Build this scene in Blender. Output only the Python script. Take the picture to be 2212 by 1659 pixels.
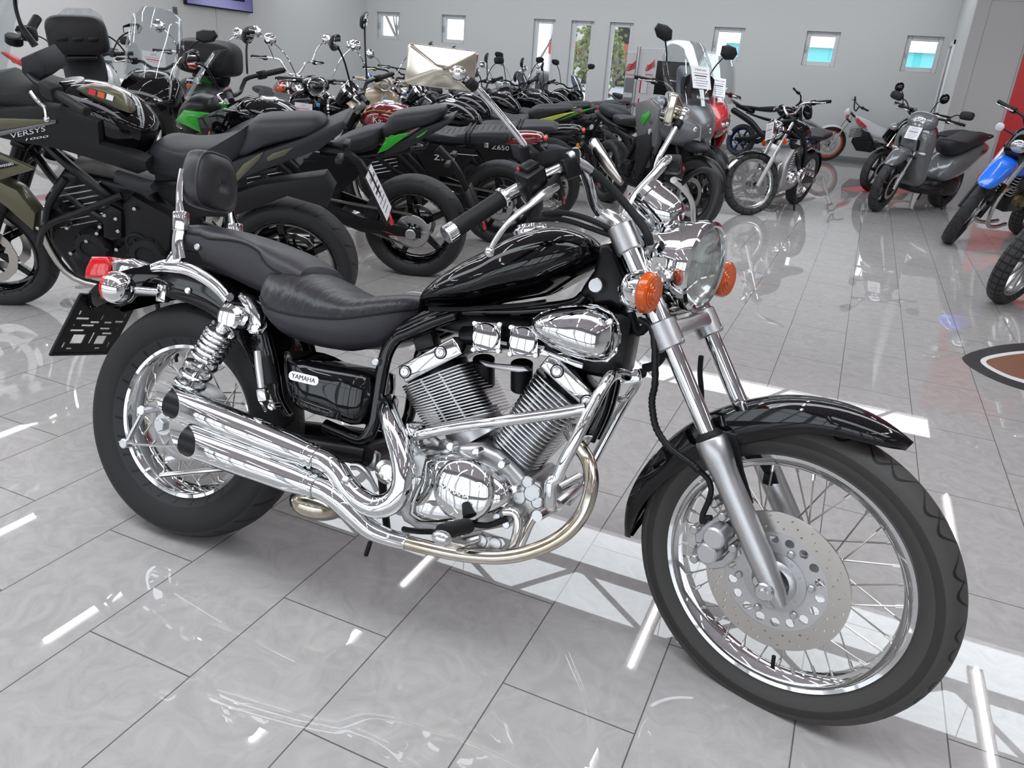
import bpy, bmesh, math, random
from mathutils import Vector, Matrix, Euler
from math import sin, cos, pi, radians, atan2, sqrt

for _o in list(bpy.data.objects):
    bpy.data.objects.remove(_o)
SC = bpy.context.scene
COL = SC.collection
random.seed(7)

# ------------------------------------------------------------------ camera
CAM_H = 1.2294
CAM_F, CAM_PITCH, CAM_ROLL, CAM_YAW = 1644.53, 0.389013, 0.072185, 0.395897   # focal length in pixels of the 2212 px wide frame
_fw = Vector((-sin(CAM_YAW) * cos(CAM_PITCH), cos(CAM_YAW) * cos(CAM_PITCH), -sin(CAM_PITCH)))
_r0 = Vector((cos(CAM_YAW), sin(CAM_YAW), 0))
_d0 = _fw.cross(_r0)
_rt = (_r0 * cos(CAM_ROLL) - _d0 * sin(CAM_ROLL)).normalized()
_dn = _fw.cross(_rt).normalized()
CAM = Vector((0, 0, CAM_H))
cd = bpy.data.cameras.new('camera')
co = bpy.data.objects.new('camera', cd)
COL.objects.link(co)
cd.sensor_fit = 'HORIZONTAL'
cd.sensor_width = 36.0
cd.lens = CAM_F / 2212 * 36.0
cd.clip_start = 0.02
cd.clip_end = 300
co.matrix_world = Matrix(((_rt.x, -_dn.x, -_fw.x, CAM.x), (_rt.y, -_dn.y, -_fw.y, CAM.y), (_rt.z, -_dn.z, -_fw.z, CAM.z), (0, 0, 0, 1)))
SC.camera = co

# ------------------------------------------------------------------ view, world, lights
SC.view_settings.view_transform = 'Standard'
SC.view_settings.look = 'None'
SC.view_settings.gamma = 1.0
SC.view_settings.exposure = 0.28
SC.cycles.max_bounces = 8
SC.cycles.diffuse_bounces = 3
SC.cycles.glossy_bounces = 5
SC.cycles.transmission_bounces = 6
SC.cycles.transparent_max_bounces = 24
SC.cycles.caustics_reflective = False
SC.cycles.caustics_refractive = False
SC.cycles.sample_clamp_indirect = 6.0
SC.cycles.use_denoising = True
W = bpy.data.worlds.new('overcast_sky')
SC.world = W
W.use_nodes = True
_bg = W.node_tree.nodes['Background']
_bg.inputs[0].default_value = (0.86, 0.93, 1.0, 1)
_bg.inputs[1].default_value = 2.2
def lamp_area(name, loc, sx, sy, power, col=(1, 1, 1), rot=(0, 0, 0)):
    d = bpy.data.lights.new(name, 'AREA')
    d.shape = 'RECTANGLE'
    d.size, d.size_y, d.energy, d.color = sx, sy, power, col
    o = bpy.data.objects.new(name, d)
    COL.objects.link(o)
    o.location, o.rotation_euler = loc, rot
    return o
CEIL_Z, TUBE_Z = 4.3, 3.45
# fill lamp added at the unseen front, then daylight entering by the roof lights
lamp_area('front_fill', (-2.0, -6.7, 1.9), 13.0, 3.2, 55, (0.9, 0.95, 1.0), (radians(90), 0, 0))
ROOF_LIGHTS = [(-4.6, 14.82, 13.5, 1.0), (-4.0, 7.65, 15.0, 1.7), (-4.0, 0.4, 15.0, 1.5)]
for _x, _y, _sx, _sy in ROOF_LIGHTS:
    lamp_area('roof_daylight', (_x, _y, CEIL_Z + 0.05), _sx, _sy, (46 if _y > 10 else 34) * _sx * _sy / 5, (0.92, 0.97, 1.0))
TUBES = [(x, y) for x in (-10.9, -9.2, -7.2, -5.4, -3.2, -0.9, 1.9, 4.6) for y in (-3.4, -0.9, 1.9, 3.9, 6.0, 9.5)]

# ------------------------------------------------------------------ pixel rays (2212 x 1659 frame) turned into points of the place
def ray(px, py):
    return (_rt * ((px - 1106.0) / CAM_F) + _dn * ((py - 829.5) / CAM_F) + _fw)
def ground_pt(px, py, z=0.0):
    d = ray(px, py)
    return CAM + d * ((z - CAM_H) / d.z)
def at_Y(px, py, Y):
    d = ray(px, py)
    return CAM + d * (Y / d.y)
def at_X(px, py, X):
    d = ray(px, py)
    return CAM + d * (X / d.x)
class Frame:
    """a standing vehicle's own axes: x forward, y to its left, z up; lean is positive to its left"""
    def __init__(s, X, Y, heading, lean, steer=0.0, rake=0.5, pivot=1.64):
        s.M = Matrix.Translation((X, Y, 0)) @ Matrix.Rotation(heading, 4, 'Z') @ Matrix.Rotation(-lean, 4, 'X')
        ax = Vector((-sin(rake), 0, cos(rake)))
        p = Vector((pivot, 0, 0))
        s.S = Matrix.Translation(p) @ Matrix.Rotation(steer, 4, ax) @ Matrix.Translation(-p)
        s.Mi, s.Wi = s.M.inverted(), (s.M @ s.S).inverted()
    def _hit(s, I, px, py, y):
        c = I @ CAM
        d = I.to_3x3() @ ray(px, py)
        return c + d * ((y - c.y) / d.y)
    def B(s, px, py, y):
        return s._hit(s.Mi, px, py, y)
    def T(s, px, py, y):
        return s._hit(s.Wi, px, py, y)
    def Bx(s, px, py, x):
        c = s.Mi @ CAM
        d = s.Mi.to_3x3() @ ray(px, py)
        return c + d * ((x - c.x) / d.x)
def zoomer(ox, oy, k):
    return lambda x, y: (ox + x * k, oy + y * k)
a2, a3, a5, a6, a7, a8 = [zoomer(x, y, 0.25316) for x, y in ((500, 0), (1000, 0), (0, 300), (500, 300), (1000, 300), (1400, 400))]
b1, b2, b3, b4, b5, b6 = [zoomer(x, y, 0.25316) for x, y in ((80, 520), (200, 780), (540, 620), (840, 640), (760, 920), (1350, 820))]
b7 = zoomer(1380, 1000, 0.33454)

# ------------------------------------------------------------------ materials
MATS = {}
def mat(name, col, rough=0.5, metal=0.0, coat=0.0, bump=None, emit=0.0, spec=0.5, trans=0.0, ior=1.45, noise=None):
    """bump = (scale, strength, stretch); noise = (scale, second colour, low, high)"""
    if name in MATS:
        return MATS[name]
    m = bpy.data.materials.new(name)
    m.use_nodes = True
    nt = m.node_tree
    b = nt.nodes['Principled BSDF']
    c4 = tuple(col) + (1,)
    b.inputs['Base Color'].default_value = c4
    b.inputs['Roughness'].default_value = rough
    b.inputs['Metallic'].default_value = metal
    b.inputs['Coat Weight'].default_value = coat
    b.inputs['Coat Roughness'].default_value = 0.03
    b.inputs['Specular IOR Level'].default_value = spec
    b.inputs['Transmission Weight'].default_value = trans
    b.inputs['IOR'].default_value = ior
    if emit:
        b.inputs['Emission Color'].default_value = c4
        b.inputs['Emission Strength'].default_value = emit
    if bump or noise:
        tc = nt.nodes.new('ShaderNodeTexCoord')
    if noise:
        n = nt.nodes.new('ShaderNodeTexNoise')
        n.inputs['Scale'].default_value = noise[0]
        n.inputs['Detail'].default_value = 6
        nt.links.new(tc.outputs['Object'], n.inputs['Vector'])
        r = nt.nodes.new('ShaderNodeMapRange')
        r.inputs[1].default_value, r.inputs[2].default_value = noise[2], noise[3]
        nt.links.new(n.outputs['Fac'], r.inputs[0])
        mx = nt.nodes.new('ShaderNodeMix')
        mx.data_type = 'RGBA'
        mx.inputs[6].default_value = c4
        mx.inputs[7].default_value = tuple(noise[1]) + (1,)
        nt.links.new(r.outputs[0], mx.inputs[0])
        nt.links.new(mx.outputs[2], b.inputs['Base Color'])
    if bump:
        mp = nt.nodes.new('ShaderNodeMapping')
        mp.inputs['Scale'].default_value = bump[2] if len(bump) > 2 else (1, 1, 1)
        nt.links.new(tc.outputs['Object'], mp.inputs['Vector'])
        n2 = nt.nodes.new('ShaderNodeTexNoise')
        n2.inputs['Scale'].default_value = bump[0]
        n2.inputs['Detail'].default_value = 4
        nt.links.new(mp.outputs[0], n2.inputs['Vector'])
        bp = nt.nodes.new('ShaderNodeBump')
        bp.inputs['Strength'].default_value = bump[1]
        bp.inputs['Distance'].default_value = 0.01
        nt.links.new(n2.outputs['Fac'], bp.inputs['Height'])
        nt.links.new(bp.outputs[0], b.inputs['Normal'])
    MATS[name] = m
    return m
def clear_mat(name, tint, gloss=0.12, rough=0.02):
    """thin clear plastic or glass: see-through with a mirror sheen that grows at grazing angles"""
    if name in MATS:
        return MATS[name]
    m = bpy.data.materials.new(name)
    m.use_nodes = True
    nt = m.node_tree
    nt.nodes.remove(nt.nodes['Principled BSDF'])
    out = nt.nodes['Material Output']
    t = nt.nodes.new('ShaderNodeBsdfTransparent')
    t.inputs[0].default_value = tuple(tint) + (1,)
    g = nt.nodes.new('ShaderNodeBsdfGlossy')
    g.inputs['Roughness'].default_value = rough
    lw = nt.nodes.new('ShaderNodeLayerWeight')
    lw.inputs[0].default_value = 0.35
    ma = nt.nodes.new('ShaderNodeMath')
    ma.operation = 'MULTIPLY_ADD'
    ma.inputs[1].default_value = 0.32
    ma.inputs[2].default_value = gloss
    ma.use_clamp = True
    nt.links.new(lw.outputs['Facing'], ma.inputs[0])
    mx = nt.nodes.new('ShaderNodeMixShader')
    nt.links.new(ma.outputs[0], mx.inputs[0])
    nt.links.new(t.outputs[0], mx.inputs[1])
    nt.links.new(g.outputs[0], mx.inputs[2])
    nt.links.new(mx.outputs[0], out.inputs['Surface'])
    MATS[name] = m
    return m
CHROME = mat('chrome', (0.74, 0.75, 0.76), 0.035, 1.0)
CHROME2 = mat('worn_chrome', (0.80, 0.79, 0.77), 0.10, 1.0)
HEATED = mat('heat_tinted_pipe', (0.62, 0.58, 0.50), 0.16, 1.0, noise=(9, (0.40, 0.33, 0.22), 0.45, 0.7))
STEEL = mat('brushed_steel', (0.58, 0.56, 0.53), 0.28, 1.0)
ALU = mat('cast_aluminium', (0.50, 0.50, 0.51), 0.36, 1.0, bump=(160, 0.05))
ALUP = mat('polished_aluminium', (0.64, 0.64, 0.65), 0.22, 1.0)
SILVER = mat('silver_paint', (0.52, 0.52, 0.53), 0.32, 0.55)
GLOSS = mat('gloss_black_paint', (0.003, 0.003, 0.004), 0.04, 0.0, 0.0, spec=0.5)
SATIN = mat('satin_black', (0.007, 0.007, 0.008), 0.34, spec=0.3)
MATTE = mat('black_plastic', (0.012, 0.012, 0.013), 0.52, bump=(300, 0.08), spec=0.3)
MATTE2 = mat('dark_grey_plastic', (0.022, 0.023, 0.026), 0.5, bump=(300, 0.08), spec=0.35)
RUBBER = mat('black_rubber', (0.011, 0.011, 0.012), 0.55, spec=0.3)
LEATHER = mat('black_leather', (0.026, 0.025, 0.031), 0.44, bump=(260, 0.12), spec=0.6)
SEATV = mat('seat_vinyl', (0.022, 0.023, 0.027), 0.48, bump=(220, 0.16), spec=0.4)
REDL = mat('red_lens', (0.62, 0.008, 0.012), 0.12, 0, 0.6)
ORANGEL = mat('orange_lens', (0.60, 0.085, 0.003), 0.12, 0, 0.5)
LENS = clear_mat('clear_lens', (0.93, 0.95, 0.95), 0.10)
SCREEN = clear_mat('clear_windscreen', (0.90, 0.93, 0.94), 0.05)
SMOKE = clear_mat('smoked_windscreen', (0.42, 0.44, 0.47), 0.07)
PAPER = mat('white_paper', (0.80, 0.80, 0.83), 0.6)
INK = mat('black_ink', (0.02, 0.02, 0.03), 0.6)
REDINK = mat('red_ink', (0.6, 0.03, 0.04), 0.6)
WHITEP = mat('white_lettering', (0.75, 0.75, 0.75), 0.4)

# ------------------------------------------------------------------ mesh helpers
V = Vector
def NB():
    return bmesh.new()
SPLIT = set('triple_clamp mudguard_rail fork_cover tank_seam clutch_cable fin_damper case_bolt side_linkage engine_bolt mudguard_stay grip_end stem_collar cover_bolt bolt_grommet switch_cluster lamp_bulb handlebar_riser headlight_bracket control_cable gauge mudguard_bolt bracket_rod'.split())
def pieces(bm, grow=0.004):
    """loose islands of bm, those whose boxes touch taken together"""
    seen, boxes = set(), []
    for v0 in bm.verts:
        if v0 in seen:
            continue
        st, isl = [v0], []
        seen.add(v0)
        while st:
            v = st.pop()
            isl.append(v)
            for e in v.link_edges:
                w = e.other_vert(v)
                if w not in seen:
                    seen.add(w)
                    st.append(w)
        lo = [min(v.co[i] for v in isl) - grow for i in range(3)]
        hi = [max(v.co[i] for v in isl) + grow for i in range(3)]
        boxes.append([lo, hi, isl])
    ch = True
    while ch:
        ch = False
        for i in range(len(boxes)):
            for j in range(i + 1, len(boxes)):
                a, b = boxes[i], boxes[j]
                if all(a[0][k] <= b[1][k] and b[0][k] <= a[1][k] for k in range(3)):
                    boxes[i] = [[min(a[0][k], b[0][k]) for k in range(3)], [max(a[1][k], b[1][k]) for k in range(3)], a[2] + b[2]]
                    del boxes[j]
                    ch = True
                    break
            if ch:
                break
    return [b[2] for b in boxes]
def obj(name, bm, m, parent=None, angle=38, label=None, M=None, flat=False):
    if name in SPLIT:
        g = pieces(bm)
        if len(g) > 1:
            out = []
            for isl in g:
                nb = bmesh.new()
                mp = {v: nb.verts.new(v.co) for v in isl}
                for f in {f for v in isl for f in v.link_faces}:
                    nb.faces.new([mp[v] for v in f.verts])
                out.append(obj1(name, nb, m, parent, angle, label, M, flat))
            bm.free()
            return out[0]
    return obj1(name, bm, m, parent, angle, label, M, flat)
def obj1(name, bm, m, parent=None, angle=38, label=None, M=None, flat=False):
    me = bpy.data.meshes.new(name)
    bmesh.ops.recalc_face_normals(bm, faces=bm.faces[:])
    bm.to_mesh(me)
    bm.free()
    me.materials.append(m)
    if not flat and len(me.polygons):
        me.polygons.foreach_set('use_smooth', [True] * len(me.polygons))
        me.set_sharp_from_angle(angle=radians(angle))
    o = bpy.data.objects.new(name, me)
    COL.objects.link(o)
    if parent:
        o.parent = parent
    if M is not None:
        o.matrix_basis = M
    if label:
        o['label'] = label
    return o
def tag(o, label, cat, group=None):
    o['label'], o['category'] = label, cat
    if group:
        o['group'] = group
    return o
def empty(name, M, label, cat, group=None):
    o = bpy.data.objects.new(name, None)
    COL.objects.link(o)
    o.empty_display_size = 0.2
    o.matrix_world = M
    return tag(o, label, cat, group)
def struct(name, bm, m, **k):
    o = obj(name, bm, m, **k)
    o['kind'] = 'structure'
    return o
def smooth_pts(pts, sub):
    pts = [V(p) for p in pts]
    if sub <= 1 or len(pts) < 3:
        return pts
    out = []
    n = len(pts)
    for i in range(n - 1):
        p0, p1, p2, p3 = pts[max(i - 1, 0)], pts[i], pts[i + 1], pts[min(i + 2, n - 1)]
        for j in range(sub):
            t = j / sub
            out.append(0.5 * ((2 * p1) + (p2 - p0) * t + (2 * p0 - 5 * p1 + 4 * p2 - p3) * t * t + (3 * p1 - p0 - 3 * p2 + p3) * t ** 3))
    out.append(pts[-1])
    return out
def tube(bm, pts, r, seg=10, sub=5, caps=True, flat=1.0, up=None):
    """a round bar along a smoothed path; r may be a list, one radius per given point; flat squashes it along `up`"""
    n0 = len(pts)
    P = smooth_pts(pts, sub)
    n = len(P)
    if isinstance(r, (int, float)):
        R = [r] * n
    else:
        R = []
        for i in range(n):
            f = i * (n0 - 1) / (n - 1)
            k = min(int(f), n0 - 2)
            R.append(r[k] * (1 - (f - k)) + r[k + 1] * (f - k))
    nrm = None
    rings = []
    for i in range(n):
        t = (P[min(i + 1, n - 1)] - P[max(i - 1, 0)])
        t = t.normalized() if t.length > 1e-9 else V((0, 0, 1))
        if up is not None:
            nrm = V(up)
        elif nrm is None:
            nrm = V((0, 0, 1)) if abs(t.z) < 0.9 else V((1, 0, 0))
        nrm = (nrm - t * nrm.dot(t))
        nrm = nrm.normalized() if nrm.length > 1e-6 else t.orthogonal().normalized()
        bi = t.cross(nrm)
        rings.append([bm.verts.new(P[i] + nrm * (R[i] * flat * cos(a)) + bi * (R[i] * sin(a))) for a in (2 * pi * k / seg for k in range(seg))])
    for a, b in zip(rings, rings[1:]):
        for k in range(seg):
            bm.faces.new((a[k], a[(k + 1) % seg], b[(k + 1) % seg], b[k]))
    if caps:
        bm.faces.new(rings[0][::-1])
        bm.faces.new(rings[-1])
    return bm
def axisM(c, ax, xd=None):
    z = V(ax).normalized()
    x = V(xd) if xd is not None else (V((0, 0, 1)) if abs(z.z) < 0.9 else V((1, 0, 0)))
    x = (x - z * x.dot(z)).normalized()
    y = z.cross(x)
    c = V(c)
    return Matrix(((x.x, y.x, z.x, c.x), (x.y, y.y, z.y, c.y), (x.z, y.z, z.z, c.z), (0, 0, 0, 1)))
def lathe(bm, prof, M=None, seg=32, closed=False):
    """revolve (radius, height) pairs about the z axis of M"""
    M = M or Matrix.Identity(4)
    rings = []
    for r, h in prof:
        if r < 1e-5:
            rings.append([bm.verts.new(M @ V((0, 0, h)))])
        else:
            rings.append([bm.verts.new(M @ V((r * cos(a), r * sin(a), h))) for a in (2 * pi * k / seg for k in range(seg))])
    prs = list(zip(rings, rings[1:]))
    if closed:
        prs.append((rings[-1], rings[0]))
    for a, b in prs:
        for k in range(seg):
            k2 = (k + 1) % seg
            if len(a) == 1 and len(b) == 1:
                continue
            if len(a) == 1:
                bm.faces.new((a[0], b[k2], b[k]))
            elif len(b) == 1:
                bm.faces.new((a[k], a[k2], b[0]))
            else:
                bm.faces.new((a[k], a[k2], b[k2], b[k]))
    return bm
def cyl(bm, a, b, r, seg=14, r2=None, bev=0.0):
    a, b = V(a), V(b)
    h = (b - a).length
    r2 = r if r2 is None else r2
    e = min(bev, h * 0.4, r * 0.6)
    p = [(0, 0), (r - e, 0), (r, e), (r2, h - e), (r2 - e, h), (0, h)] if e > 0 else [(0, 0), (r, 0), (r2, h), (0, h)]
    return lathe(bm, p, axisM(a, b - a), seg)
def prism(bm, pts, off, bev=0.0, seg=2):
    """extrude a 3-D outline along off"""
    off = V(off)
    A = [bm.verts.new(V(p)) for p in pts]
    B = [bm.verts.new(V(p) + off) for p in pts]
    n = len(A)
    fs = [bm.faces.new(A[::-1]), bm.faces.new(B)]
    for k in range(n):
        fs.append(bm.faces.new((A[k], A[(k + 1) % n], B[(k + 1) % n], B[k])))
    if bev > 0:
        bmesh.ops.recalc_face_normals(bm, faces=fs)
        es = list({e for f in fs[:2] for e in f.edges})
        bmesh.ops.bevel(bm, geom=es, offset=bev, segments=seg, affect='EDGES', profile=0.5, clamp_overlap=True)
    return bm
def xz(pts, y):
    return [V((p[0], y, p[1])) for p in pts]
def panel(bm, pts2, y0, y1, bev=0.006, seg=2):
    return prism(bm, xz(pts2, y0), (0, y1 - y0, 0), bev, seg)
def box(bm, M, s, bev=0.0, seg=2):
    v = [bm.verts.new(M @ V((x * s[0] / 2, y * s[1] / 2, z * s[2] / 2))) for x in (-1, 1) for y in (-1, 1) for z in (-1, 1)]
    fs = [bm.faces.new([v[i] for i in f]) for f in ((0, 1, 3, 2), (4, 6, 7, 5), (0, 4, 5, 1), (2, 3, 7, 6), (0, 2, 6, 4), (1, 5, 7, 3))]
    if bev > 0:
        bmesh.ops.recalc_face_normals(bm, faces=fs)
        bmesh.ops.bevel(bm, geom=list({e for f in fs for e in f.edges}), offset=bev, segments=seg, affect='EDGES', profile=0.5, clamp_overlap=True)
    return bm
def TM(x, y, z):
    return Matrix.Translation((x, y, z))
def bx(bm, c, s, bev=0.0, rot=(0, 0, 0), seg=2):
    return box(bm, TM(*c) @ Euler(rot).to_matrix().to_4x4(), s, bev, seg)
def ell(bm, c, r, seg=20, rings=12, M=None):
    M = M or TM(*c)
    if not isinstance(r, (tuple, list)):
        r = (r, r, r)
    S = M @ Matrix.Diagonal((r[0], r[1], r[2], 1))
    return lathe(bm, [(sin(pi * k / rings) if 0 < k < rings else 0, -cos(pi * k / rings)) for k in range(rings + 1)], S, seg)
def loft(bm, rings, cap=True, closed=True):
    R = [[bm.verts.new(V(p)) for p in r] for r in rings]
    n = len(R[0])
    for a, b in zip(R, R[1:]):
        for k in range(n if closed else n - 1):
            bm.faces.new((a[k], a[(k + 1) % n], b[(k + 1) % n], b[k]))
    if cap and closed:
        bm.faces.new(R[0][::-1])
        bm.faces.new(R[-1])
    return bm
def interp(tab, t):
    """piecewise smooth table lookup: tab = [(t, v...), ...]"""
    if t <= tab[0][0]:
        return list(tab[0][1:])
    for i in range(len(tab) - 1):
        if t <= tab[i + 1][0]:
            a, b = tab[i], tab[i + 1]
            f = (t - a[0]) / (b[0] - a[0])
            p = tab[i - 1] if i > 0 else a
            q = tab[i + 2] if i + 2 < len(tab) else b
            out = []
            for k in range(1, len(a)):
                ma = (b[k] - p[k]) / max(b[0] - p[0], 1e-9) * (b[0] - a[0])
                mb = (q[k] - a[k]) / max(q[0] - a[0], 1e-9) * (b[0] - a[0])
                out.append((2 * f ** 3 - 3 * f * f + 1) * a[k] + (f ** 3 - 2 * f * f + f) * ma + (-2 * f ** 3 + 3 * f * f) * b[k] + (f ** 3 - f * f) * mb)
            return out
    return list(tab[-1][1:])
def sect_loft(bm, tab, n=28, steps=36, axis='x', pw=2.4, end=True):
    """body lofted along x: tab rows (x, z_bottom, z_top, half_width, belly) ; belly 0..1 = height of the widest line"""
    rings = []
    x0, x1 = tab[0][0], tab[-1][0]
    for i in range(steps + 1):
        f = i / steps
        if end:
            f = 0.5 - 0.5 * cos(pi * f)
        x = x0 + (x1 - x0) * f
        zb, zt, w, be = interp(tab, x)
        zm = zb + (zt - zb) * be
        ring = []
        for k in range(n):
            a = 2 * pi * k / n
            c, s = cos(a), sin(a)
            yy = w * (abs(c) ** (2 / pw)) * (1 if c >= 0 else -1)
            sz = (abs(s) ** (2 / pw)) * (1 if s >= 0 else -1)
            zz = zm + (zt - zm) * sz if sz >= 0 else zm + (zm - zb) * sz
            ring.append(V((x, yy, zz)))
        rings.append(ring)
    return loft(bm, rings)
def puff(bm, pts2, y0, y1, rings=6, pw=2.6, ymid=None, back=True, inset=0.0):
    """pillow-like solid with side outline pts2 (x, z); bulges from the rim at y0 to y1 at its middle (and mirrored to the other side)"""
    cx = sum(p[0] for p in pts2) / len(pts2)
    cz = sum(p[1] for p in pts2) / len(pts2)
    n = len(pts2)
    def side(ya, yb):
        R = []
        for i in range(rings):
            s = cos(0.5 * pi * i / rings)
            h = (1 - s ** pw) ** (1 / pw)
            R.append([bm.verts.new((cx + (x - cx) * s, ya + (yb - ya) * h, cz + (z - cz) * s)) for x, z in pts2])
        for a, b in zip(R, R[1:]):
            for k in range(n):
                bm.faces.new((a[k], a[(k + 1) % n], b[(k + 1) % n], b[k]))
        t = bm.verts.new((cx, yb, cz))
        for k in range(n):
            bm.faces.new((R[-1][k], R[-1][(k + 1) % n], t))
        return R[0]
    a = side(y0, y1)
    if back:
        yb = 2 * y0 - y1 if ymid is None else ymid
        b = side(y0, yb)
        for k in range(n):
            pass
        bmesh.ops.remove_doubles(bm, verts=a + b, dist=1e-6)
    else:
        bm.faces.new(a[::-1])
    return bm
def helix(bm, a, b, R, r, turns, seg=8, per=18, tight=None):
    a, b = V(a), V(b)
    M = axisM(a, b - a)
    L = (b - a).length
    n = int(turns * per)
    P = []
    for i in range(n + 1):
        f = i / n
        h = f if tight is None else interp(tight, f)[0]
        P.append(M @ V((R * cos(2 * pi * turns * f), R * sin(2 * pi * turns * f), L * h)))
    return tube(bm, P, r, seg, 1)
_tc = {}
def text_geo(body, size=1.0, shear=0.0, space=1.0):
    key = (body, shear, space)
    if key not in _tc:
        c = bpy.data.curves.new('lettering', 'FONT')
        c.body, c.size, c.shear, c.space_character = body, 1.0, shear, space
        c.align_x, c.align_y = 'CENTER', 'CENTER'
        c.resolution_u = 3
        o = bpy.data.objects.new('lettering', c)
        COL.objects.link(o)
        dg = bpy.context.evaluated_depsgraph_get()
        me = o.evaluated_get(dg).to_mesh()
        _tc[key] = ([v.co.copy() for v in me.vertices], [tuple(p.vertices) for p in me.polygons])
        o.evaluated_get(dg).to_mesh_clear()
        bpy.data.objects.remove(o)
        bpy.data.curves.remove(c)
    return _tc[key]
def text(bm, body, M, size, depth=0.001, shear=0.0, space=1.0, sx=1.0, bend=None):
    """raised lettering in the x-y plane of M, standing depth high along its z"""
    vs, fs = text_geo(body, size, shear, space)
    def q(c, z):
        p = V((c.x * size * sx, c.y * size, z))
        return M @ (bend(p) if bend else p)
    lo = [bm.verts.new(q(c, 0)) for c in vs]
    hi = [bm.verts.new(q(c, depth)) for c in vs]
    cnt = {}
    for f in fs:
        bm.faces.new([hi[i] for i in f])
        for k in range(len(f)):
            e = (f[k], f[(k + 1) % len(f)])
            cnt[e] = 1
    for (i, j) in cnt:
        if (j, i) not in cnt:
            bm.faces.new((lo[i], lo[j], hi[j], hi[i]))
    return bm
def basis(o, x, y):
    x = V(x).normalized()
    z = x.cross(V(y)).normalized()
    y = z.cross(x)
    return Matrix(((x.x, y.x, z.x, o[0]), (x.y, y.y, z.y, o[1]), (x.z, y.z, z.z, o[2]), (0, 0, 0, 1)))
def mirror_y(bm):
    """add the mirror image across y = 0 to everything in bm"""
    g = bmesh.ops.duplicate(bm, geom=bm.verts[:] + bm.edges[:] + bm.faces[:])['geom']
    for e in g:
        if isinstance(e, bmesh.types.BMVert):
            e.co.y = -e.co.y
    bmesh.ops.reverse_faces(bm, faces=[e for e in g if isinstance(e, bmesh.types.BMFace)])
    return bm
# ------------------------------------------------------------------ tyres and wheels
def tread_mat(name, n, hw, kind, col=(0.020, 0.020, 0.021)):
    """rubber with grooves cut round the crown: n repeats, half width hw, laid out by angle round the y axis"""
    if name in MATS:
        return MATS[name]
    m = mat(name, col, 0.62)
    nt = m.node_tree
    b = nt.nodes['Principled BSDF']
    tc = nt.nodes.new('ShaderNodeTexCoord')
    sp = nt.nodes.new('ShaderNodeSeparateXYZ')
    nt.links.new(tc.outputs['Object'], sp.inputs[0])
    def mth(op, a, c=None, d=None):
        q = nt.nodes.new('ShaderNodeMath')
        q.operation = op
        for i, v in enumerate((a, c, d)):
            if v is None:
                continue
            if isinstance(v, (int, float)):
                q.inputs[i].default_value = v
            else:
                nt.links.new(v, q.inputs[i])
        return q.outputs[0]
    th = mth('ARCTAN2', sp.outputs['Z'], sp.outputs['X'])
    u = mth('MULTIPLY', th, n)
    y = mth('DIVIDE', sp.outputs['Y'], hw)
    rr = mth('SQRT', mth('ADD', mth('MULTIPLY', sp.outputs['X'], sp.outputs['X']), mth('MULTIPLY', sp.outputs['Z'], sp.outputs['Z'])))
    if kind == 'chain':
        s = mth('MULTIPLY', mth('SINE', u), 0.74)
        d1 = mth('ABSOLUTE', mth('SUBTRACT', y, s))
        d2 = mth('ABSOLUTE', mth('ADD', y, mth('MULTIPLY', mth('SINE', mth('ADD', u, 0.9)), 0.74)))
        d = mth('MINIMUM', d1, d2)
        g = mth('LESS_THAN', d, 0.075)
    elif kind == 'slash':
        f = mth('FRACT', mth('ADD', mth('DIVIDE', u, 2 * pi), mth('MULTIPLY', mth('ABSOLUTE', y), 0.55)))
        g = mth('MULTIPLY', mth('LESS_THAN', f, 0.13), mth('GREATER_THAN', mth('ABSOLUTE', y), 0.18))
        g = mth('MAXIMUM', g, mth('LESS_THAN', mth('ABSOLUTE', y), 0.025))
    else:
        f = mth('FRACT', mth('DIVIDE', u, 2 * pi))
        g = mth('MAXIMUM', mth('LESS_THAN', f, 0.3), mth('LESS_THAN', mth('ABSOLUTE', mth('SUBTRACT', mth('ABSOLUTE', y), 0.4)), 0.08))
    g = mth('MULTIPLY', mth('MULTIPLY', g, mth('LESS_THAN', mth('ABSOLUTE', y), 0.93)), mth('GREATER_THAN', rr, 0.288 if kind == 'chain' else 0.2))
    mx = nt.nodes.new('ShaderNodeMix')
    mx.data_type = 'RGBA'
    my = nt.nodes.new('ShaderNodeMix')
    my.data_type = 'RGBA'
    my.inputs[6].default_value = tuple(c * 0.45 for c in col) + (1,)
    my.inputs[7].default_value = tuple(col) + (1,)
    nt.links.new(mth('LESS_THAN', mth('ABSOLUTE', y), 1.0), my.inputs[0])
    nt.links.new(my.outputs[2], mx.inputs[6])
    mx.inputs[7].default_value = (0.003, 0.003, 0.003, 1)
    nt.links.new(g, mx.inputs[0])
    nt.links.new(mx.outputs[2], b.inputs['Base Color'])
    bp = nt.nodes.new('ShaderNodeBump')
    bp.inputs['Strength'].default_value = 0.7
    bp.inputs['Distance'].default_value = 0.006
    nt.links.new(mth('SUBTRACT', 1.0, g), bp.inputs['Height'])
    nt.links.new(bp.outputs[0], b.inputs['Normal'])
    return m
YAX = axisM((0, 0, 0), (0, 1, 0), (1, 0, 0))
def tyre_bm(R, w, rr, rw, square=0.0, seg=72):
    H = R - rr
    h = w / 2
    half = [(rr - 0.006, rw / 2 - 0.004), (rr + 0.006, rw / 2), (rr + 0.2 * H, h * 0.90), (rr + 0.42 * H, h * 0.995), (rr + 0.60 * H, h), (rr + 0.74 * H, h * 0.945),
            (R - 0.155 * H, h * (0.80 + 0.1 * square)), (R - 0.07 * H, h * (0.56 + 0.22 * square)), (R - 0.018 * H, h * 0.28), (R, 0)]
    prof = [(r, -y) for r, y in half] + [(r, y) for r, y in half[:-1][::-1]]
    return lathe(NB(), prof, YAX, seg, closed=True)
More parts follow.
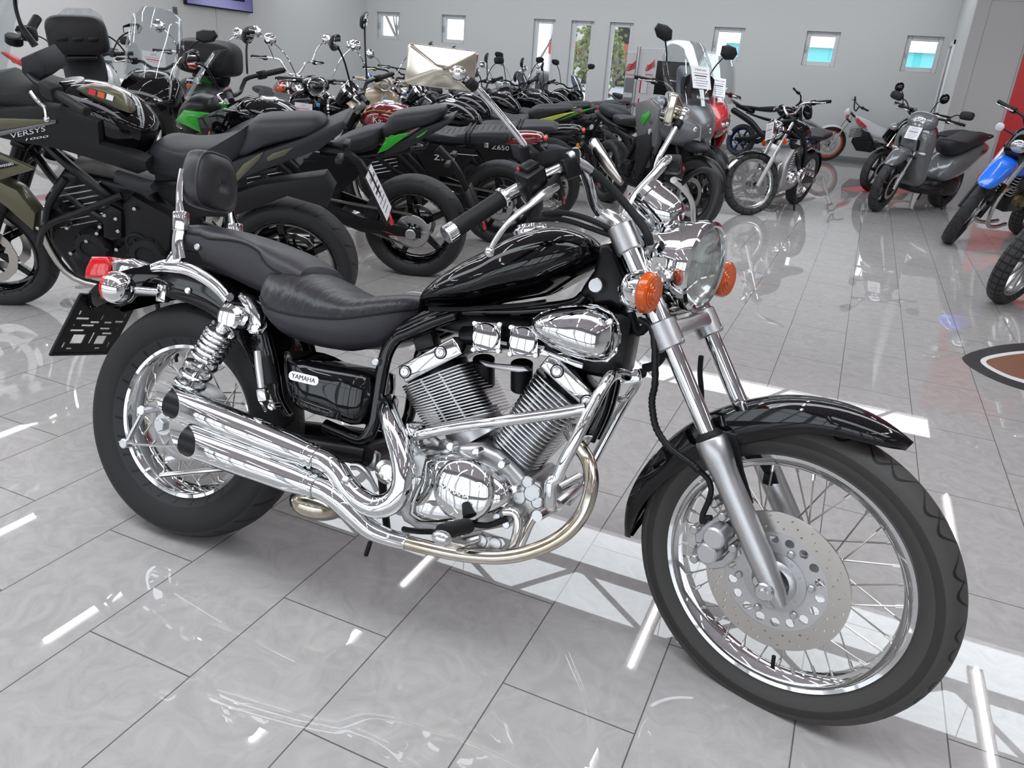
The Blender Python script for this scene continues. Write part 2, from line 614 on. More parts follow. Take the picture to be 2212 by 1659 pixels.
def rim_bm(rr, rw, seg=72, deep=0.022):
    h = rw / 2
    prof = [(rr, -h - 0.002), (rr + 0.004, -h + 0.002), (rr, -h + 0.006), (rr - 0.006, -h + 0.006), (rr - deep, -h * 0.35), (rr - deep, h * 0.35), (rr - 0.006, h - 0.006), (rr, h - 0.006), (rr + 0.004, h - 0.002), (rr, h + 0.002),
            (rr - 0.008, h), (rr - 0.012, h - 0.008), (rr - deep - 0.005, h * 0.42), (rr - deep - 0.007, 0), (rr - deep - 0.005, -h * 0.42), (rr - 0.012, -h + 0.008), (rr - 0.008, -h)]
    return lathe(NB(), prof, YAX, seg, closed=True)
def wire_bm(rr, rw, hubr, hubw, n, r=0.0019, seg=5):
    bm = NB()
    for k in range(n):
        s = 1 if k % 2 else -1
        cr = 1 if (k // 2) % 2 else -1
        a = 2 * pi * (k + 0.5) / n
        ah = a + cr * 1.05
        p = V((hubr * cos(ah), s * hubw / 2, hubr * sin(ah)))
        q = V(((rr - 0.024) * cos(a), s * rw * 0.10, (rr - 0.024) * sin(a)))
        tube(bm, [p, q], r, seg, 1)
        d = (q - p).normalized()
        tube(bm, [q - d * 0.018, q + d * 0.004], r * 1.9, 6, 1)
    return bm
def cast_bm(rr, rw, hubr, n, w=0.030, th=0.035, split=False, tw=0.0):
    bm = NB()
    for k in range(n):
        a = 2 * pi * k / n
        for da in ((-0.16, 0.16) if split else (0.0,)):
            c0, c1 = a, a + da + tw
            p, q = V((cos(c0), 0, sin(c0))), V((cos(c1), 0, sin(c1)))
            t0, t1 = V((-sin(c0), 0, cos(c0))), V((-sin(c1), 0, cos(c1)))
            ri, ro = hubr * 0.8, rr - 0.018
            pts = [p * ri + t0 * w * 0.6, q * ro + t1 * w * 0.45, q * ro - t1 * w * 0.45, p * ri - t0 * w * 0.6]
            prism(bm, [v + V((0, -th / 2, 0)) for v in pts], (0, th, 0), 0.004, 1)
    lathe(bm, [(0, -th * 0.75), (hubr, -th * 0.7), (hubr * 1.05, 0), (hubr, th * 0.7), (0, th * 0.75)], YAX, 20)
    return bm
def disc_bm(ro, ri, y, th=0.004, holes=6, hr=0.006, seg=48, wavy=0.0):
    """brake disc ring with see-through drillings: a ring of quads with open windows near the middle"""
    bm = NB()
    rings = []
    for r, yy in ((ri, y - th / 2), (ro, y - th / 2), (ro, y + th / 2), (ri, y + th / 2)):
        rings.append([bm.verts.new(((r + (wavy * sin(k * pi) if False else 0) + (wavy if (k % 4 < 2 and r == ro) else 0)) * cos(2 * pi * k / seg), yy, (r + (wavy if (k % 4 < 2 and r == ro) else 0)) * sin(2 * pi * k / seg))) for k in range(seg)])
    for a, b in zip(rings, rings[1:] + rings[:1]):
        for k in range(seg):
            bm.faces.new((a[k], a[(k + 1) % seg], b[(k + 1) % seg], b[k]))
    return bm
def plate_with_holes(bm, outer, holes, off):
    """flat plate (outline and hole outlines are 3-D point lists in one plane) with thickness off, holes cut right through"""
    off = V(off)
    es = []
    allv = []
    for loop in [outer] + holes:
        vs = [bm.verts.new(V(p)) for p in loop]
        allv += vs
        for k in range(len(vs)):
            es.append(bm.edges.new((vs[k], vs[(k + 1) % len(vs)])))
    g = bmesh.ops.triangle_fill(bm, edges=es, use_beauty=True, normal=off.normalized())
    fs = [f for f in g['geom'] if isinstance(f, bmesh.types.BMFace)]
    ex = bmesh.ops.extrude_face_region(bm, geom=fs)
    vs = [e for e in ex['geom'] if isinstance(e, bmesh.types.BMVert)]
    bmesh.ops.translate(bm, verts=vs, vec=off)
    return bm
def ring_pts(c, r, n, ax='y', a0=0.0):
    return [V((c[0] + r * cos(a0 + 2 * pi * k / n), c[1], c[2] + r * sin(a0 + 2 * pi * k / n))) for k in range(n)]
def wheel(parent, name, c, R, w, rr, rw, rimm, tyrem, spokes, hubr, hubw, hubm, M=None, spokem=None, disc=None, square=0.0, seg=64, label=None):
    """spokes = ('wire', n) or ('cast', n, width, thickness, split, twist); disc = [(side y, outer r, inner r, material, wavy)]"""
    B = (M or Matrix.Identity(4)) @ TM(*c)
    rim = obj(name, rim_bm(rr, rw, seg), rimm, parent, 40, label, B)
    obj('tyre', tyre_bm(R, w, rr, rw, square, seg), tyrem, rim, 50)
    if spokes[0] == 'wire':
        obj('spokes', wire_bm(rr, rw, hubr, hubw, spokes[1]), spokem or STEEL, rim, 60)
        obj('hub', lathe(NB(), [(0, -hubw * 0.62), (hubr * 0.5, -hubw * 0.62), (hubr * 0.55, -hubw * 0.5), (hubr * 1.12, -hubw * 0.5), (hubr * 1.12, -hubw * 0.42), (hubr * 0.7, -hubw * 0.36), (hubr * 0.6, 0),
                                (hubr * 0.7, hubw * 0.36), (hubr * 1.12, hubw * 0.42), (hubr * 1.12, hubw * 0.5), (hubr * 0.55, hubw * 0.5), (hubr * 0.5, hubw * 0.62), (0, hubw * 0.62)], YAX, 24), hubm, rim)
    else:
        obj('spokes', cast_bm(rr, rw, hubr, *spokes[1:]), spokem or rimm, rim, 35)
        bm = cyl(NB(), (0, -hubw / 2, 0), (0, hubw / 2, 0), hubr * 0.55, 20, bev=0.004)
        obj('hub', bm, hubm, rim)
    for d in (disc or []):
        y, ro, ri, dm, wv = d
        obj('brake_disc', disc_bm(ro, ri, y, wavy=wv), dm, rim, 30)
        bm = NB()
        for k in range(5):
            a = 2 * pi * k / 5 + 0.3
            tube(bm, [(ri * 1.02 * cos(a), y, ri * 1.02 * sin(a)), (hubr * 0.7 * cos(a + 0.25), y, hubr * 0.7 * sin(a + 0.25))], 0.007, 6, 1)
        lathe(bm, [(hubr * 0.6, y - 0.006), (hubr * 0.8, y - 0.006), (hubr * 0.8, y + 0.006), (hubr * 0.6, y + 0.006)], YAX, 20, closed=True)
        obj('disc_carrier', bm, hubm, rim)
    return rim
# ================================================================== the black and chrome cruiser in front
BK = Frame(-1.4879, 1.2919, 0.0720, 0.2926, -0.3931, 0.5464, 1.64)
ST = BK.S
BKH = Frame(-1.4879, 1.2919, 0.0720, 0.2926, -0.3931 - 0.10, 0.5464, 1.64)     # the bars sit turned a little further than the fork
STH = BKH.S
cruiser = empty('cruiser_motorcycle', BK.M, 'black and chrome cruiser motorcycle with a sissy bar standing alone in front', 'motorcycle')
def B(p, y):
    return BK.B(p[0], p[1], y)
def T(p, y):
    return BK.T(p[0], p[1], y)
def Bxz(pts, y):
    return [(q.x, q.z) for q in (B(p, y) for p in pts)]
def Txz(pts, y):
    return [(q.x, q.z) for q in (T(p, y) for p in pts)]
def P(name, bm, m, parent=cruiser, **k):
    return obj(name, bm, m, parent, **k)
def F_(name, bm, m, parent=cruiser, **k):            # parts that turn with the handlebar
    return obj(name, bm, m, parent, M=ST, **k)
FX, FZ, RX, RZ = 1.5354, 0.3158, 0.0, 0.312

# ---- wheels
T_FRONT = tread_mat('front_tyre_tread', 17, 0.0435, 'chain', (0.050, 0.048, 0.046))
T_REAR = tread_mat('rear_tyre_tread', 26, 0.062, 'slash', (0.026, 0.026, 0.028))
fw = wheel(cruiser, 'front_wheel', (FX, 0, FZ), 0.331, 0.088, 0.2555, 0.058, CHROME, T_FRONT, ('wire', 36), 0.055, 0.085, ALU, M=ST, seg=96)
rw = wheel(cruiser, 'rear_wheel', (RX, 0, RZ), 0.319, 0.142, 0.2045, 0.088, CHROME, T_REAR, ('wire', 36), 0.072, 0.10, ALU, seg=96)
# drilled front brake disc
dy = -0.062
bm = NB()
hol = []
for k in range(18):
    a = 2 * pi * k / 18
    hol.append(ring_pts((0.090 * cos(a), dy, 0.090 * sin(a)), 0.0098, 10))
plate_with_holes(bm, ring_pts((0, dy, 0), 0.107, 64), hol + [ring_pts((0, dy, 0), 0.060, 40)], (0, 0.003, 0))
P('disc_carrier', bm, SILVER, fw, angle=30)
bm = NB()
hol = []
for k in range(20):
    for j, r in enumerate((0.116, 0.127, 0.138)):
        a = 2 * pi * (k + j * 0.34) / 20
        hol.append(ring_pts((r * cos(a), dy - 0.001, r * sin(a)), 0.0026, 6))
plate_with_holes(bm, ring_pts((0, dy - 0.001, 0), 0.1475, 72), hol + [ring_pts((0, dy - 0.001, 0), 0.106, 64)], (0, 0.005, 0))
P('brake_disc', bm, STEEL, fw, angle=30, label='drilled steel brake disc')
bm = lathe(NB(), [(0.064, dy - 0.003), (0.064, dy + 0.002), (0.030, dy + 0.004), (0.030, dy - 0.004), (0.034, dy - 0.012), (0.040, dy - 0.010), (0.046, dy - 0.004)], axisM((0, 0, 0), (0, 1, 0), (1, 0, 0)), 40, closed=True)
for k in range(6):
    a = 2 * pi * (k + 0.2) / 6
    cyl(bm, (0.074 * cos(a), dy, 0.074 * sin(a)), (0.074 * cos(a), dy - 0.007, 0.074 * sin(a)), 0.0075, 12, bev=0.002)
for k in range(12):
    a = 2 * pi * k / 12
    cyl(bm, (0.055 * cos(a), dy, 0.055 * sin(a)), (0.055 * cos(a), dy - 0.005, 0.055 * sin(a)), 0.003, 8)
P('hub_cover', bm, ALU, fw)
bm = NB()
a = -1.52
cyl(bm, (0.232 * cos(a), 0, 0.232 * sin(a)), (0.205 * cos(a), 0, 0.205 * sin(a)), 0.0045, 10, bev=0.001)
P('valve_stem', bm, RUBBER, fw)
bm = NB()
a = 2.05
cyl(bm, (0.19 * cos(a), -0.01, 0.19 * sin(a)), (0.165 * cos(a), -0.014, 0.165 * sin(a)), 0.0045, 10, bev=0.001)
P('valve_stem', bm, RUBBER, rw)
# rear drum and its plate
bm = lathe(NB(), [(0.104, 0.02), (0.108, -0.03), (0.106, -0.045), (0.098, -0.050), (0.090, -0.052), (0.088, -0.049), (0.066, -0.056), (0.05, -0.062), (0.03, -0.075), (0.024, -0.095), (0, -0.095)], axisM((0, 0, 0), (0, 1, 0), (1, 0, 0)), 48)
for k in range(8):
    a = 2 * pi * k / 8 + 0.2
    box(bm, TM(0, -0.053, 0) @ Matrix.Rotation(-a, 4, 'Y') @ TM(0.074, 0, 0), (0.04, 0.008, 0.006), 0.002, 1)
P('brake_drum', bm, SILVER, rw)

# ---- front fork
def fork_x(z):
    return 1.7531 - 0.6569 * z
fdir = V((-0.6569, 0, 1)).normalized()
for s in (-1, 1):
    y = 0.093 * s
    lo, mid, hi = V((fork_x(0.295), y, 0.295)), V((fork_x(0.585), y, 0.585)), V((fork_x(0.975), y, 0.975))
    L = (mid - lo).length
    bm = lathe(NB(), [(0, -0.012), (0.014, -0.010), (0.022, 0.02), (0.0245, 0.06), (0.0265, 0.10), (0.0265, L - 0.10), (0.0275, L - 0.07), (0.0315, L - 0.045), (0.0325, L - 0.03), (0.0325, L - 0.004), (0.030, L), (0.022, L + 0.001), (0, L + 0.001)], axisM(lo, fdir), 28)
    leg = F_('fork_leg', bm, ALU, label='cast aluminium fork slider')
    bm = cyl(NB(), mid, hi, 0.0185, 24)
    P('fork_tube', bm, CHROME, leg)
    bm = lathe(NB(), [(0.0185, L), (0.028, L), (0.028, L + 0.006), (0.022, L + 0.014), (0.0185, L + 0.014)], axisM(lo, fdir), 24)
    P('dust_seal', bm, RUBBER, leg)
    bm = cyl(NB(), (fork_x(0.345) - 0.012, y - 0.032 * s * -1 * -1, 0.318), (fork_x(0.345) - 0.012, y, 0.318), 0.0155, 20, bev=0.003)
    cyl(bm, (FX, y + 0.030 * s, FZ), (FX, y - 0.03 * s, FZ), 0.019, 20, bev=0.003)
    cyl(bm, (FX, y + 0.036 * s, FZ), (FX, y, FZ), 0.009, 8, bev=0.001)
    P('axle_clamp', bm, ALUP, leg)
# triple clamps and stem
bm = NB()
for z, m2 in ((0.775, 0), (0.955, 1)):
    x = fork_x(z)
    R3 = axisM((x - 0.012, 0, z), fdir, (1, 0, 0))
    box(bm, R3, (0.075, 0.15, 0.030), 0.008)
    for s in (-1, 1):
        cyl(bm, V((x, 0.093 * s, z)) - fdir * 0.030, V((x, 0.093 * s, z)) + fdir * 0.030, 0.030, 24, bev=0.003)
        cyl(bm, (x - 0.028, 0.093 * s + 0.012, z - 0.005), (x + 0.040, 0.093 * s - 0.012 * 0, z - 0.005), 0.0055, 10, bev=0.001)
F_('triple_clamp', bm, ALU)
bm = cyl(NB(), (fork_x(0.78) - 0.045, 0, 0.765), (fork_x(0.955) - 0.045, 0, 0.95), 0.030, 20)
F_('steering_stem', bm, SATIN)
# chrome fork covers between the clamps
bm = NB()
for s in (-1, 1):
    cyl(bm, V((fork_x(0.80), 0.093 * s, 0.80)), V((fork_x(0.93), 0.093 * s, 0.93)), 0.0245, 24)
F_('fork_cover', bm, CHROME)

# ---- front mudguard
rows = []
cz0, cx0 = FZ, FX
prof_f = [(-22, 0.372, 0.020), (-10, 0.372, 0.050), (5, 0.372, 0.062), (25, 0.372, 0.066), (48, 0.374, 0.066), (72, 0.378, 0.066), (92, 0.372, 0.064), (108, 0.360, 0.062), (124, 0.353, 0.056), (138, 0.350, 0.044), (150, 0.352, 0.018)]
rings = []
for i in range(45):
    t = i / 44
    # angle measured from straight ahead over the top to the back
    a = 62 + (190 - 62) * t
    R_ = interp([(62, 0.382), (75, 0.380), (95, 0.372), (120, 0.362), (150, 0.362), (175, 0.372), (190, 0.385)], a)[0]
    hw = interp([(62, 0.006), (66, 0.030), (75, 0.052), (92, 0.064), (130, 0.066), (170, 0.056), (184, 0.030), (190, 0.006)], a)[0]
    sk = interp([(62, 0.004), (70, 0.018), (85, 0.034), (104, 0.060), (130, 0.062), (160, 0.045), (182, 0.020), (190, 0.004)], a)[0]
    ar = radians(a)
    er = V((cos(ar), 0, sin(ar)))
    c = V((FX, 0, FZ))
    outer, inner = [], []
    for k in range(13):
        v = -1 + 2 * k / 12
        av = abs(v)
        yy = hw * min(1.0, av * 1.45) ** 0.9 * (1 if v >= 0 else -1) * (1.0 + 0.06 * (av > 0.7))
        dr = -0.012 * min(1, av * 1.45) ** 2 - (sk * (av - 0.69) / 0.31 if av > 0.69 else 0)
        outer.append(c + er * (R_ + dr) + V((0, yy, 0)))
        inner.append(c + er * (R_ + dr - 0.0035) + V((0, yy * 0.95, 0)))
    rings.append(outer + inner[::-1])
bm = loft(NB(), rings)
ff = F_('front_mudguard', bm, GLOSS, angle=50)
# ridge line along the crown, and its stays to the fork
bm = NB()
for s in (-1, 1):
    prism(bm, [V((fork_x(z) + dx, 0.066 * s, z)) for dx, z in ((-0.012, 0.60), (0.055, 0.60), (0.034, 0.53), (0.024, 0.468), (0.004, 0.462), (-0.005, 0.50))], (0, 0.007 * s, 0), 0.002, 1)
    bx(bm, (fork_x(0.475) + 0.006, 0.077 * s, 0.472), (0.022, 0.028, 0.028), 0.004)
P('mudguard_stay', bm, SATIN, ff)

# ---- brake caliper and hoses
cal = [b6(700, 1290), b6(780, 1275), b6(850, 1310), b6(860, 1370), b6(800, 1440), b6(800, 1500), b6(740, 1550), b6(650, 1540), b6(615, 1490), b6(640, 1440), b6(680, 1400), b6(680, 1340)]
bm = NB()
prism(bm, [T(p, -0.104) for p in cal], (0, 0.045, 0), 0.006, 2)
for c, r in (((768, 1345), 0.0235), ((708, 1475), 0.0225)):
    q = T(b6(*c), -0.108)
    cyl(bm, (q.x, -0.119, q.z), (q.x, -0.07, q.z), r, 24, bev=0.004)
clp = F_('brake_caliper', bm, SILVER)
bm = NB()
prism(bm, [T(b6(*p), -0.080) for p in ((590, 1290), (640, 1260), (720, 1200), (790, 1150), (850, 1140), (850, 1190), (760, 1250), (700, 1300), (660, 1400), (600, 1400))], (0, 0.02, 0), 0.003, 1)
prism(bm, [T(b6(*p), -0.078) for p in ((590, 1420), (620, 1520), (700, 1560), (820, 1530), (900, 1440), (950, 1460), (930, 1540), (840, 1610), (740, 1625), (640, 1560), (560, 1560), (560, 1520))], (0, 0.016, 0), 0.003, 1)
for c in ((755, 1055), (825, 1175), (585, 1285), (915, 1445), (585, 1535)):
    q = T(b6(*c), -0.092)
    cyl(bm, (q.x, -0.094, q.z), (q.x, -0.066, q.z), 0.0095, 12, bev=0.002)
q0, q1 = T(b6(755, 1055), -0.078), T(b6(830, 1010), -0.086)
tube(bm, [q0, q1], 0.011, 8, 1)
P('caliper_bracket', bm, ALU, clp)
bm = NB()
tube(bm, [T(b6(*p), -0.098) for p in ((640, 780), (710, 850), (735, 940), (715, 1030), (690, 1090), (665, 1150), (660, 1215), (700, 1180), (740, 1180))], 0.0062, 8, 5)
F_('brake_hose', bm, RUBBER)
bm = NB()
path = smooth_pts([T(p, -0.115) for p in (a7(1500, 1540), a7(1620, 1640), b6(258, 0), b6(232, 160), b6(238, 280), b6(270, 420), b6(360, 560), b6(470, 650), b6(570, 720), b6(640, 785))], 7)
tube(bm, path, [0.0080 if k % 2 else 0.0066 for k in range(len(path))], 10, 1)
F_('hose_spring_sleeve', bm, SATIN)

# ---- headlight
hc = T((1521, 578), 0.0)
hax = V((1, 0, -0.07)).normalized()
hc = hc + V((-0.005, 0, 0))
HM = axisM(hc, hax, (0, 0, 1))
bm = lathe(NB(), [(0, -0.155), (0.03, -0.150), (0.058, -0.130), (0.078, -0.095), (0.086, -0.05), (0.088, -0.02), (0.086, -0.02), (0.074, -0.05), (0.0, -0.05)], HM, 40)
hl = F_('headlight', bm, CHROME, label='round chrome headlight')
bm = lathe(NB(), [(0.087, -0.026), (0.0935, -0.022), (0.0965, -0.006), (0.095, 0.008), (0.088, 0.013), (0.0835, 0.010), (0.083, -0.004), (0.084, -0.02)], HM, 48, closed=True)
P('headlight_ring', bm, CHROME, hl)
bm = lathe(NB(), [(0.082, 0.0), (0.066, -0.022), (0.045, -0.035), (0.02, -0.042), (0, -0.044)], HM, 40)
cyl(bm, HM @ V((0, 0, -0.044)), HM @ V((0, 0, -0.012)), 0.010, 12, bev=0.003)
P('reflector_bowl', bm, CHROME2, hl)
bm = lathe(NB(), [(0.083, 0.004), (0.07, 0.012), (0.045, 0.020), (0.02, 0.0235), (0, 0.024), (0, 0.021), (0.045, 0.017), (0.07, 0.009), (0.083, 0.001)], HM, 40)
for k in range(-5, 6):
    x = k * 0.012
    h = sqrt(max(0.062 ** 2 - x * x, 0.0001))
    tube(bm, [HM @ V((h * t, x, 0.0225 - 3.2 * (h * h * t * t + x * x) * 1.0)) for t in (-1, -0.5, 0, 0.5, 1)], 0.0012, 5, 2)
P('lens', bm, LENS, hl, label='clear fluted headlight glass')
bm = NB()
for s in (-1, 1):
    prism(bm, [V((q.x, 0.090 * s, q.z)) for q in (hc + V((-0.065, 0, 0.02)), hc + V((-0.035, 0, 0.02)), hc + V((-0.035, 0, -0.095)), hc + V((-0.085, 0, -0.10)))], (0, 0.006 * s, 0), 0.001, 1)
    cyl(bm, hc + V((-0.05, 0.10 * s, 0.0)), hc + V((-0.05, 0.084 * s, 0.0)), 0.008, 12, bev=0.002)
bx(bm, hc + V((-0.055, 0, -0.10)), (0.05, 0.17, 0.012), 0.003)
F_('headlight_bracket', bm, CHROME2)
bm = NB()
tube(bm, [T(a7(*p), -0.03) for p in ((1540, 780), (1700, 790), (1820, 760), (1900, 775), (1990, 780))], 0.006, 8, 5)
tube(bm, [T(a7(*p), -0.05) for p in ((1560, 890), (1600, 910), (1690, 930))], 0.005, 8, 3)
tube(bm, [T(a7(*p), -0.09) for p in ((1630, 1040), (1690, 1130), (1740, 1220))], [0.004, 0.007, 0.012], 8, 3)
F_('bracket_rod', bm, CHROME)

# ---- front turn signals
for s, p in ((-1, a7(1545, 1305)), (1, a8(722, 815))):
    c = T(p, 0.155 * s)
    if s > 0:
        c = V((V(T(a7(1545, 1305), -0.155)).x + 0.02, 0.155, T(a7(1545, 1305), -0.155).z + 0.005))
    A = axisM(c, (1, -0.06 * s, -0.03), (0, 0, 1))
    bm = lathe(NB(), [(0, -0.052), (0.018, -0.050), (0.034, -0.036), (0.041, -0.016), (0.0425, 0.0), (0.0395, 0.002)], A, 32)
    sig = F_('turn_signal', bm, CHROME)
    bm = NB()
    cyl(bm, c + V((-0.02, -0.030 * s, 0)), c + V((-0.03, -0.075 * s, 0.002)), 0.011, 14)
    P('signal_stem', bm, RUBBER, sig)
    bm = lathe(NB(), [(0.040, 0.0), (0.0415, 0.006), (0.040, 0.018), (0.036, 0.022), (0.030, 0.0215), (0.029, 0.024), (0.022, 0.023), (0.021, 0.0255), (0.013, 0.0245), (0.012, 0.027), (0, 0.027)], A, 32)
    P('signal_lens', bm, ORANGEL, sig, label='round amber signal lens', angle=25)

# ---- handlebar
def TH(p, y):
    return BKH.T(p[0], p[1], y)
def FH_(name, bm, m, parent=cruiser, **k):
    return obj(name, bm, m, parent, M=STH, **k)
hb = [TH((1296, 470), -0.045), TH((1283, 440), -0.07), TH((1268, 388), -0.12), TH((1246, 350), -0.165), TH((1205, 366), -0.20), TH((1110, 412), -0.265), TH((1040, 457), -0.335), TH((985, 494), -0.395)]
rise0 = hb[0]
bm = NB()
path = [V((rise0.x + 0.015, 0.0, rise0.z - 0.012)), V((rise0.x + 0.012, -0.03, rise0.z - 0.010))] + hb[1:]
tube(bm, path, 0.0115, 12, 6)
mirror_y(bm)
bar = FH_('handlebar', bm, CHROME, label='chrome handlebar')
bm = NB()
for s in (-1, 1):
    for dx in (0,):
        c = V((rise0.x + 0.012, 0.045 * s, rise0.z - 0.012))
        tube(bm, [c + V((0.0, 0, 0.012)), c + V((0.028, 0, 0.0)), c + V((0.06, 0, -0.026)), c + V((0.072, 0, -0.05))], [0.022, 0.024, 0.021, 0.018], 14, 4)
        cyl(bm, c + V((-0.004, -0.016, 0)), c + V((-0.004, 0.016, 0)), 0.019, 16, bev=0.003)
P('handlebar_riser', bm, ALUP, bar)
gd = (hb[7] - hb[5]).normalized()
for s in (-1, 1):
    def my(v):
        return V((v.x, v.y * -s, v.z))
    g0, g1 = hb[7] + gd * 0.004, hb[5] + gd * 0.035
    bm = NB()
    n = 26
    tube(bm, [my(g1 + (g0 - g1) * (k / n)) for k in range(n + 1)], [0.0172 if k % 2 else 0.0166 for k in range(n + 1)], 16, 1)
    P('grip', bm, RUBBER, bar, label='black rubber grip')
    bm = cyl(NB(), my(g0 - gd * 0.002), my(g0 + gd * 0.022), 0.0182, 18, bev=0.002)
    cyl(bm, my(g1 - gd * 0.010), my(g1 + gd * 0.0), 0.0215, 18, bev=0.002)
    P('grip_end', bm, CHROME, bar)
    sd = (hb[5] - hb[4]).normalized()
    c = (hb[5] + hb[4]) * 0.5 - gd * 0.004
    A = axisM(my(c + V((0.008, 0, 0.004))), my(-gd) if s < 0 else my(-gd), (0.2, 0, 1))
    bm = box(NB(), A @ TM(0.004, 0, -0.022), (0.052, 0.046, 0.050), 0.007)
    box(bm, A @ TM(0.031, -0.004, -0.018), (0.016, 0.030, 0.032), 0.004)
    P('switch_housing', bm, SATIN, bar)
    bm = box(NB(), A @ TM(0.028, -0.018, -0.030), (0.012, 0.008, 0.012), 0.002)
    P('switch_button', bm, mat('red_button', (0.6, 0.03, 0.03), 0.4), bar)
    # lever perch and lever
    lv = [TH(a7(760, 400), -0.215), TH(a7(640, 470), -0.255), TH(a7(540, 560), -0.285), TH(a7(430, 640), -0.315), TH(a7(330, 740), -0.34), TH(a7(240, 870), -0.36), TH(a7(195, 960), -0.372)]
    lv = [my(q + V((0.010, 0, 0))) for q in lv]
    bm = tube(NB(), lv, [0.011, 0.013, 0.0085, 0.0075, 0.0072, 0.0068, 0.006], 10, 6, flat=0.75)
    ell(bm, lv[-1], 0.0105, 16, 10)
    P('brake_lever' if s < 0 else 'clutch_lever', bm, ALUP, bar)
    c = hb[3] * 0.35 + hb[4] * 0.65
    A = axisM(my(c + V((0.012, 0, 0))), my(hb[3] - hb[4]), (0, 0, 1))
    bm = box(NB(), A, (0.040, 0.04, 0.035), 0.006)
    box(bm, axisM(my(TH(a7(610, 350), -0.225)), my(hb[3] - hb[4]), (0, 0, 1)), (0.07, 0.022, 0.024), 0.004)
    P('lever_perch', bm, SATIN, bar)
# brake fluid reservoir on the right side
rc = [TH(p, -0.20) for p in (a7(595, 130), a7(870, 85), a7(880, 210), a7(615, 260))]
ax_ = (rc[1] - rc[0])
bm = prism(NB(), [q + V((-0.022, 0, 0)) for q in rc], (0.052, 0.012, 0), 0.005)
res = P('fluid_reservoir', bm, MATTE, bar, label='black brake fluid reservoir')
bm = NB()
q0, q1 = TH(a7(900, 165), -0.195), TH(a7(985, 110), -0.175)
cyl(bm, q0, q1, 0.012, 12, bev=0.002)
q2 = TH(a7(1090, 270), -0.14)
tube(bm, [TH(a7(965, 190), -0.18), TH(a7(1030, 225), -0.16), q2], [0.008, 0.010, 0.009], 10, 3)
P('banjo_fitting', bm, ALU, res)
# hoses and cables
bm = NB()
tube(bm, [q2, TH(a7(1200, 360), -0.12), TH(a7(1330, 490), -0.10), TH(a7(1440, 620), -0.09), TH(a7(1530, 740), -0.085), TH(a7(1580, 830), -0.085), TH(a7(1600, 900), -0.08)], 0.0085, 10, 6)
FH_('brake_line', bm, RUBBER)
bm = NB()
tube(bm, [TH(a7(*p), y) for p, y in (((690, 640), -0.20), ((830, 630), -0.17), ((960, 650), -0.14), ((1110, 700), -0.12), ((1260, 770), -0.10), ((1380, 820), -0.09), ((1530, 890), -0.06))], 0.0060, 8, 5)
tube(bm, [TH(a7(*p), y) for p, y in (((560, 650), -0.21), ((600, 690), -0.20), ((760, 680), -0.18), ((900, 700), -0.15), ((1080, 760), -0.12), ((1250, 820), -0.10), ((1420, 860), -0.09), ((1540, 905), -0.06))], 0.0055, 8, 5)
tube(bm, [TH(a7(*p), y) for p, y in (((940, 250), -0.17), ((820, 300), -0.20), ((700, 440), -0.24), ((600, 560), -0.23), ((550, 640), -0.21))], 0.007, 8, 5)
tube(bm, [TH(a7(*p), y) for p, y in (((1240, 700), 0.04), ((1400, 730), 0.02), ((1560, 760), 0.0))], 0.006, 8, 5)
FH_('control_cable', bm, RUBBER)
bm = NB()
tube(bm, [TH(a7(*p), y) for p, y in (((1870, 380), 0.24), ((1960, 300), 0.22), ((2060, 262), 0.18), ((2150, 300), 0.14), ((2180, 420), 0.11), ((2150, 560), 0.09), ((2090, 690), 0.07), ((2010, 800), 0.05), ((1900, 900), 0.03))], 0.0062, 8, 6)
tube(bm, [TH(b6(650, -200), 0.04), TH(b6(640, -60), 0.045), TH(b6(650, 60), 0.05), TH(b6(655, 180), 0.06), TH(b6(650, 300), 0.062)], 0.006, 8, 5)
FH_('clutch_cable', bm, RUBBER)
bm = NB()
tube(bm, [TH(a7(*p), y) for p, y in (((1430, 1480), -0.06), ((1500, 1650), -0.055))] + [TH(a8(60, 1150), -0.05), TH(a8(130, 1400), -0.06), TH(a8(60, 1530), -0.06), TH(a8(-30, 1560), -0.06)], 0.010, 8, 5)
FH_('wiring_sleeve', bm, RUBBER)
# speedometer pod
sp0, sp1 = TH(a7(1560, 500), 0.0), TH(a7(1790, 690), 0.0)
sax_ = (sp1 - sp0).normalized()
A = axisM(sp0 + V((0.0, 0, 0)), sax_)
L = (sp1 - sp0).length
bm = lathe(NB(), [(0, 0), (0.040, 0.0), (0.0445, 0.003), (0.0445, 0.016), (0.042, 0.019), (0.042, L * 0.7), (0.038, L * 0.95), (0.026, L * 1.1), (0, L * 1.12)], A, 36)
spd = FH_('speedometer', bm, CHROME, label='chrome speedometer cup')
bm = lathe(NB(), [(0, -0.001), (0.038, -0.001), (0.038, 0.0005), (0, 0.0005)], A, 32)
P('dial', bm, INK, spd)
bm = cyl(NB(), sp1, sp1 + V((0.01, 0, -0.05)), 0.012, 12)
P('speedometer_bracket', bm, CHROME2, spd)

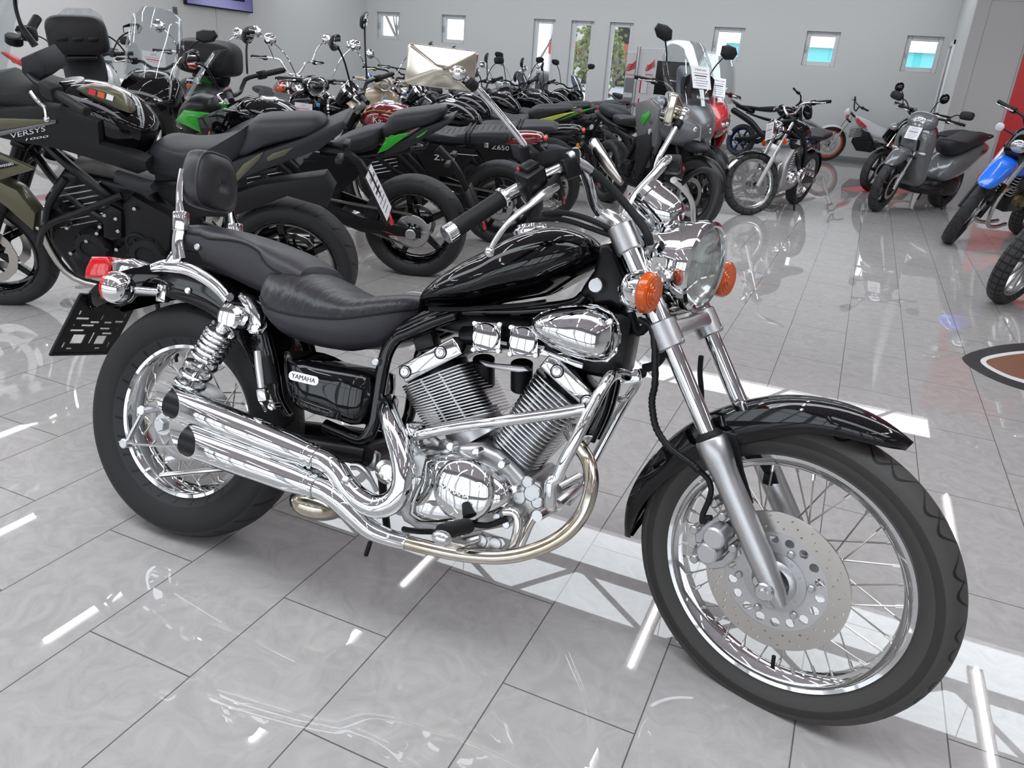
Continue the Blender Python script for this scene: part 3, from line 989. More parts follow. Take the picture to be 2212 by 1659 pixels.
# ---- mirrors
def mirror(stem, quad, s, nrm):
    def my(v):
        return V((v.x, v.y * -s, v.z))
    bm = tube(NB(), [my(q) for q in stem], [0.009, 0.0065, 0.0065, 0.0065][:len(stem)], 10, 5)
    mr = P('mirror', bm, CHROME, bar, label='rectangular chrome mirror on a long stem')
    bm = cyl(NB(), my(stem[0] - (stem[1] - stem[0]).normalized() * 0.008), my(stem[0] + (stem[1] - stem[0]).normalized() * 0.03), 0.0115, 12, bev=0.002)
    k = stem[-1] + (stem[-2] - stem[-1]).normalized() * 0.022
    cyl(bm, my(k), my(k + (stem[-2] - stem[-1]).normalized() * 0.022), 0.011, 12, bev=0.003)
    P('stem_collar', bm, RUBBER, mr)
    # pyramid-backed shell: rim rectangle -> shoulder -> apex
    c = (quad[0] + quad[1] + quad[2] + quad[3]) * 0.25
    n = V(nrm).normalized()
    u, w = (quad[1] - quad[0]), (quad[3] - quad[0])
    def rr(f, d, rad=0.22):
        out = []
        hu, hw = u * 0.5 * f, w * 0.5 * f
        lu, lw = u.length * f / 2, w.length * f / 2
        r = min(lu, lw) * rad
        for sx, sy in ((1, 1), (-1, 1), (-1, -1), (1, -1)):
            a0 = {(1, 1): 0, (-1, 1): 90, (-1, -1): 180, (1, -1): 270}[(sx, sy)]
            for j in range(5):
                a = radians(a0 + 22.5 * j)
                x = sx * (lu - r) + r * cos(a)
                y = sy * (lw - r) + r * sin(a)
                out.append(c + u.normalized() * x + w.normalized() * y + n * d)
        return [my(p) for p in out]
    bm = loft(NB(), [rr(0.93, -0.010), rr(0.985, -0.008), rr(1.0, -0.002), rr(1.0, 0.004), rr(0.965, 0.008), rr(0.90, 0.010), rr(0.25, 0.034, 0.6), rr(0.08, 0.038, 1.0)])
    P('mirror_shell', bm, mat('reflection_tint_chrome', (0.62, 0.57, 0.48), 0.13, 1.0), mr, angle=28)  # darker tan colour stands in for what the chrome would reflect
    bm = ell(NB(), my(stem[-1]), 0.0145, 18, 10)
    P('ball_joint', bm, CHROME, mr)
    bm = loft(NB(), [rr(0.90, -0.0102), rr(0.90, -0.0112)])
    P('mirror_glass', bm, mat('mirror_glass', (0.9, 0.9, 0.9), 0.01, 1.0), mr)
quad = [TH(p, y) for p, y in (((879, 93), -0.405), ((1031, 112), -0.30), ((1031, 196), -0.30), ((870, 182), -0.405))]
nrm = (quad[1] - quad[0]).cross(quad[3] - quad[0])
if nrm.y > 0:
    nrm = -nrm
ap = TH((990, 156), -0.33)
c_ = (quad[0] + quad[1] + quad[2] + quad[3]) * 0.25
stem = [TH((1136, 345), -0.215), TH((1132, 312), -0.225), TH((1115, 288), -0.235), TH((1040, 200), -0.30), ap + nrm.normalized() * 0.030]
stem = [stem[0], stem[1], stem[2], stem[3], stem[4]]
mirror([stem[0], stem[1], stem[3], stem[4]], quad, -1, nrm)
def flip(v):
    return V((v.x, -v.y, v.z))
sl = [flip(TH(p, y)) for p, y in (((1413, 402), 0.205), ((1420, 350), 0.21), ((1446, 300), 0.25), ((1478, 245), 0.30))]
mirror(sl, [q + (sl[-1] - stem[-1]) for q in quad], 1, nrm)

# ---- petrol tank
tank_tab = []
for px_t, px_b, w, be in (((917, 651), (919, 660), 0.030, 0.5), ((926, 630), (930, 667), 0.075, 0.40), ((950, 603), (960, 668), 0.098, 0.36), ((1000, 568), (1005, 667), 0.115, 0.34), ((1063, 536), (1063, 664), 0.128, 0.36),
                          ((1106, 512), (1115, 658), 0.134, 0.40), ((1152, 496), (1165, 652), 0.136, 0.44), ((1202, 489), (1215, 642), 0.134, 0.48), ((1240, 494), (1255, 620), 0.124, 0.5), ((1278, 512), (1282, 590), 0.100, 0.5), ((1303, 540), (1302, 562), 0.05, 0.5)):
    t_, b_ = B(px_t, -0.03), B(px_b, -0.08)
    tank_tab.append((t_.x, b_.z, t_.z, w, be))
bm = sect_loft(NB(), tank_tab, 40, 60, pw=2.25)
tank = P('fuel_tank', bm, GLOSS, label='glossy black teardrop fuel tank', angle=60)
c = B(a7(590, 770), 0.0)
A = axisM(c + V((0, 0, -0.004)), (-0.22, 0, 1))
bm = lathe(NB(), [(0.042, -0.012), (0.044, -0.002), (0.040, 0.004), (0.034, 0.006), (0.030, 0.013), (0.018, 0.016), (0, 0.016)], A, 36)
for k in range(12):
    a = 2 * pi * k / 12
    cyl(bm, A @ V((0.031 * cos(a), 0.031 * sin(a), 0.004)), A @ V((0.031 * cos(a), 0.031 * sin(a), 0.013)), 0.004, 6)
P('filler_cap', bm, CHROME, tank)
tb = [B(p, -0.118) for p in ((928, 668), (1000, 668), (1060, 664), (1125, 660), (1180, 652))]
bm = tube(NB(), tb, 0.006, 8, 5)
mirror_y(bm)
P('tank_seam', bm, GLOSS, tank)

# ---- frame and dark mechanicals
bm = NB()
for s in (-1, 1):
    y = 0.095
    fr = [B(b3(*p), -y) for p in ((1760, 230), (1560, 300), (1370, 385), (1250, 440), (1170, 560), (1120, 760), (1085, 980), (1050, 1180), (960, 1300), (780, 1240), (640, 1180))]
    tube(bm, [V((q.x, s * y, q.z)) for q in fr], 0.016, 12, 5)
    fr2 = [B(p, -0.08) for p in ((1262, 640), (1230, 660), (1120, 672), (980, 672), (930, 680), (850, 715), (760, 745), (660, 720), (560, 660), (520, 640))]
    tube(bm, [V((q.x, s * 0.075, q.z)) for q in fr2], 0.015, 10, 5)
    dn = [B(p, -0.03) for p in ((1300, 640), (1325, 740), (1318, 820), (1300, 890), (1272, 950))]
    tube(bm, [V((q.x, s * 0.03, q.z)) for q in dn], 0.016, 10, 4)
    bkq = [B(p, -0.09) for p in (b3(110, 280), b3(150, 450), b3(210, 700), b3(250, 950), b3(330, 1100))]
    tube(bm, [V((q.x, s * 0.09, q.z)) for q in bkq], 0.012, 10, 4)
P('frame', bm, GLOSS)
# steering head casting and its cover
hp = Bxz((a7(1150, 900), a7(1260, 880), a7(1330, 1010), a7(1400, 1180), a7(1420, 1400), a7(1330, 1470), a7(1250, 1420), a7(1000, 1460), a7(950, 1380), a7(1020, 1250), a7(1110, 1120)), -0.055)
bm = panel(NB(), hp, -0.055, 0.055, 0.014, 3)
hd_ = P('steering_head_cover', bm, SATIN)
bm = NB()
q = B(a7(1138, 1253), -0.066)
cyl(bm, (q.x, -0.078, q.z), (q.x, -0.05, q.z), 0.0165, 24, bev=0.002)
P('steering_lock_cap', bm, ALUP, hd_)
bm = NB()
q = B(a7(1070, 1390), -0.062)
lathe(bm, [(0.004, 0), (0.005, 0.006), (0.010, 0.006), (0.011, 0), (0.0, 0)], axisM((q.x, -0.056, q.z), (0, -1, 0)), 16)
P('head_bolt', bm, SATIN, hd_)
# air box, coils and other black blocks under the tank
bm = NB()
bx(bm, B((1080, 705), 0.0), (0.34, 0.12, 0.07), 0.02, (0, 0.02, 0))
bx(bm, B((1310, 740), 0.0), (0.13, 0.14, 0.15), 0.03)
q = B(b4(330, 390), -0.07)
bx(bm, (q.x, -0.07, q.z), (0.05, 0.05, 0.035), 0.006, (0, -0.45, 0))
q = B(b4(850, 620), -0.06)
for px_ in (b4(830, 640), b4(1150, 680)):
    q0 = B(px_, 0)
    cyl(bm, q0 + V((0, -0.03, 0.03)), q0 + V((0.0, 0.0, -0.03)), 0.026, 16)
P('airbox', bm, SATIN)
# ---- side cover
sc = Bxz([b3(*p) for p in ((250, 545), (285, 545), (300, 620), (420, 620), (560, 650), (720, 680), (900, 715), (960, 740), (1010, 770), (1010, 900), (980, 1060), (930, 1180), (840, 1190), (700, 1140), (540, 1090), (400, 1050), (320, 1000), (280, 880), (250, 720))], -0.13)
bm = puff(NB(), sc, -0.095, -0.142, 7, 3.2, ymid=0.095)
side = P('side_cover', bm, GLOSS, label='glossy black side cover', angle=50)
bc = B(b3(450, 780), -0.146)
ux = (B(b3(590, 812), -0.146) - B(b3(310, 745), -0.146)).normalized()
A = basis((bc.x, -0.1405, bc.z), ux, (0, 0, 1))
bm = NB()
W_, H_ = 0.083, 0.0225
pl = []
for sx in (1, -1):
    for j in range(9):
        a = radians(-90 + 22.5 * j) if sx > 0 else radians(90 + 22.5 * j)
        pl.append(A @ V((sx * (W_ / 2 - H_ / 2) + H_ / 2 * cos(a), H_ / 2 * sin(a), 0)))
prism(bm, pl, A.to_3x3() @ V((0, 0, 0.003)), 0.001, 1)
bd = P('maker_badge', bm, ALUP, side, label='silver oblong badge with lettering')
bm = text(NB(), 'YAMAHA', A @ TM(0, 0, 0.003), 0.0165, 0.0008, sx=0.95)
P('badge_lettering', bm, INK, bd)
lowc = Bxz([b3(*p) for p in ((330, 900), (420, 930), (560, 980), (720, 1040), (790, 1080), (770, 1150), (700, 1140), (520, 1090), (400, 1040), (340, 990))], -0.145)
bm = puff(NB(), lowc, -0.115, -0.150, 6, 2.6, ymid=-0.08)
cyl(bm, B(b3(840, 1110), -0.12), B(b3(845, 1112), -0.10), 0.014, 14)
P('lower_cover', bm, GLOSS, side)
bm = NB()
for p in ((1070, 640), (950, 915)):
    q = B(b3(*p), -0.12)
    cyl(bm, (q.x, -0.124, q.z), (q.x, -0.09, q.z), 0.0095, 14, bev=0.002)
P('cover_bolt', bm, ALU, side)

# ---- seats
def seat_profile(name, tops, lows, pipe, wtab, m, lab):
    """tops / lows / pipe: outline pixels of the silhouette, of the bottom edge and of the piping"""
    tp = sorted([(q.x, q.z) for q in (B(p, -0.04) for p in tops)])
    lw = sorted([(q.x, q.z) for q in (B(p, -0.12) for p in lows)])
    pp = sorted([(q.x, q.z) for q in (B(p, -0.145) for p in pipe)])
    x0, x1 = tp[0][0], tp[-1][0]
    rings, piping, skirts = [], [], []
    N = 40
    for i in range(N + 1):
        f = 0.5 - 0.5 * cos(pi * i / N)
        x = x0 + (x1 - x0) * f
        zt, zl, zp, w = interp(tp, x)[0], interp(lw, x)[0], interp(pp, x)[0], interp(wtab, (x - x0) / (x1 - x0))[0]
        zp = min(max(zp, zl + 0.008), zt - 0.012)
        ring = []
        for k in range(9):           # from the middle of the top out to the piping
            t = k / 8
            ring.append(V((x, w * sin(t * pi / 2) ** 0.9, zp + (zt - zp) * (cos(t * pi / 2) ** 0.75 if t < 1 else 0))))
        for t in (0.0, 0.25, 0.5, 0.75, 1.0):
            ring.append(V((x, w * (1.0 + 0.02 * sin(pi * t) - 0.22 * t * t), zp - 0.006 + (zl - zp + 0.006) * t)))
        full = [V((p.x, -p.y, p.z)) for p in ring[:10]] + [p for p in ring[:10][::-1]]
        rings.append(full[:-1])
        low = [V((p.x, -p.y, p.z)) for p in ring[8:]]
        skirts.append(low + [V((p.x, -p.y, p.z)) for p in low[::-1]])
        piping.append(V((x, -w * 1.005, zp - 0.003)))
    bm = loft(NB(), rings)
    st = P(name, bm, m, label=lab, angle=70)
    P('seat_skirt', loft(NB(), skirts), LEATHER, st, angle=70)
    bm = tube(NB(), piping, 0.0026, 6, 1)
    mirror_y(bm)
    P('seat_piping', bm, SATIN, st)
    return st
WRINK = mat('gathered_leather', (0.017, 0.017, 0.021), 0.36, bump=(42, 0.5, (1.6, 0.35, 0.6)))
seat_profile('rider_seat', [(603, 640), (606, 600), (616, 580), (645, 576), (677, 586), (715, 604), (753, 626), (791, 639), (830, 637), (867, 635), (900, 638), (915, 645)],
             [(570, 655), (580, 680), (605, 712), (650, 735), (700, 750), (745, 756), (790, 750), (835, 735), (875, 705), (905, 678), (915, 660)],
             [(566, 640), (578, 656), (592, 664), (630, 675), (667, 681), (730, 686), (793, 677), (869, 662), (892, 658), (915, 654)],
             [(0, 0.10), (0.06, 0.145), (0.2, 0.165), (0.5, 0.160), (0.75, 0.130), (0.92, 0.095), (1, 0.06)], WRINK, 'gathered black leather rider seat')
seat_profile('passenger_seat', [(405, 500), (420, 488), (450, 486), (500, 495), (545, 508), (590, 526), (630, 540), (660, 556), (682, 575)],
             [(408, 545), (415, 562), (450, 582), (490, 602), (540, 625), (570, 632), (600, 636), (640, 640), (680, 645)],
             [(407, 500), (425, 508), (470, 512), (510, 520), (545, 540), (560, 565), (600, 590), (650, 600), (682, 590)],
             [(0, 0.06), (0.06, 0.095), (0.3, 0.105), (0.6, 0.115), (0.85, 0.12), (1, 0.10)], LEATHER, 'black leather passenger seat')
bm = NB()
q = B((430, 534), -0.10)
cyl(bm, (q.x, -0.110, q.z), (q.x, -0.09, q.z), 0.0085, 16, bev=0.002)
P('seat_lock', bm, ALU)

# ---- backrest
SB = [B((388, 560), -0.105), B((384, 520), -0.105), B((391, 478), -0.105), B((388, 440), -0.10), B((389, 400), -0.095), B((394, 365), -0.09)]
bm = NB()
tube(bm, [V((q.x, q.y, q.z)) for q in SB], [0.022, 0.017, 0.018, 0.011, 0.010, 0.009], 10, 5, flat=0.4, up=(0, 1, 0))
q = SB[2]
bx(bm, (q.x, q.y, q.z), (0.038, 0.022, 0.05), 0.005, (0, -0.12, 0))
prism(bm, [B(p, -0.11) for p in (a5(1395, 1055), a5(1530, 1055), a5(1560, 930), a5(1470, 930))], (0, 0.012, 0), 0.003)
mirror_y(bm)
top = SB[-1]
tube(bm, [V((top.x, -0.09, top.z - 0.01)), V((top.x, -0.06, top.z)), V((top.x, 0, top.z + 0.005)), V((top.x, 0.06, top.z)), V((top.x, 0.09, top.z - 0.01))], 0.009, 8, 5)
sissy = P('sissy_bar', bm, CHROME, label='chrome sissy bar')
pc = B((447, 392), 0.0)
z0, z1 = B((440, 452), -0.02).z, B((437, 330), 0.0).z
x0 = SB[4].x - 0.008
rings = []
N = 11
outl = []
zc, hh, hwid = (z0 + z1) / 2, (z1 - z0) / 2 * 1.02, 0.080
for k in range(36):
    a = 2 * pi * k / 36
    cc, ss = cos(a), sin(a)
    wy = hwid * (abs(cc) ** (2 / 4.0)) * (1 if cc >= 0 else -1)
    wz = hh * (abs(ss) ** (2 / 3.4)) * (1 if ss >= 0 else -1)
    wy *= 1.0 - 0.18 * (wz / hh if wz > 0 else 0)
    outl.append((wy - 0.016, wz))
for sc_, dx in ((0.86, 0.0), (0.97, 0.006), (1.0, 0.016), (1.0, 0.036), (0.965, 0.050), (0.88, 0.058), (0.70, 0.064), (0.45, 0.066), (0.22, 0.062), (0.06, 0.052)):
    rings.append([V((x0 + dx - (zc + z * sc_ - zc) * 0.10, y * sc_, zc + z * sc_)) for y, z in outl])
bm = loft(NB(), rings)
pad = P('backrest_pad', bm, mat('pleated_leather', (0.022, 0.022, 0.026), 0.40, bump=(40, 0.2, (1, 1, 0.6))), sissy, label='buttoned black leather backrest pad', angle=70)
bm = ell(NB(), (x0 + 0.056, -0.016, zc), (0.006, 0.009, 0.009), 14, 8)
P('pad_button', bm, LEATHER, pad)
bm = tube(NB(), [V((x0 + 0.052 - z * 0.10, y * 0.965, zc + z * 0.965)) for y, z in outl + outl[:1]], 0.0035, 6, 1, caps=False)
P('pad_welt', bm, LEATHER, pad)

# ---- rear mudguard, rails, lights
rings = []
pathf = [(-0.372, 0.570), (-0.335, 0.625), (-0.27, 0.672), (-0.19, 0.705), (-0.09, 0.724), (0.02, 0.722), (0.12, 0.695), (0.20, 0.645), (0.26, 0.575), (0.29, 0.50)]
sm = smooth_pts([V((x, 0, z)) for x, z in pathf], 5)
n = len(sm)
for i, p in enumerate(sm):
    t = (sm[min(i + 1, n - 1)] - sm[max(i - 1, 0)]).normalized()
    nn = V((-t.z, 0, t.x))
    f = i / (n - 1)
    hw = interp([(0, 0.055), (0.08, 0.078), (0.3, 0.088), (1, 0.088)], f)[0]
    sk = interp([(0, 0.012), (0.1, 0.045), (0.35, 0.070), (0.7, 0.075), (1, 0.05)], f)[0]
    o1, i1 = [], []
    for k in range(13):
        v = -1 + 2 * k / 12
        av = abs(v)
        yy = hw * min(1, av * 1.45) ** 0.9 * (1 if v >= 0 else -1)
        dr = -0.016 * min(1, av * 1.45) ** 2 - (sk * (av - 0.69) / 0.31 if av > 0.69 else 0)
        o1.append(p + nn * dr + V((0, yy, 0)))
        i1.append(p + nn * (dr - 0.004) + V((0, yy * 0.95, 0)))
    rings.append(o1 + i1[::-1])
bm = loft(NB(), rings)
rfen = P('rear_mudguard', bm, GLOSS, angle=50)
bm = NB()
rail = [(327, 579), (352, 574), (382, 576), (412, 584), (442, 600), (470, 622), (492, 648)]
tube(bm, [B(p, -0.100) for p in rail], [0.010, 0.0155, 0.0165, 0.0165, 0.016, 0.0155, 0.014], 12, 5, flat=0.45, up=(0, 1, 0))
cyl(bm, B((497, 642), -0.118), B((498, 643), -0.09), 0.011, 14, bev=0.002)
mirror_y(bm)
P('mudguard_rail', bm, CHROME, rfen, label='arched chrome seat rail')
bm = NB()
q = B((408, 628), -0.088)
cyl(bm, (q.x, -0.096, q.z), (q.x, -0.08, q.z), 0.009, 14, bev=0.003)
q = B((330, 668), -0.07)
P('mudguard_bolt', bm, CHROME, rfen)
# tail lamp
hx = [B(p, -0.03) for p in ((252, 562), (300, 560), (333, 583), (310, 605), (258, 618))]
bm = prism(NB(), [V((q.x, -0.055, q.z)) for q in hx], (0, 0.11, 0), 0.010, 3)
tl = P('tail_lamp', bm, CHROME, rfen, label='chrome tail lamp housing')
lx = [B(p, -0.03) for p in (a5(850, 1010), a5(985, 1012), a5(1010, 1080), a5(985, 1190), a5(790, 1195), a5(800, 1110))]
bm = prism(NB(), [V((q.x, -0.06, q.z)) for q in lx], (0, 0.12, 0), 0.008, 3)
P('tail_lens', bm, REDL, tl, label='red tail lamp lens')
# rear turn signals
c = B((251, 621), -0.155)
for s in (-1, 1):
    cc = V((c.x, 0.155 * s, c.z))
    A = axisM(cc, (-1, -0.1 * s, 0.05), (0, 0, 1))
    bm = lathe(NB(), [(0, -0.045), (0.018, -0.043), (0.034, -0.030), (0.0405, -0.012), (0.0415, 0.0), (0.039, 0.002)], A, 32)
    sg = P('rear_turn_signal', bm, CHROME)
    bm = lathe(NB(), [(0.0395, 0.0), (0.040, 0.012), (0.034, 0.018), (0, 0.021)], A, 28)
    P('signal_lens', bm, REDL if s < 0 else ORANGEL, sg)
    bm = NB()
    cyl(bm, cc + V((0.02, -0.03 * s, 0)), V((cc.x + 0.075, 0.085 * s, cc.z + 0.004)), 0.010, 12)
    bx(bm, (cc.x + 0.085, 0.086 * s, cc.z + 0.002), (0.03, 0.02, 0.045), 0.004)
    P('signal_stem', bm, CHROME, sg)
# number plate carrier: black, pierced with slots
tl_, bl_ = B((176, 640), -0.085), B((113, 764), -0.085)
xa = V((0, 1, 0))
za = (V((bl_.x, 0, bl_.z)) - V((tl_.x, 0, tl_.z)))
Lz = za.length
za.normalize()
o_ = V((tl_.x, -0.085, tl_.z))
def pq(u, v):
    return o_ + xa * (u * 0.20) + za * (v * Lz)
def slot(u0, v0, u1, v1):
    return [pq(u0, v0), pq(u1, v0), pq(u1, v1), pq(u0, v1)]
slots = [slot(*s) for s in ((0.10, 0.24, 0.14, 0.32), (0.10, 0.36, 0.32, 0.40), (0.36, 0.42, 0.52, 0.46), (0.24, 0.48, 0.46, 0.52), (0.10, 0.57, 0.33, 0.61), (0.19, 0.66, 0.40, 0.83), (0.09, 0.80, 0.13, 0.90), (0.18, 0.90, 0.28, 0.93),
                             (0.51, 0.30, 0.54, 0.40), (0.50, 0.62, 0.54, 0.83), (0.60, 0.42, 0.74, 0.46), (0.58, 0.53, 0.76, 0.57), (0.66, 0.62, 0.84, 0.66), (0.60, 0.68, 0.78, 0.84), (0.78, 0.40, 0.94, 0.44), (0.90, 0.26, 0.93, 0.34), (0.86, 0.80, 0.89, 0.90), (0.66, 0.90, 0.76, 0.93),
                             (0.10, 0.48, 0.13, 0.51), (0.14, 0.71, 0.16, 0.74), (0.88, 0.54, 0.91, 0.57), (0.26, 0.26, 0.28, 0.29), (0.40, 0.27, 0.42, 0.30), (0.64, 0.28, 0.66, 0.31), (0.76, 0.30, 0.78, 0.33))]
nrm_ = xa.cross(za)
bm = plate_with_holes(NB(), [pq(0, 0), pq(1, 0), pq(1, 1), pq(0, 1)], slots, nrm_ * 0.004)
pln = P('plate_carrier', bm, MATTE, label='black pierced number plate carrier', flat=True)
bm = NB()
for u0, v0, u1, v1 in ((-0.01, -0.03, 1.01, 0.02), (-0.01, 0.97, 1.01, 1.05), (-0.015, 0, 0.015, 1), (0.985, 0, 1.015, 1)):
    prism(bm, slot(u0, v0, u1, v1), nrm_ * 0.010, 0.002, 1)
for u in (0.24, 0.84):
    cyl(bm, pq(u, 0.13) - nrm_ * 0.008, pq(u, 0.13) + nrm_ * 0.014, 0.009, 12, bev=0.002)
P('carrier_rim', bm, SATIN, pln)
bm = NB()
tube(bm, [pq(0.5, 0.05) + nrm_ * 0.0, V((-0.28, 0, 0.60)), V((-0.24, 0, 0.66))], 0.016, 8, 3)
P('carrier_arm', bm, SATIN, pln)

# ---- rear shock absorbers
st_, sb_ = B(b1(1660, 640), -0.145), B(b1(1290, 1280), -0.145)
sdx = (sb_ - st_)
for s in (-1, 1):
    def my(v):
        return V((v.x, v.y * -s, v.z))
    t0, t1 = st_, V((sb_.x - 0.035, -0.145, sb_.z - 0.055))
    d = (t1 - t0).normalized()
    L = (t1 - t0).length
    bm = cyl(NB(), my(t0), my(t1), 0.009, 14)
    cyl(bm, my(t0 + d * 0.02), my(t0 + d * L * 0.36), 0.018, 16)
    shock = P('shock_absorber', bm, CHROME2)
    bm = helix(NB(), my(t0 + d * 0.045), my(t0 + d * (L - 0.03)), 0.0335, 0.0056, 10.5, 8, 18, tight=[(0, 0.0), (0.2, 0.12), (0.5, 0.33), (0.57, 0.40), (0.68, 0.55), (0.78, 0.69), (0.9, 0.86), (1, 1)])
    P('shock_spring', bm, mat('satin_chrome', (0.68, 0.69, 0.71), 0.17, 1.0), shock, label='chrome coil spring')
    bm = NB()
    A = axisM(my(t0 + d * 0.005), my(V((0, -1, 0))), (1, 0, 0))
    lathe(bm, [(0, -0.035), (0.030, -0.035), (0.033, -0.02), (0.033, 0.008), (0.026, 0.016), (0, 0.020)], A, 28)
    P('shock_cap', bm, CHROME, shock)
    bm = NB()
    q = B(b1(1800, 620), -0.125)
    pb = [B(b1(*p), -0.122) for p in ((1700, 470), (1740, 450), (1800, 480), (1860, 560), (1900, 640), (1910, 720), (1890, 800), (1810, 800), (1775, 760), (1800, 700), (1790, 620), (1740, 540))]
    prism(bm, [my(v) for v in pb], my(V((0, 0.03, 0))), 0.007, 2)
    q = B(b1(1855, 750), -0.128)
    cyl(bm, my(q), my(q + V((0, 0.02, 0))), 0.012, 14, bev=0.003)
    P('shock_mount', bm, CHROME, shock)
# swing arm
bm = NB()
for s in (-1, 1):
    tube(bm, [(0.0, 0.098 * s, 0.312), (0.2, 0.10 * s, 0.325), (0.42, 0.10 * s, 0.345), (0.56, 0.08 * s, 0.352)], [0.018, 0.023, 0.026, 0.028], 12, 4)
    cyl(bm, (0, 0.085 * s, 0.312), (0, 0.118 * s, 0.312), 0.026, 18, bev=0.003)
cyl(bm, (0.56, -0.10, 0.352), (0.56, 0.10, 0.352), 0.028, 16)
P('swing_arm', bm, SATIN)
bm = NB()
q = B((322, 919), -0.128)
cyl(bm, (0, -0.11, 0.312), (0, -0.138, 0.312), 0.017, 6, bev=0.002)
cyl(bm, (0, -0.10, 0.312), (0, -0.124, 0.312), 0.030, 20, bev=0.003)
P('axle_nut', bm, ALU)
bm = NB()
p0, p1 = B((312, 886), -0.10), B((274, 957), -0.115)
tube(bm, [p0, p1], [0.011, 0.009], 8, 1, flat=0.6)
for q in (p0, p1):
    cyl(bm, q + V((0, -0.014, 0)), q + V((0, 0.012, 0)), 0.013, 14, bev=0.002)
tube(bm, [B((258, 954), -0.115), p1, B((300, 960), -0.115), B((395, 966), -0.12), B((560, 1010), -0.13)], 0.0035, 8, 1)
cyl(bm, p0, p0 + V((0, 0.05, 0)), 0.010, 10)
P('brake_arm', bm, ALUP)
bm = tube(NB(), [B((350, 1026), -0.085), B((400, 1021), -0.09), B((505, 1011), -0.10), B((620, 1000), -0.10)], [0.010, 0.011, 0.011, 0.011], 10, 3, flat=0.7)
P('torque_arm', bm, CHROME2)

# ---- exhaust
MY = -0.205
up = [B((361, 863), MY), B((520, 927), MY), B((680, 988), MY)]
lo_ = [B((394, 944), MY - 0.01), B((540, 1000), MY - 0.01), B((680, 1050), MY - 0.01)]
def muffler(a, b, r0, r1, name):
    d = (b - a).normalized()
    L = (b - a).length
    seg = 32
    A = axisM(a, d, (0, 0, 1))
    rings = []
    for h, r in ((0.14, r0 * 0.90), (0.0, r0 * 0.93), (0, r0), (L * 0.5, r0 * 0.93), (L * 0.85, (r0 + r1) * 0.5), (L, r1)):
        ring = []
        for k in range(seg):
            a_ = 2 * pi * k / seg
            q = V((r * cos(a_), r * sin(a_), h))
            if h < 0.01:      # slash-cut mouth: the top stands back, the underside runs on
                q.z += 0.078 * r / 0.042 * (-(A.to_3x3() @ V((cos(a_), sin(a_), 0))).y) - 0.004 * cos(a_)
            ring.append(A @ q)
        rings.append(ring)
    bm = loft(NB(), rings, cap=False)
    m = P(name, bm, CHROME, angle=35, label='long chrome slash-cut silencer')
    lathe_in = lathe(NB(), [(0, 0.13), (r0 * 0.90, 0.13), (r0 * 0.905, 0.02)], A, 28)
    P('silencer_mouth', lathe_in, SATIN, m)
    bm = lathe(NB(), [(r1 * 0.98, L - 0.024), (r1 * 1.13, L - 0.022), (r1 * 1.13, L - 0.014), (r1 * 1.02, L - 0.010), (r1 * 1.02, L - 0.004), (r1 * 1.12, L - 0.002), (r1 * 1.12, L + 0.006), (r1 * 0.98, L + 0.008)], A, 28)
    P('silencer_collar', bm, CHROME, m)
    return m
m1 = muffler(up[0], up[2], 0.0415, 0.0265, 'silencer')
m2 = muffler(lo_[0], lo_[2], 0.0420, 0.0270, 'silencer')
bm = tube(NB(), [up[2], B((700, 995), MY), B((725, 1015), MY), B((748, 1048), MY), B((775, 1076), MY - 0.004), B((812, 1094), MY - 0.006), B((846, 1085), MY - 0.006), B((868, 1056), MY - 0.004), B((872, 1015), MY), B((863, 970), MY + 0.01), B((848, 925), MY + 0.03), B((838, 888), MY + 0.07), B((842, 868), MY + 0.12)],
          [0.0255] * 4 + [0.026] * 6 + [0.025, 0.023, 0.02], 20, 7)
hp_ = P('rear_header_pipe', bm, CHROME, label='chrome U-bent header pipe')
bm = NB()
q = B(b2(2150, 1020), MY - 0.024)
cyl(bm, q, q + V((0, 0.02, 0)), 0.010, 14, bev=0.003)
P('header_clamp', bm, CHROME, hp_)
lowp = [lo_[2], B((705, 1060), MY - 0.01), B((730, 1078), MY - 0.01), B((765, 1112), MY), B((800, 1143), MY + 0.01), B((838, 1160), MY + 0.015), B((878, 1171), MY + 0.02)]
bm = tube(NB(), lowp, [0.026, 0.026, 0.0255, 0.024, 0.022, 0.0195, 0.0185], 20, 6)
lh = P('front_header_shield', bm, CHROME)
cyl_b = NB()
lp2 = [B((874, 1170), MY + 0.02), B((930, 1184), MY + 0.02), B((1000, 1198), MY + 0.025), B((1080, 1203), MY + 0.03), B((1150, 1190), MY + 0.035), B((1215, 1158), MY + 0.045), B((1258, 1110), MY + 0.055), B((1277, 1050), MY + 0.065), B((1272, 1000), MY + 0.085), B((1254, 968), MY + 0.11)]
bm = tube(cyl_b, lp2, 0.0158, 18, 6)
P('front_header_pipe', bm, HEATED, label='heat-tinted front header pipe')
bm = NB()
q = B((1252, 962), MY + 0.115)
A = axisM(q, (B((1243, 945), MY + 0.13) - q))
box(bm, A, (0.06, 0.04, 0.008), 0.003)
cyl(bm, q, B((1235, 930), MY + 0.15), 0.020, 16)
P('exhaust_flange', bm, CHROME2)
# kick-stand end and lower collector
bm = cyl(NB(), B(b5(160, 985), 0.0), B(b5(118, 1110), 0.0), 0.006, 10, bev=0.002)
P('side_stand_foot', bm, RUBBER)
bm = NB()
tube(bm, [(0.50, 0.12, 0.30), (0.50, 0.19, 0.15), (0.50, 0.262, 0.015 + 0.0)], [0.013, 0.011, 0.010], 10, 3)
P('side_stand', bm, SATIN)
bm = ell(NB(), B((690, 1085), -0.05), (0.075, 0.07, 0.042), 22, 12)
P('collector_box', bm, HEATED)

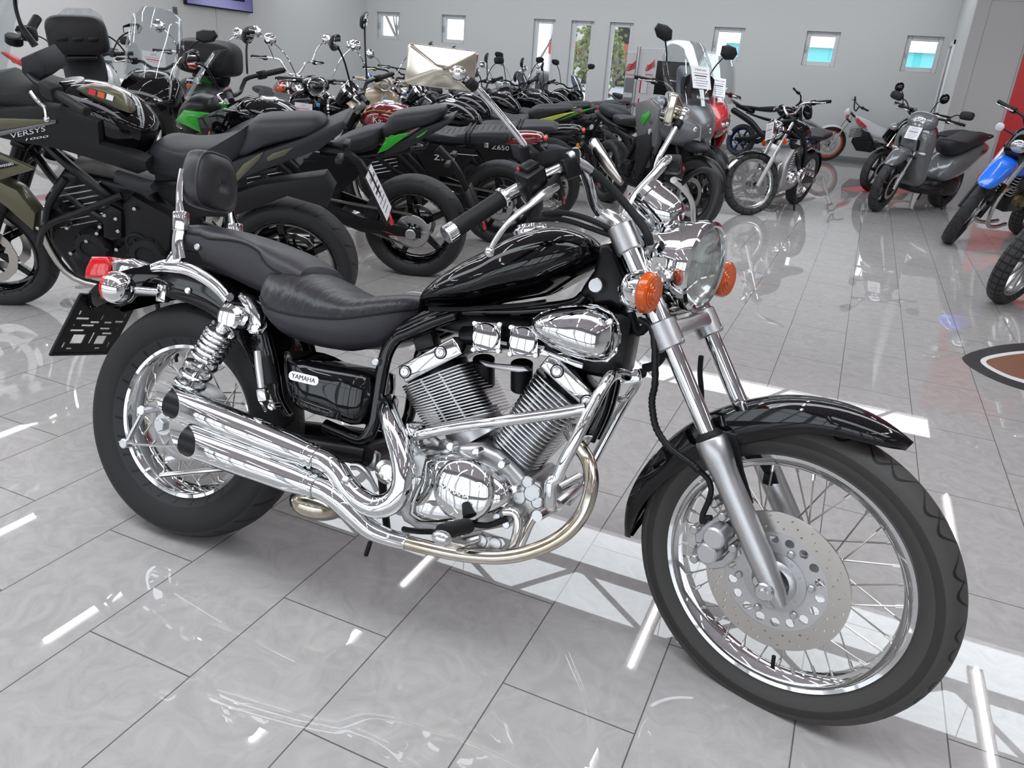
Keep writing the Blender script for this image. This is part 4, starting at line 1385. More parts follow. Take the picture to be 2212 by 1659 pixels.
# ---- engine
def fins(name, bot, top, n, th, Wt, lab):
    """stack of cooling fins between the pictured bottom and top plates, each given by its two ends"""
    b0, b1, t0, t1 = [B(b4(*p), -0.05) for p in bot + top]
    bm = NB()
    cs = []
    for k in range(n):
        u = k / (n - 1)
        e0, e1 = b0 * (1 - u) + t0 * u, b1 * (1 - u) + t1 * u
        c = (e0 + e1) * 0.5
        c.y = 0
        d = e1 - e0
        d.y = 0
        L = d.length / 2
        f = d.normalized()
        nr = V((-f.z, 0, f.x))
        Wd = interp(Wt, u)[0]
        cs.append((c, f, nr))
        pts = []
        for j in range(40):
            t = 2 * pi * j / 40
            cc, ss = cos(t), sin(t)
            pts.append(c + f * (L * abs(cc) ** (2 / 4.6) * (1 if cc >= 0 else -1)) + V((0, 1, 0)) * (Wd * abs(ss) ** (2 / 2.7) * (1 if ss >= 0 else -1)) - nr * (th / 2))
        prism(bm, pts, nr * th, th * 0.3, 1)
    o = P(name, bm, ALUP, label=lab, angle=50)
    c0, c1 = cs[0][0], cs[-1][0]
    ax = (c1 - c0).normalized()
    P('cylinder_barrel', cyl(NB(), c0 - ax * 0.03, c1 + ax * 0.01, 0.064, 28), SATIN, o)
    bm = NB()
    for u in (-0.45, 0.35):
        for s in (-1, 1):
            q0 = c0 + cs[0][1] * (0.06 * u) + V((0, 0.074 * s, 0))
            q1 = c1 + cs[-1][1] * (0.06 * u) + V((0, 0.086 * s, 0))
            tube(bm, [q0, q1], 0.004, 6, 1)
    P('fin_damper', bm, ALU, o)
    return o, c0, ax
rcyl, rb, ra = fins('rear_cylinder', ((300, 1110), (945, 975)), ((118, 790), (722, 555)), 17, 0.0036, [(0, 0.090), (0.3, 0.100), (0.7, 0.104), (1, 0.100)], 'finned rear cylinder')
fcyl, fb2, fa = fins('front_cylinder', ((905, 1170), (1250, 1490)), ((1262, 612), (1660, 975)), 19, 0.0036, [(0, 0.086), (0.25, 0.098), (0.7, 0.106), (1, 0.104)], 'finned front cylinder')
# chrome rocker covers with two bolts each
for par, cov, bolts in ((rcyl, ((68, 600), (545, 345), (585, 400), (625, 490), (130, 740)), ((440, 480), (138, 645))),
                        (fcyl, ((1275, 600), (1360, 500), (1440, 520), (1740, 820), (1720, 880), (1640, 935)), ((1435, 640), (1690, 900)))):
    pts = [B(b4(*p), -0.112) for p in cov]
    bm = prism(NB(), pts, (0, 0.224, 0), 0.008, 3)
    rc_ = P('rocker_cover', bm, CHROME, par, label='chrome rocker cover')
    for p in bolts:
        q = B(b4(*p), -0.114)
        A = axisM((q.x, -0.112, q.z), (0, -1, 0), (1, 0, 0))
        lathe(rcb := NB(), [(0, 0.0), (0.0125, 0.0), (0.0125, 0.003), (0.0105, 0.004), (0.0095, 0.002), (0.009, 0.006), (0.003, 0.0065), (0.0025, 0.004), (0, 0.004)], A, 20)
        o = P('cover_bolt', rcb, ALUP, par)
    bm = NB()
    for p in bolts:
        q = B(b4(*p), -0.113)
        lathe(bm, [(0.0125, -0.001), (0.0155, -0.001), (0.0155, 0.0015), (0.0125, 0.0015)], axisM((q.x, -0.112, q.z), (0, -1, 0)), 20, closed=True)
    P('bolt_grommet', bm, RUBBER, par)
# crankcase
cc_o = Bxz([b5(*p) for p in ((470, 230), (560, 180), (760, 190), (900, 160), (1100, 150), (1250, 220), (1380, 330), (1470, 430), (1620, 480), (1660, 600), (1640, 740), (1500, 790), (1350, 860), (1150, 900), (800, 940), (560, 900), (430, 820), (380, 700), (420, 450))], -0.10)
bm = panel(NB(), cc_o, -0.105, 0.115, 0.02, 3)
cyl(bm, (rb - ra * 0.06), (rb - ra * 0.008), 0.072, 24)
cyl(bm, (fb2 - fa * 0.07), (fb2 - fa * 0.008), 0.076, 24)
eng = P('crankcase', bm, ALU, label='cast aluminium crankcase')
cov = Bxz([b5(*p) for p in ((600, 255), (860, 230), (1040, 300), (1180, 370), (1290, 450), (1365, 560), (1370, 650), (1290, 720), (1180, 770), (1050, 830), (880, 880), (700, 870), (540, 840), (450, 770), (470, 640), (560, 440))], -0.15)
bm = puff(NB(), cov, -0.10, -0.168, 7, 4.0, ymid=-0.095)
cvr = P('engine_side_cover', bm, CHROME, eng, angle=50, label='chrome engine side cover')
ec = B(b5(925, 560), -0.185)
A = axisM((ec.x, -0.150, ec.z), (0, -1, 0), (1, 0, 0))
bm = lathe(NB(), [(0.070, 0.0), (0.0715, 0.012), (0.0675, 0.024), (0.060, 0.029), (0.054, 0.030), (0.050, 0.032), (0.02, 0.0355), (0, 0.036)], A, 48)
rcv = P('round_case_cover', bm, CHROME, eng, label='round chrome case cover with raised lettering')
bm = text(NB(), 'YAMAHA', basis((ec.x - 0.012, -0.1845, ec.z - 0.004), (1, 0, -0.10), (0, 0, 1)), 0.0165, 0.0015)
P('case_lettering', bm, CHROME2, rcv)
bm = NB()
q = B(b5(1070, 520), -0.19)
lathe(bm, [(0, 0.001), (0.004, 0.001), (0.004, 0.004), (0.009, 0.004), (0.010, -0.006)], axisM((q.x, -0.180, q.z), (0, -1, 0)), 18)
rg = ring_pts((ec.x + 0.035, -0.1825, ec.z - 0.002), 0.058, 40)
tube(bm, [p for p in rg if (p - V((ec.x, -0.1825, ec.z))).length < 0.054 and p.x < ec.x + 0.03], 0.0016, 6, 1)
P('case_screw', bm, CHROME2, rcv)
bm = NB()
for p in ((840, 175), (560, 200), (1060, 225), (1280, 330), (1385, 540), (1240, 775), (1320, 840), (560, 470), (1330, 600)):
    q = B(b5(*p), -0.13)
    cyl(bm, (q.x, -0.135, q.z), (q.x, -0.10, q.z), 0.0095, 12, bev=0.002)
P('case_bolt', bm, ALUP, eng)
# front of the crankcase: ribs, oil filter side
bm = NB()
for p, r in (((1560, 560), 0.020), ((1520, 470), 0.014), ((1450, 600), 0.016), ((1600, 640), 0.014)):
    q = B(b5(*p), -0.09)
    cyl(bm, (q.x, -0.112, q.z), (q.x, 0.09, q.z), r, 16, bev=0.003)
P('case_ribs', bm, ALU, eng)
bm = NB()
for k, p in enumerate(((560, 150), (700, 120), (850, 170))):
    q = B(b5(*p), -0.10)
    bx(bm, (q.x, -0.10, q.z), (0.035, 0.02, 0.015), 0.004, (0, 0.4, 0))
lp = [B(b5(*p), -0.11) for p in ((0, 345), (60, 350), (120, 400), (170, 470), (215, 560))]
tube(bm, lp, [0.009, 0.009, 0.009, 0.006, 0.006], 10, 4)
q = B(b5(120, 280), -0.08)
bx(bm, q, (0.07, 0.03, 0.05), 0.012)
P('side_linkage', bm, ALU, eng)
bm = NB()
q = B(b5(300, 390), -0.15)
lathe(bm, [(0, -0.02), (0.026, -0.02), (0.028, 0.004), (0.018, 0.006), (0.016, 0.002), (0, 0.002)], axisM(q, (0, -1, 0)), 24)
P('rear_brake_switch', bm, CHROME2, eng)
# carburettor tops and air cleaner
for p, w in (((1049, 728), (0.030, 0.0305)), ((1129, 737), (0.030, 0.0305))):
    q = B(p, -0.12)
    A = axisM((q.x, -0.105, q.z), (0, -1, 0), (1, 0, 0.12))
    bm = box(NB(), A @ TM(0, 0, 0.004), (0.066, 0.066, 0.010), 0.004)
    for sx in (-1, 1):
        for sy in (-1, 1):
            cyl(bm, A @ V((0.029 * sx, 0.029 * sy, 0)), A @ V((0.029 * sx, 0.029 * sy, 0.013)), 0.0065, 12, bev=0.002)
    tube(bm, [A @ V((0.03, -0.01, 0.003)), A @ V((0.047, -0.012, 0.003))], 0.005, 8, 1)
    cb_ = P('carburettor_top', bm, CHROME)
    bm = lathe(NB(), [(0.031, 0.006), (0.031, 0.017), (0.028, 0.021), (0.015, 0.0235), (0, 0.024)], A, 32)
    P('chrome_cap', bm, CHROME, cb_)
    bm = cyl(NB(), A @ V((0, 0, 0.0)), A @ V((0, 0, -0.07)), 0.032, 20)
    cyl(bm, A @ V((-0.02, 0, -0.03)), A @ V((-0.075, 0, -0.05)), 0.022, 16)
    P('carburettor_body', bm, SATIN, cb_)
bm = panel(NB(), Bxz([b4(*p) for p in ((760, 550), (860, 575), (1000, 585), (1150, 600), (1205, 640), (1100, 650), (960, 630), (820, 600))], -0.085), -0.085, -0.05, 0.004)
P('carburettor_plate', bm, ALU)
acl = Bxz([b4(*p) for p in ((1205, 250), (1225, 200), (1290, 150), (1400, 110), (1530, 88), (1660, 80), (1790, 95), (1890, 150), (1940, 230), (1955, 310), (1945, 400), (1910, 490), (1850, 545), (1740, 548), (1600, 515), (1480, 470), (1370, 415), (1270, 350), (1220, 300))], -0.128)
bm = puff(NB(), acl, -0.115, -0.182, 10, 2.6, ymid=-0.085)
ac = P('air_cleaner', bm, CHROME, label='teardrop chrome air cleaner cover', angle=70)
bm = NB()
tube(bm, [V((x, -0.112, z)) for x, z in acl + acl[:1]], 0.005, 8, 1, caps=False)
q = B(b4(1880, 215), -0.165)
cyl(bm, (q.x, -0.160, q.z), (q.x, -0.13, q.z), 0.007, 12, bev=0.002)
prism(bm, [B(b4(*p), -0.125) for p in ((1290, 440), (1500, 520), (1660, 570), (1650, 620), (1600, 610), (1400, 520), (1290, 470))], (0, 0.02, 0), 0.003)
P('cleaner_rim', bm, CHROME, ac)

# ---- engine guard bars
gb = [B(b4(*p), y) for p, y in (((2060, 690), -0.075), ((1960, 660), -0.11), ((1890, 690), -0.14), ((1820, 790), -0.165), ((1740, 940), -0.185), ((1660, 1090), -0.20), ((1580, 1250), -0.205), ((1500, 1400), -0.205), ((1440, 1540), -0.20))] + [B(b5(*p), y) for p, y in (((1700, 480), -0.20), ((1690, 600), -0.195), ((1700, 690), -0.18), ((1750, 680), -0.14))]
bm = tube(NB(), gb, 0.0128, 16, 5)
hb_ = [B(b4(*p), y) for p, y in (((230, 1190), -0.165), ((300, 1170), -0.175), ((620, 1110), -0.185), ((1000, 1060), -0.19), ((1400, 1005), -0.19), ((1680, 960), -0.185))]
tube(bm, hb_, 0.0128, 16, 4)
bx(bm, hb_[0] + V((-0.012, 0.02, 0)), (0.03, 0.05, 0.05), 0.006)
for q in (gb[0],):
    bx(bm, q, (0.045, 0.03, 0.028), 0.006, (0, -0.4, 0))
P('engine_guard', bm, CHROME, label='chrome engine guard bars')
bm = NB()
gl = [B(p, y) for p, y in (((1386, 806), 0.10), ((1376, 830), 0.15), ((1345, 880), 0.19), ((1310, 945), 0.20), ((1283, 995), 0.20), ((1255, 1050), 0.195), ((1225, 1085), 0.16))]
tube(bm, gl, 0.0125, 14, 5)
tube(bm, [B(b4(1970, 880), 0.12), B(b4(2040, 860), 0.18)], 0.008, 10, 1)
P('engine_guard', bm, CHROME, label='chrome engine guard bar of the far side')
bm = NB()
tube(bm, [B(b5(*p), y) for p, y in (((1580, 770), -0.15), ((1700, 700), -0.08), ((1850, 590), 0.0), ((1935, 520), 0.08))], 0.0125, 12, 4)
tube(bm, [B(b5(1760, 540), 0.02), B(b5(1940, 440), 0.10)], 0.012, 10, 1)
P('guard_cross_tube', bm, ALUP)

# ---- foot controls
bm = NB()
fr_ = [B(b5(*p), -0.14) for p in ((1300, 730), (1390, 740), (1420, 830), (1400, 960), (1360, 1060), (1290, 1120))]
tube(bm, fr_, 0.0115, 12, 5)
tube(bm, [B(b5(*p), -0.10) for p in ((1550, 760), (1500, 850), (1440, 990), (1380, 1090), (1270, 1140))], 0.0125, 12, 4)
P('footrest_loop', bm, CHROME2)
bm = panel(NB(), Bxz([b5(*p) for p in ((825, 1075), (980, 1050), (1060, 1000), (1120, 950), (1180, 940), (1290, 960), (1310, 1010), (1270, 1080), (1210, 1110), (1130, 1165), (960, 1135), (840, 1110))], -0.155), -0.155, -0.147, 0.003)
for p in ((1095, 985), (1215, 1010)):
    q = B(b5(*p), -0.16)
    lathe(bm, [(0.016, 0), (0.014, 0.006), (0.006, 0.008), (0, 0.008)], axisM((q.x, -0.154, q.z), (0, -1, 0)), 20)
fpl = P('footrest_plate', bm, ALU)
bm = tube(NB(), [B(b5(*p), y) for p, y in (((770, 960), -0.275), ((860, 985), -0.22), ((960, 990), -0.18), ((1080, 960), -0.16))], [0.017, 0.013, 0.012, 0.010], 12, 3)
ell(bm, B(b5(768, 955), -0.278), (0.022, 0.015, 0.016), 18, 10)
P('footrest_bar', bm, ALUP, fpl)
bm = NB()
n = 12
p0, p1 = B(b5(770, 905), -0.265), B(b5(990, 850), -0.19)
tube(bm, [p0 + (p1 - p0) * (k / n) for k in range(n + 1)], [0.021 if k % 2 else 0.0195 for k in range(n + 1)], 12, 1, flat=0.8)
P('footrest_rubber', bm, RUBBER, fpl)
bm = NB()
tube(bm, [B(b5(*p), y) for p, y in (((440, 880), -0.13), ((560, 900), -0.15), ((700, 905), -0.17), ((780, 930), -0.19))], 0.0065, 8, 4)
pq_ = [B(b5(*p), -0.17) for p in ((890, 740), (960, 700), (1000, 760), (1060, 820), (1000, 850), (900, 830))]
prism(bm, pq_, (0, 0.02, 0), 0.004)
tube(bm, [B(b5(1000, 830), -0.16), B(b5(1160, 850), -0.15), B(b5(1330, 790), -0.14)], 0.007, 8, 3)
P('brake_pedal', bm, SATIN)
# passenger footrest, folded up
bm = tube(NB(), [B(b3(*p), -0.165) for p in ((70, 545), (85, 700), (105, 860))], [0.010, 0.011, 0.010], 10, 3)
box(bm, axisM(B(b3(115, 920), -0.16), B(b3(105, 860), -0.16) - B(b3(125, 980), -0.16)), (0.024, 0.02, 0.03), 0.003)
pr = P('passenger_footrest', bm, ALUP, label='folded passenger footrest')
bm = NB()
n = 12
p0, p1 = B(b3(130, 590), -0.155), B(b3(175, 830), -0.155)
tube(bm, [p0 + (p1 - p0) * (k / n) for k in range(n + 1)], [0.014 if k % 2 else 0.012 for k in range(n + 1)], 10, 1)
P('footrest_rubber', bm, RUBBER, pr)
bm = NB()
for dx in (0, 1):
    tube(bm, [B(b3(75 + 75 * dx, 890 - 10 * dx), -0.155), B(b3(90 + 75 * dx, 960 - 10 * dx), -0.15), B(b3(140 + 75 * dx, 1060 - 20 * dx), -0.14)], 0.005, 8, 3)
q = B(b3(175, 1020), -0.14)
cyl(bm, q, q + V((0, 0.03, 0)), 0.010, 12, bev=0.002)
P('footrest_fork', bm, CHROME, pr)
# ================================================================== the showroom
BACK_Y, LEFT_X, RIGHT_X, FRONT_Y = 17.26, -11.74, 8.2, -7.0
def quad(bm, pts):
    bm.faces.new([bm.verts.new(V(p)) for p in pts])
    return bm
# floor tiles
def floor_mat():
    m = bpy.data.materials.new('polished_stone_tiles')
    m.use_nodes = True
    nt = m.node_tree
    b = nt.nodes['Principled BSDF']
    tc = nt.nodes.new('ShaderNodeTexCoord')
    sp = nt.nodes.new('ShaderNodeSeparateXYZ')
    cb = nt.nodes.new('ShaderNodeCombineXYZ')
    nt.links.new(tc.outputs['Object'], sp.inputs[0])
    def sub(a, v):
        q = nt.nodes.new('ShaderNodeMath')
        q.operation = 'SUBTRACT'
        nt.links.new(a, q.inputs[0])
        q.inputs[1].default_value = v
        return q.outputs[0]
    nt.links.new(sub(sp.outputs['Y'], 0.897 - 0.6 * 40), cb.inputs[0])
    nt.links.new(sub(sp.outputs['X'], -1.064 - 0.2965 * 40), cb.inputs[1])
    br = nt.nodes.new('ShaderNodeTexBrick')
    br.offset, br.offset_frequency, br.squash = 0.5, 2, 1.0
    for k, v in (('Scale', 1.0), ('Mortar Size', 0.0016), ('Mortar Smooth', 0.0), ('Bias', 0.0), ('Brick Width', 0.6), ('Row Height', 0.2965)):
        br.inputs[k].default_value = v
    br.inputs['Color1'].default_value = (0.0, 0.0, 0.0, 1)
    br.inputs['Color2'].default_value = (1.0, 1.0, 1.0, 1)
    nt.links.new(cb.outputs[0], br.inputs['Vector'])
    # soft veins, different on every tile
    ad = nt.nodes.new('ShaderNodeVectorMath')
    ad.operation = 'MULTIPLY_ADD'
    nt.links.new(br.outputs['Color'], ad.inputs[0])
    ad.inputs[1].default_value = (37.0, 19.0, 5.0)
    nt.links.new(tc.outputs['Object'], ad.inputs[2])
    nz = nt.nodes.new('ShaderNodeTexNoise')
    nz.inputs['Scale'].default_value = 9.0
    nz.inputs['Detail'].default_value = 9
    nz.inputs['Roughness'].default_value = 0.62
    nz.inputs['Distortion'].default_value = 2.6
    nt.links.new(ad.outputs[0], nz.inputs['Vector'])
    rp = nt.nodes.new('ShaderNodeValToRGB')
    rp.color_ramp.elements[0].position, rp.color_ramp.elements[1].position = 0.34, 0.66
    rp.color_ramp.elements[0].color = (0.400, 0.384, 0.376, 1)
    rp.color_ramp.elements[1].color = (0.475, 0.458, 0.450, 1)
    nt.links.new(nz.outputs['Fac'], rp.inputs[0])
    mx = nt.nodes.new('ShaderNodeMix')
    mx.data_type = 'RGBA'
    mx.inputs[7].default_value = (0.13, 0.125, 0.12, 1)
    nt.links.new(br.outputs['Fac'], mx.inputs[0])
    nt.links.new(rp.outputs[0], mx.inputs[6])
    nt.links.new(mx.outputs[2], b.inputs['Base Color'])
    b.inputs['Roughness'].default_value = 0.012
    b.inputs['IOR'].default_value = 1.62
    return m
bm = quad(NB(), [(LEFT_X, FRONT_Y, 0), (RIGHT_X, FRONT_Y, 0), (RIGHT_X, BACK_Y, 0), (LEFT_X, BACK_Y, 0)])
struct('floor', bm, floor_mat(), flat=True)
PLASTER = mat('white_plaster', (0.57, 0.57, 0.565), 0.85, bump=(90, 0.03))
WHITE = mat('white_enamel', (0.76, 0.76, 0.77), 0.35)
FRAME = mat('window_frame_white', (0.62, 0.63, 0.64), 0.4)
TH = 0.30
def wall_with_holes(name, A, u, w, h, holes, m, out):
    """upright wall from A along u (unit), width w, height h, thickness along out; holes = (u0, z0, u1, z1)"""
    us = sorted({0.0, w} | {q for o in holes for q in (o[0], o[2])})
    zs = sorted({0.0, h} | {q for o in holes for q in (o[1], o[3])})
    bm = NB()
    A, u, out = V(A), V(u), V(out)
    def pt(a, z, o=0):
        return A + u * a + V((0, 0, z)) + out * (o * TH)
    for i in range(len(us) - 1):
        for j in range(len(zs) - 1):
            um, zm = (us[i] + us[i + 1]) / 2, (zs[j] + zs[j + 1]) / 2
            if any(o[0] < um < o[2] and o[1] < zm < o[3] for o in holes):
                continue
            for k in (0, 1):
                quad(bm, [pt(us[i], zs[j], k), pt(us[i + 1], zs[j], k), pt(us[i + 1], zs[j + 1], k), pt(us[i], zs[j + 1], k)])
    for o in holes:
        for (a0, z0, a1, z1) in ((o[0], o[1], o[2], o[1]), (o[2], o[1], o[2], o[3]), (o[2], o[3], o[0], o[3]), (o[0], o[3], o[0], o[1])):
            quad(bm, [pt(a0, z0), pt(a1, z1), pt(a1, z1, 1), pt(a0, z0, 1)])
    bmesh.ops.remove_doubles(bm, verts=bm.verts[:], dist=1e-5)
    return struct(name, bm, m, flat=True)
# back wall windows: (x0, z0, x1, z1)
WIN = [(-11.45, 1.74, -10.80, 2.34), (-9.66, 1.74, -9.02, 2.34), (-7.32, 0.35, -6.80, 2.34), (-6.43, 0.35, -5.90, 2.34), (-5.55, 0.35, -5.02, 2.34), (-3.32, 1.72, -2.70, 2.34), (-1.52, 1.72, -0.90, 2.34), (0.27, 1.72, 0.89, 2.34)]
wall_with_holes('wall_back', (LEFT_X, BACK_Y, 0), (1, 0, 0), RIGHT_X - LEFT_X, CEIL_Z, [(a - LEFT_X, b, c - LEFT_X, d) for a, b, c, d in WIN], PLASTER, (0, 1, 0))
GLASS = clear_mat('window_glass', (0.97, 0.98, 0.98), 0.03)
for i, (x0, z0, x1, z1) in enumerate(WIN):
    y = BACK_Y + 0.10
    bm = NB()
    t = 0.085
    for a, b, c, d in ((x0, z0, x0 + t, z1), (x1 - t, z0, x1, z1), (x0 + t, z0, x1 - t, z0 + t), (x0 + t, z1 - t, x1 - t, z1)):
        bx(bm, ((a + c) / 2, y, (b + d) / 2), (c - a, 0.07, d - b), 0.008, seg=1)
    w = struct('window_%d' % (i + 1), bm, FRAME)
    bm = bx(NB(), ((x0 + x1) / 2, y, (z0 + z1) / 2), (x1 - x0 - 2 * t, 0.012, z1 - z0 - 2 * t))
    obj('pane', bm, GLASS, w, flat=True)
    if z0 > 1:
        bm = bx(NB(), (x0 + 0.04, y - 0.05, (z0 + z1) / 2), (0.02, 0.03, 0.13), 0.005)
        obj('window_handle', bm, ALU, w)
wall_with_holes('wall_left', (LEFT_X, FRONT_Y, 0), (0, 1, 0), BACK_Y - FRONT_Y, CEIL_Z, [], PLASTER, (-1, 0, 0))
wall_with_holes('wall_right', (RIGHT_X, FRONT_Y, 0), (0, 1, 0), BACK_Y - FRONT_Y, CEIL_Z, [], PLASTER, (1, 0, 0))
gl = [(0.6 + 2.5 * k, 0.25, 0.6 + 2.5 * k + 2.3, 3.5) for k in range(7)]
wall_with_holes('wall_front', (LEFT_X, FRONT_Y, 0), (1, 0, 0), RIGHT_X - LEFT_X, CEIL_Z, gl, PLASTER, (0, -1, 0))
for i, (a, b, c, d) in enumerate(gl):
    bm = NB()
    x0, x1 = LEFT_X + a, LEFT_X + c
    for p, q, r, s in ((x0, b, x0 + 0.08, d), (x1 - 0.08, b, x1, d), (x0, b, x1, b + 0.08), (x0, d - 0.08, x1, d), (x0, 2.2, x1, 2.28), ((x0 + x1) / 2 - 0.03, b, (x0 + x1) / 2 + 0.03, d)):
        bx(bm, ((p + r) / 2, FRONT_Y + 0.06, (q + s) / 2), (r - p, 0.10, s - q))
    struct('window_%d' % (20 + i), bm, mat('dark_window_frame', (0.06, 0.06, 0.065), 0.4), flat=True)
# the built-out cupboard corner at the right with its red panel
BX0, BY0 = 1.02, 13.9
bm = NB()
prism(bm, [V((BX0, BY0, 0)), V((BX0, BACK_Y, 0)), V((RIGHT_X, BACK_Y, 0)), V((RIGHT_X, BY0, 0))], (0, 0, 3.55))
struct('wall_right_box', bm, PLASTER, flat=True)
SEAM = mat('panel_seam', (0.30, 0.28, 0.28), 0.6)
bm = NB()
for x, z0, z1 in ((1.20, 0.0, 2.62), (1.75, 0.0, 3.4)):
    bx(bm, (x, BY0 - 0.001, (z0 + z1) / 2), (0.006, 0.004, z1 - z0))
bx(bm, (4.5, BY0 - 0.001, 2.62), (6.6, 0.004, 0.006))
struct('trim_1', bm, SEAM, flat=True)
bm = NB()
bx(bm, (BX0 + 0.005, 16.66, 1.08), (0.03, 0.86, 2.16), 0.004)
dr = struct('door_1', bm, mat('grey_door', (0.20, 0.20, 0.205), 0.5))
bm = NB()
for y0, y1, z0, z1 in ((16.17, 16.23, 0, 2.24), (17.09, 17.15, 0, 2.24), (16.17, 17.15, 2.16, 2.24)):
    bx(bm, (BX0 - 0.005, (y0 + y1) / 2, (z0 + z1) / 2), (0.05, y1 - y0, z1 - z0), 0.004)
obj('door_frame', bm, WHITE, dr)
RED = mat('red_panel', (0.62, 0.035, 0.04), 0.45)
bm = bx(NB(), (4.2, BY0 - 0.02, 1.95), (4.84, 0.03, 3.3), 0.004)
tag(obj('wall_panel', bm, RED), 'large red wall panel at the right edge behind the scooters', 'wall panel')
bm = bx(NB(), (2.35, 13.2, 0.20), (1.3, 0.8, 0.40), 0.01)
tag(obj('display_plinth', bm, WHITE), 'low white plinth in front of the red wall panel', 'plinth')
bm = bx(NB(), ((LEFT_X + BX0) / 2, BACK_Y - 0.008, 0.05), (BX0 - LEFT_X, 0.016, 0.10), 0.003)
struct('baseboard_back', bm, mat('grey_baseboard', (0.22, 0.22, 0.22), 0.5))
bm = bx(NB(), (LEFT_X + 0.008, (BACK_Y + FRONT_Y) / 2, 0.05), (0.016, BACK_Y - FRONT_Y, 0.10), 0.003)
struct('baseboard_left', bm, MATS['grey_baseboard'])
# ceiling: white ribbed steel deck with roof lights and trusses
bm = NB()
xs = sorted({LEFT_X, RIGHT_X} | {q for x, y, sx, sy in ROOF_LIGHTS for q in (x - sx / 2, x + sx / 2)})
ys = sorted({FRONT_Y, BACK_Y} | {q for x, y, sx, sy in ROOF_LIGHTS for q in (y - sy / 2, y + sy / 2)})
for i in range(len(xs) - 1):
    for j in range(len(ys) - 1):
        xm, ym = (xs[i] + xs[i + 1]) / 2, (ys[j] + ys[j + 1]) / 2
        if any(abs(xm - x) < sx / 2 and abs(ym - y) < sy / 2 for x, y, sx, sy in ROOF_LIGHTS):
            continue
        quad(bm, [(xs[i], ys[j], CEIL_Z), (xs[i + 1], ys[j], CEIL_Z), (xs[i + 1], ys[j + 1], CEIL_Z), (xs[i], ys[j + 1], CEIL_Z)])
for x, y, sx, sy in ROOF_LIGHTS:
    for a, b in (((-1, -1), (1, -1)), ((1, -1), (1, 1)), ((1, 1), (-1, 1)), ((-1, 1), (-1, -1))):
        p, q = V((x + a[0] * sx / 2, y + a[1] * sy / 2, CEIL_Z)), V((x + b[0] * sx / 2, y + b[1] * sy / 2, CEIL_Z))
        quad(bm, [p, q, q + V((0, 0, 0.06)), p + V((0, 0, 0.06))])
DECK = mat('ribbed_white_deck', (0.62, 0.55, 0.575), 0.55)
nt = DECK.node_tree
wv = nt.nodes.new('ShaderNodeTexWave')
wv.inputs['Scale'].default_value = 1.9
tcn = nt.nodes.new('ShaderNodeTexCoord')
nt.links.new(tcn.outputs['Object'], wv.inputs['Vector'])
bpn = nt.nodes.new('ShaderNodeBump')
bpn.inputs['Distance'].default_value = 0.05
nt.links.new(wv.outputs['Fac'], bpn.inputs['Height'])
nt.links.new(bpn.outputs[0], nt.nodes['Principled BSDF'].inputs['Normal'])
struct('ceiling', bm, DECK, flat=True)
bm = NB()
for yc in (14.22, 6.70, -0.44, -5.0):
    zt, zb = CEIL_Z + 0.04, CEIL_Z - 0.62
    for z in (zt, zb):
        bx(bm, ((LEFT_X + RIGHT_X) / 2, yc, z), (RIGHT_X - LEFT_X, 0.09, 0.08))
    k, x = 0, LEFT_X
    while x < RIGHT_X - 0.9:
        p, q = (zb, zt) if k % 2 else (zt, zb)
        tube(bm, [(x, yc, p), (x + 0.9, yc, q)], 0.032, 6, 1)
        x += 0.9
        k += 1
struct('ceiling_truss', bm, mat('truss_paint', (0.42, 0.43, 0.45), 0.5), flat=True)
TUBEM = mat('fluorescent_tube', (1.0, 0.97, 0.96), 0.4, emit=15)
bm = NB()
bx(bm, (0, 0, 0.045), (0.13, 1.56, 0.05), 0.006, seg=1)
lamp0 = obj('ceiling_lamp', bm, WHITE)
bm = NB()
cyl(bm, (0.0, -0.74, 0), (0.0, 0.74, 0), 0.020, 8)
lt0 = obj('lamp_tube', bm, TUBEM, lamp0)
bm = NB()
for y in (-0.6, 0.6):
    cyl(bm, (0, y, 0.06), (0, y, CEIL_Z - TUBE_Z), 0.004, 6)
lc0 = obj('lamp_hanger', bm, ALU, lamp0)
for i, (x, y) in enumerate(TUBES):
    o = lamp0
    if i:
        o = lamp0.copy()
        COL.objects.link(o)
        for ch in (lt0, lc0):
            c = ch.copy()
            COL.objects.link(c)
            c.parent = o
    o.location = (x, y, TUBE_Z)
    tag(o, 'white fluorescent batten lamp hanging from the ribbed ceiling', 'ceiling lamp', 'fluorescent batten lamps')

# ------------------------------------------------------------------ on the walls
t0, t1 = at_X(402.5, 10, LEFT_X + 0.08), at_X(546.8, 28.4, LEFT_X + 0.08)
yA, yB, zB = t0.y, t1.y, (t0.z + t1.z) / 2
hT = (yB - yA) * 0.575
tv = obj('wall_television', bx(NB(), (LEFT_X + 0.045, (yA + yB) / 2, zB + hT / 2), (0.07, yB - yA, hT), 0.008), SATIN)
tag(tv, 'large television showing a violet picture, high on the left wall', 'television')
SCRM = bpy.data.materials.new('violet_screen')
SCRM.use_nodes = True
nt = SCRM.node_tree
pb = nt.nodes['Principled BSDF']
tcn = nt.nodes.new('ShaderNodeTexCoord')
wv = nt.nodes.new('ShaderNodeTexWave')
wv.inputs['Scale'].default_value, wv.inputs['Distortion'].default_value = 0.35, 3.0
wv.bands_direction = 'DIAGONAL'
nt.links.new(tcn.outputs['Object'], wv.inputs['Vector'])
rp = nt.nodes.new('ShaderNodeValToRGB')
rp.color_ramp.elements[0].color, rp.color_ramp.elements[1].color = (0.085, 0.07, 0.22, 1), (0.22, 0.22, 0.42, 1)
nt.links.new(wv.outputs['Fac'], rp.inputs[0])
nt.links.new(rp.outputs[0], pb.inputs['Emission Color'])
pb.inputs['Emission Strength'].default_value = 0.9
pb.inputs['Base Color'].default_value = (0.01, 0.01, 0.02, 1)
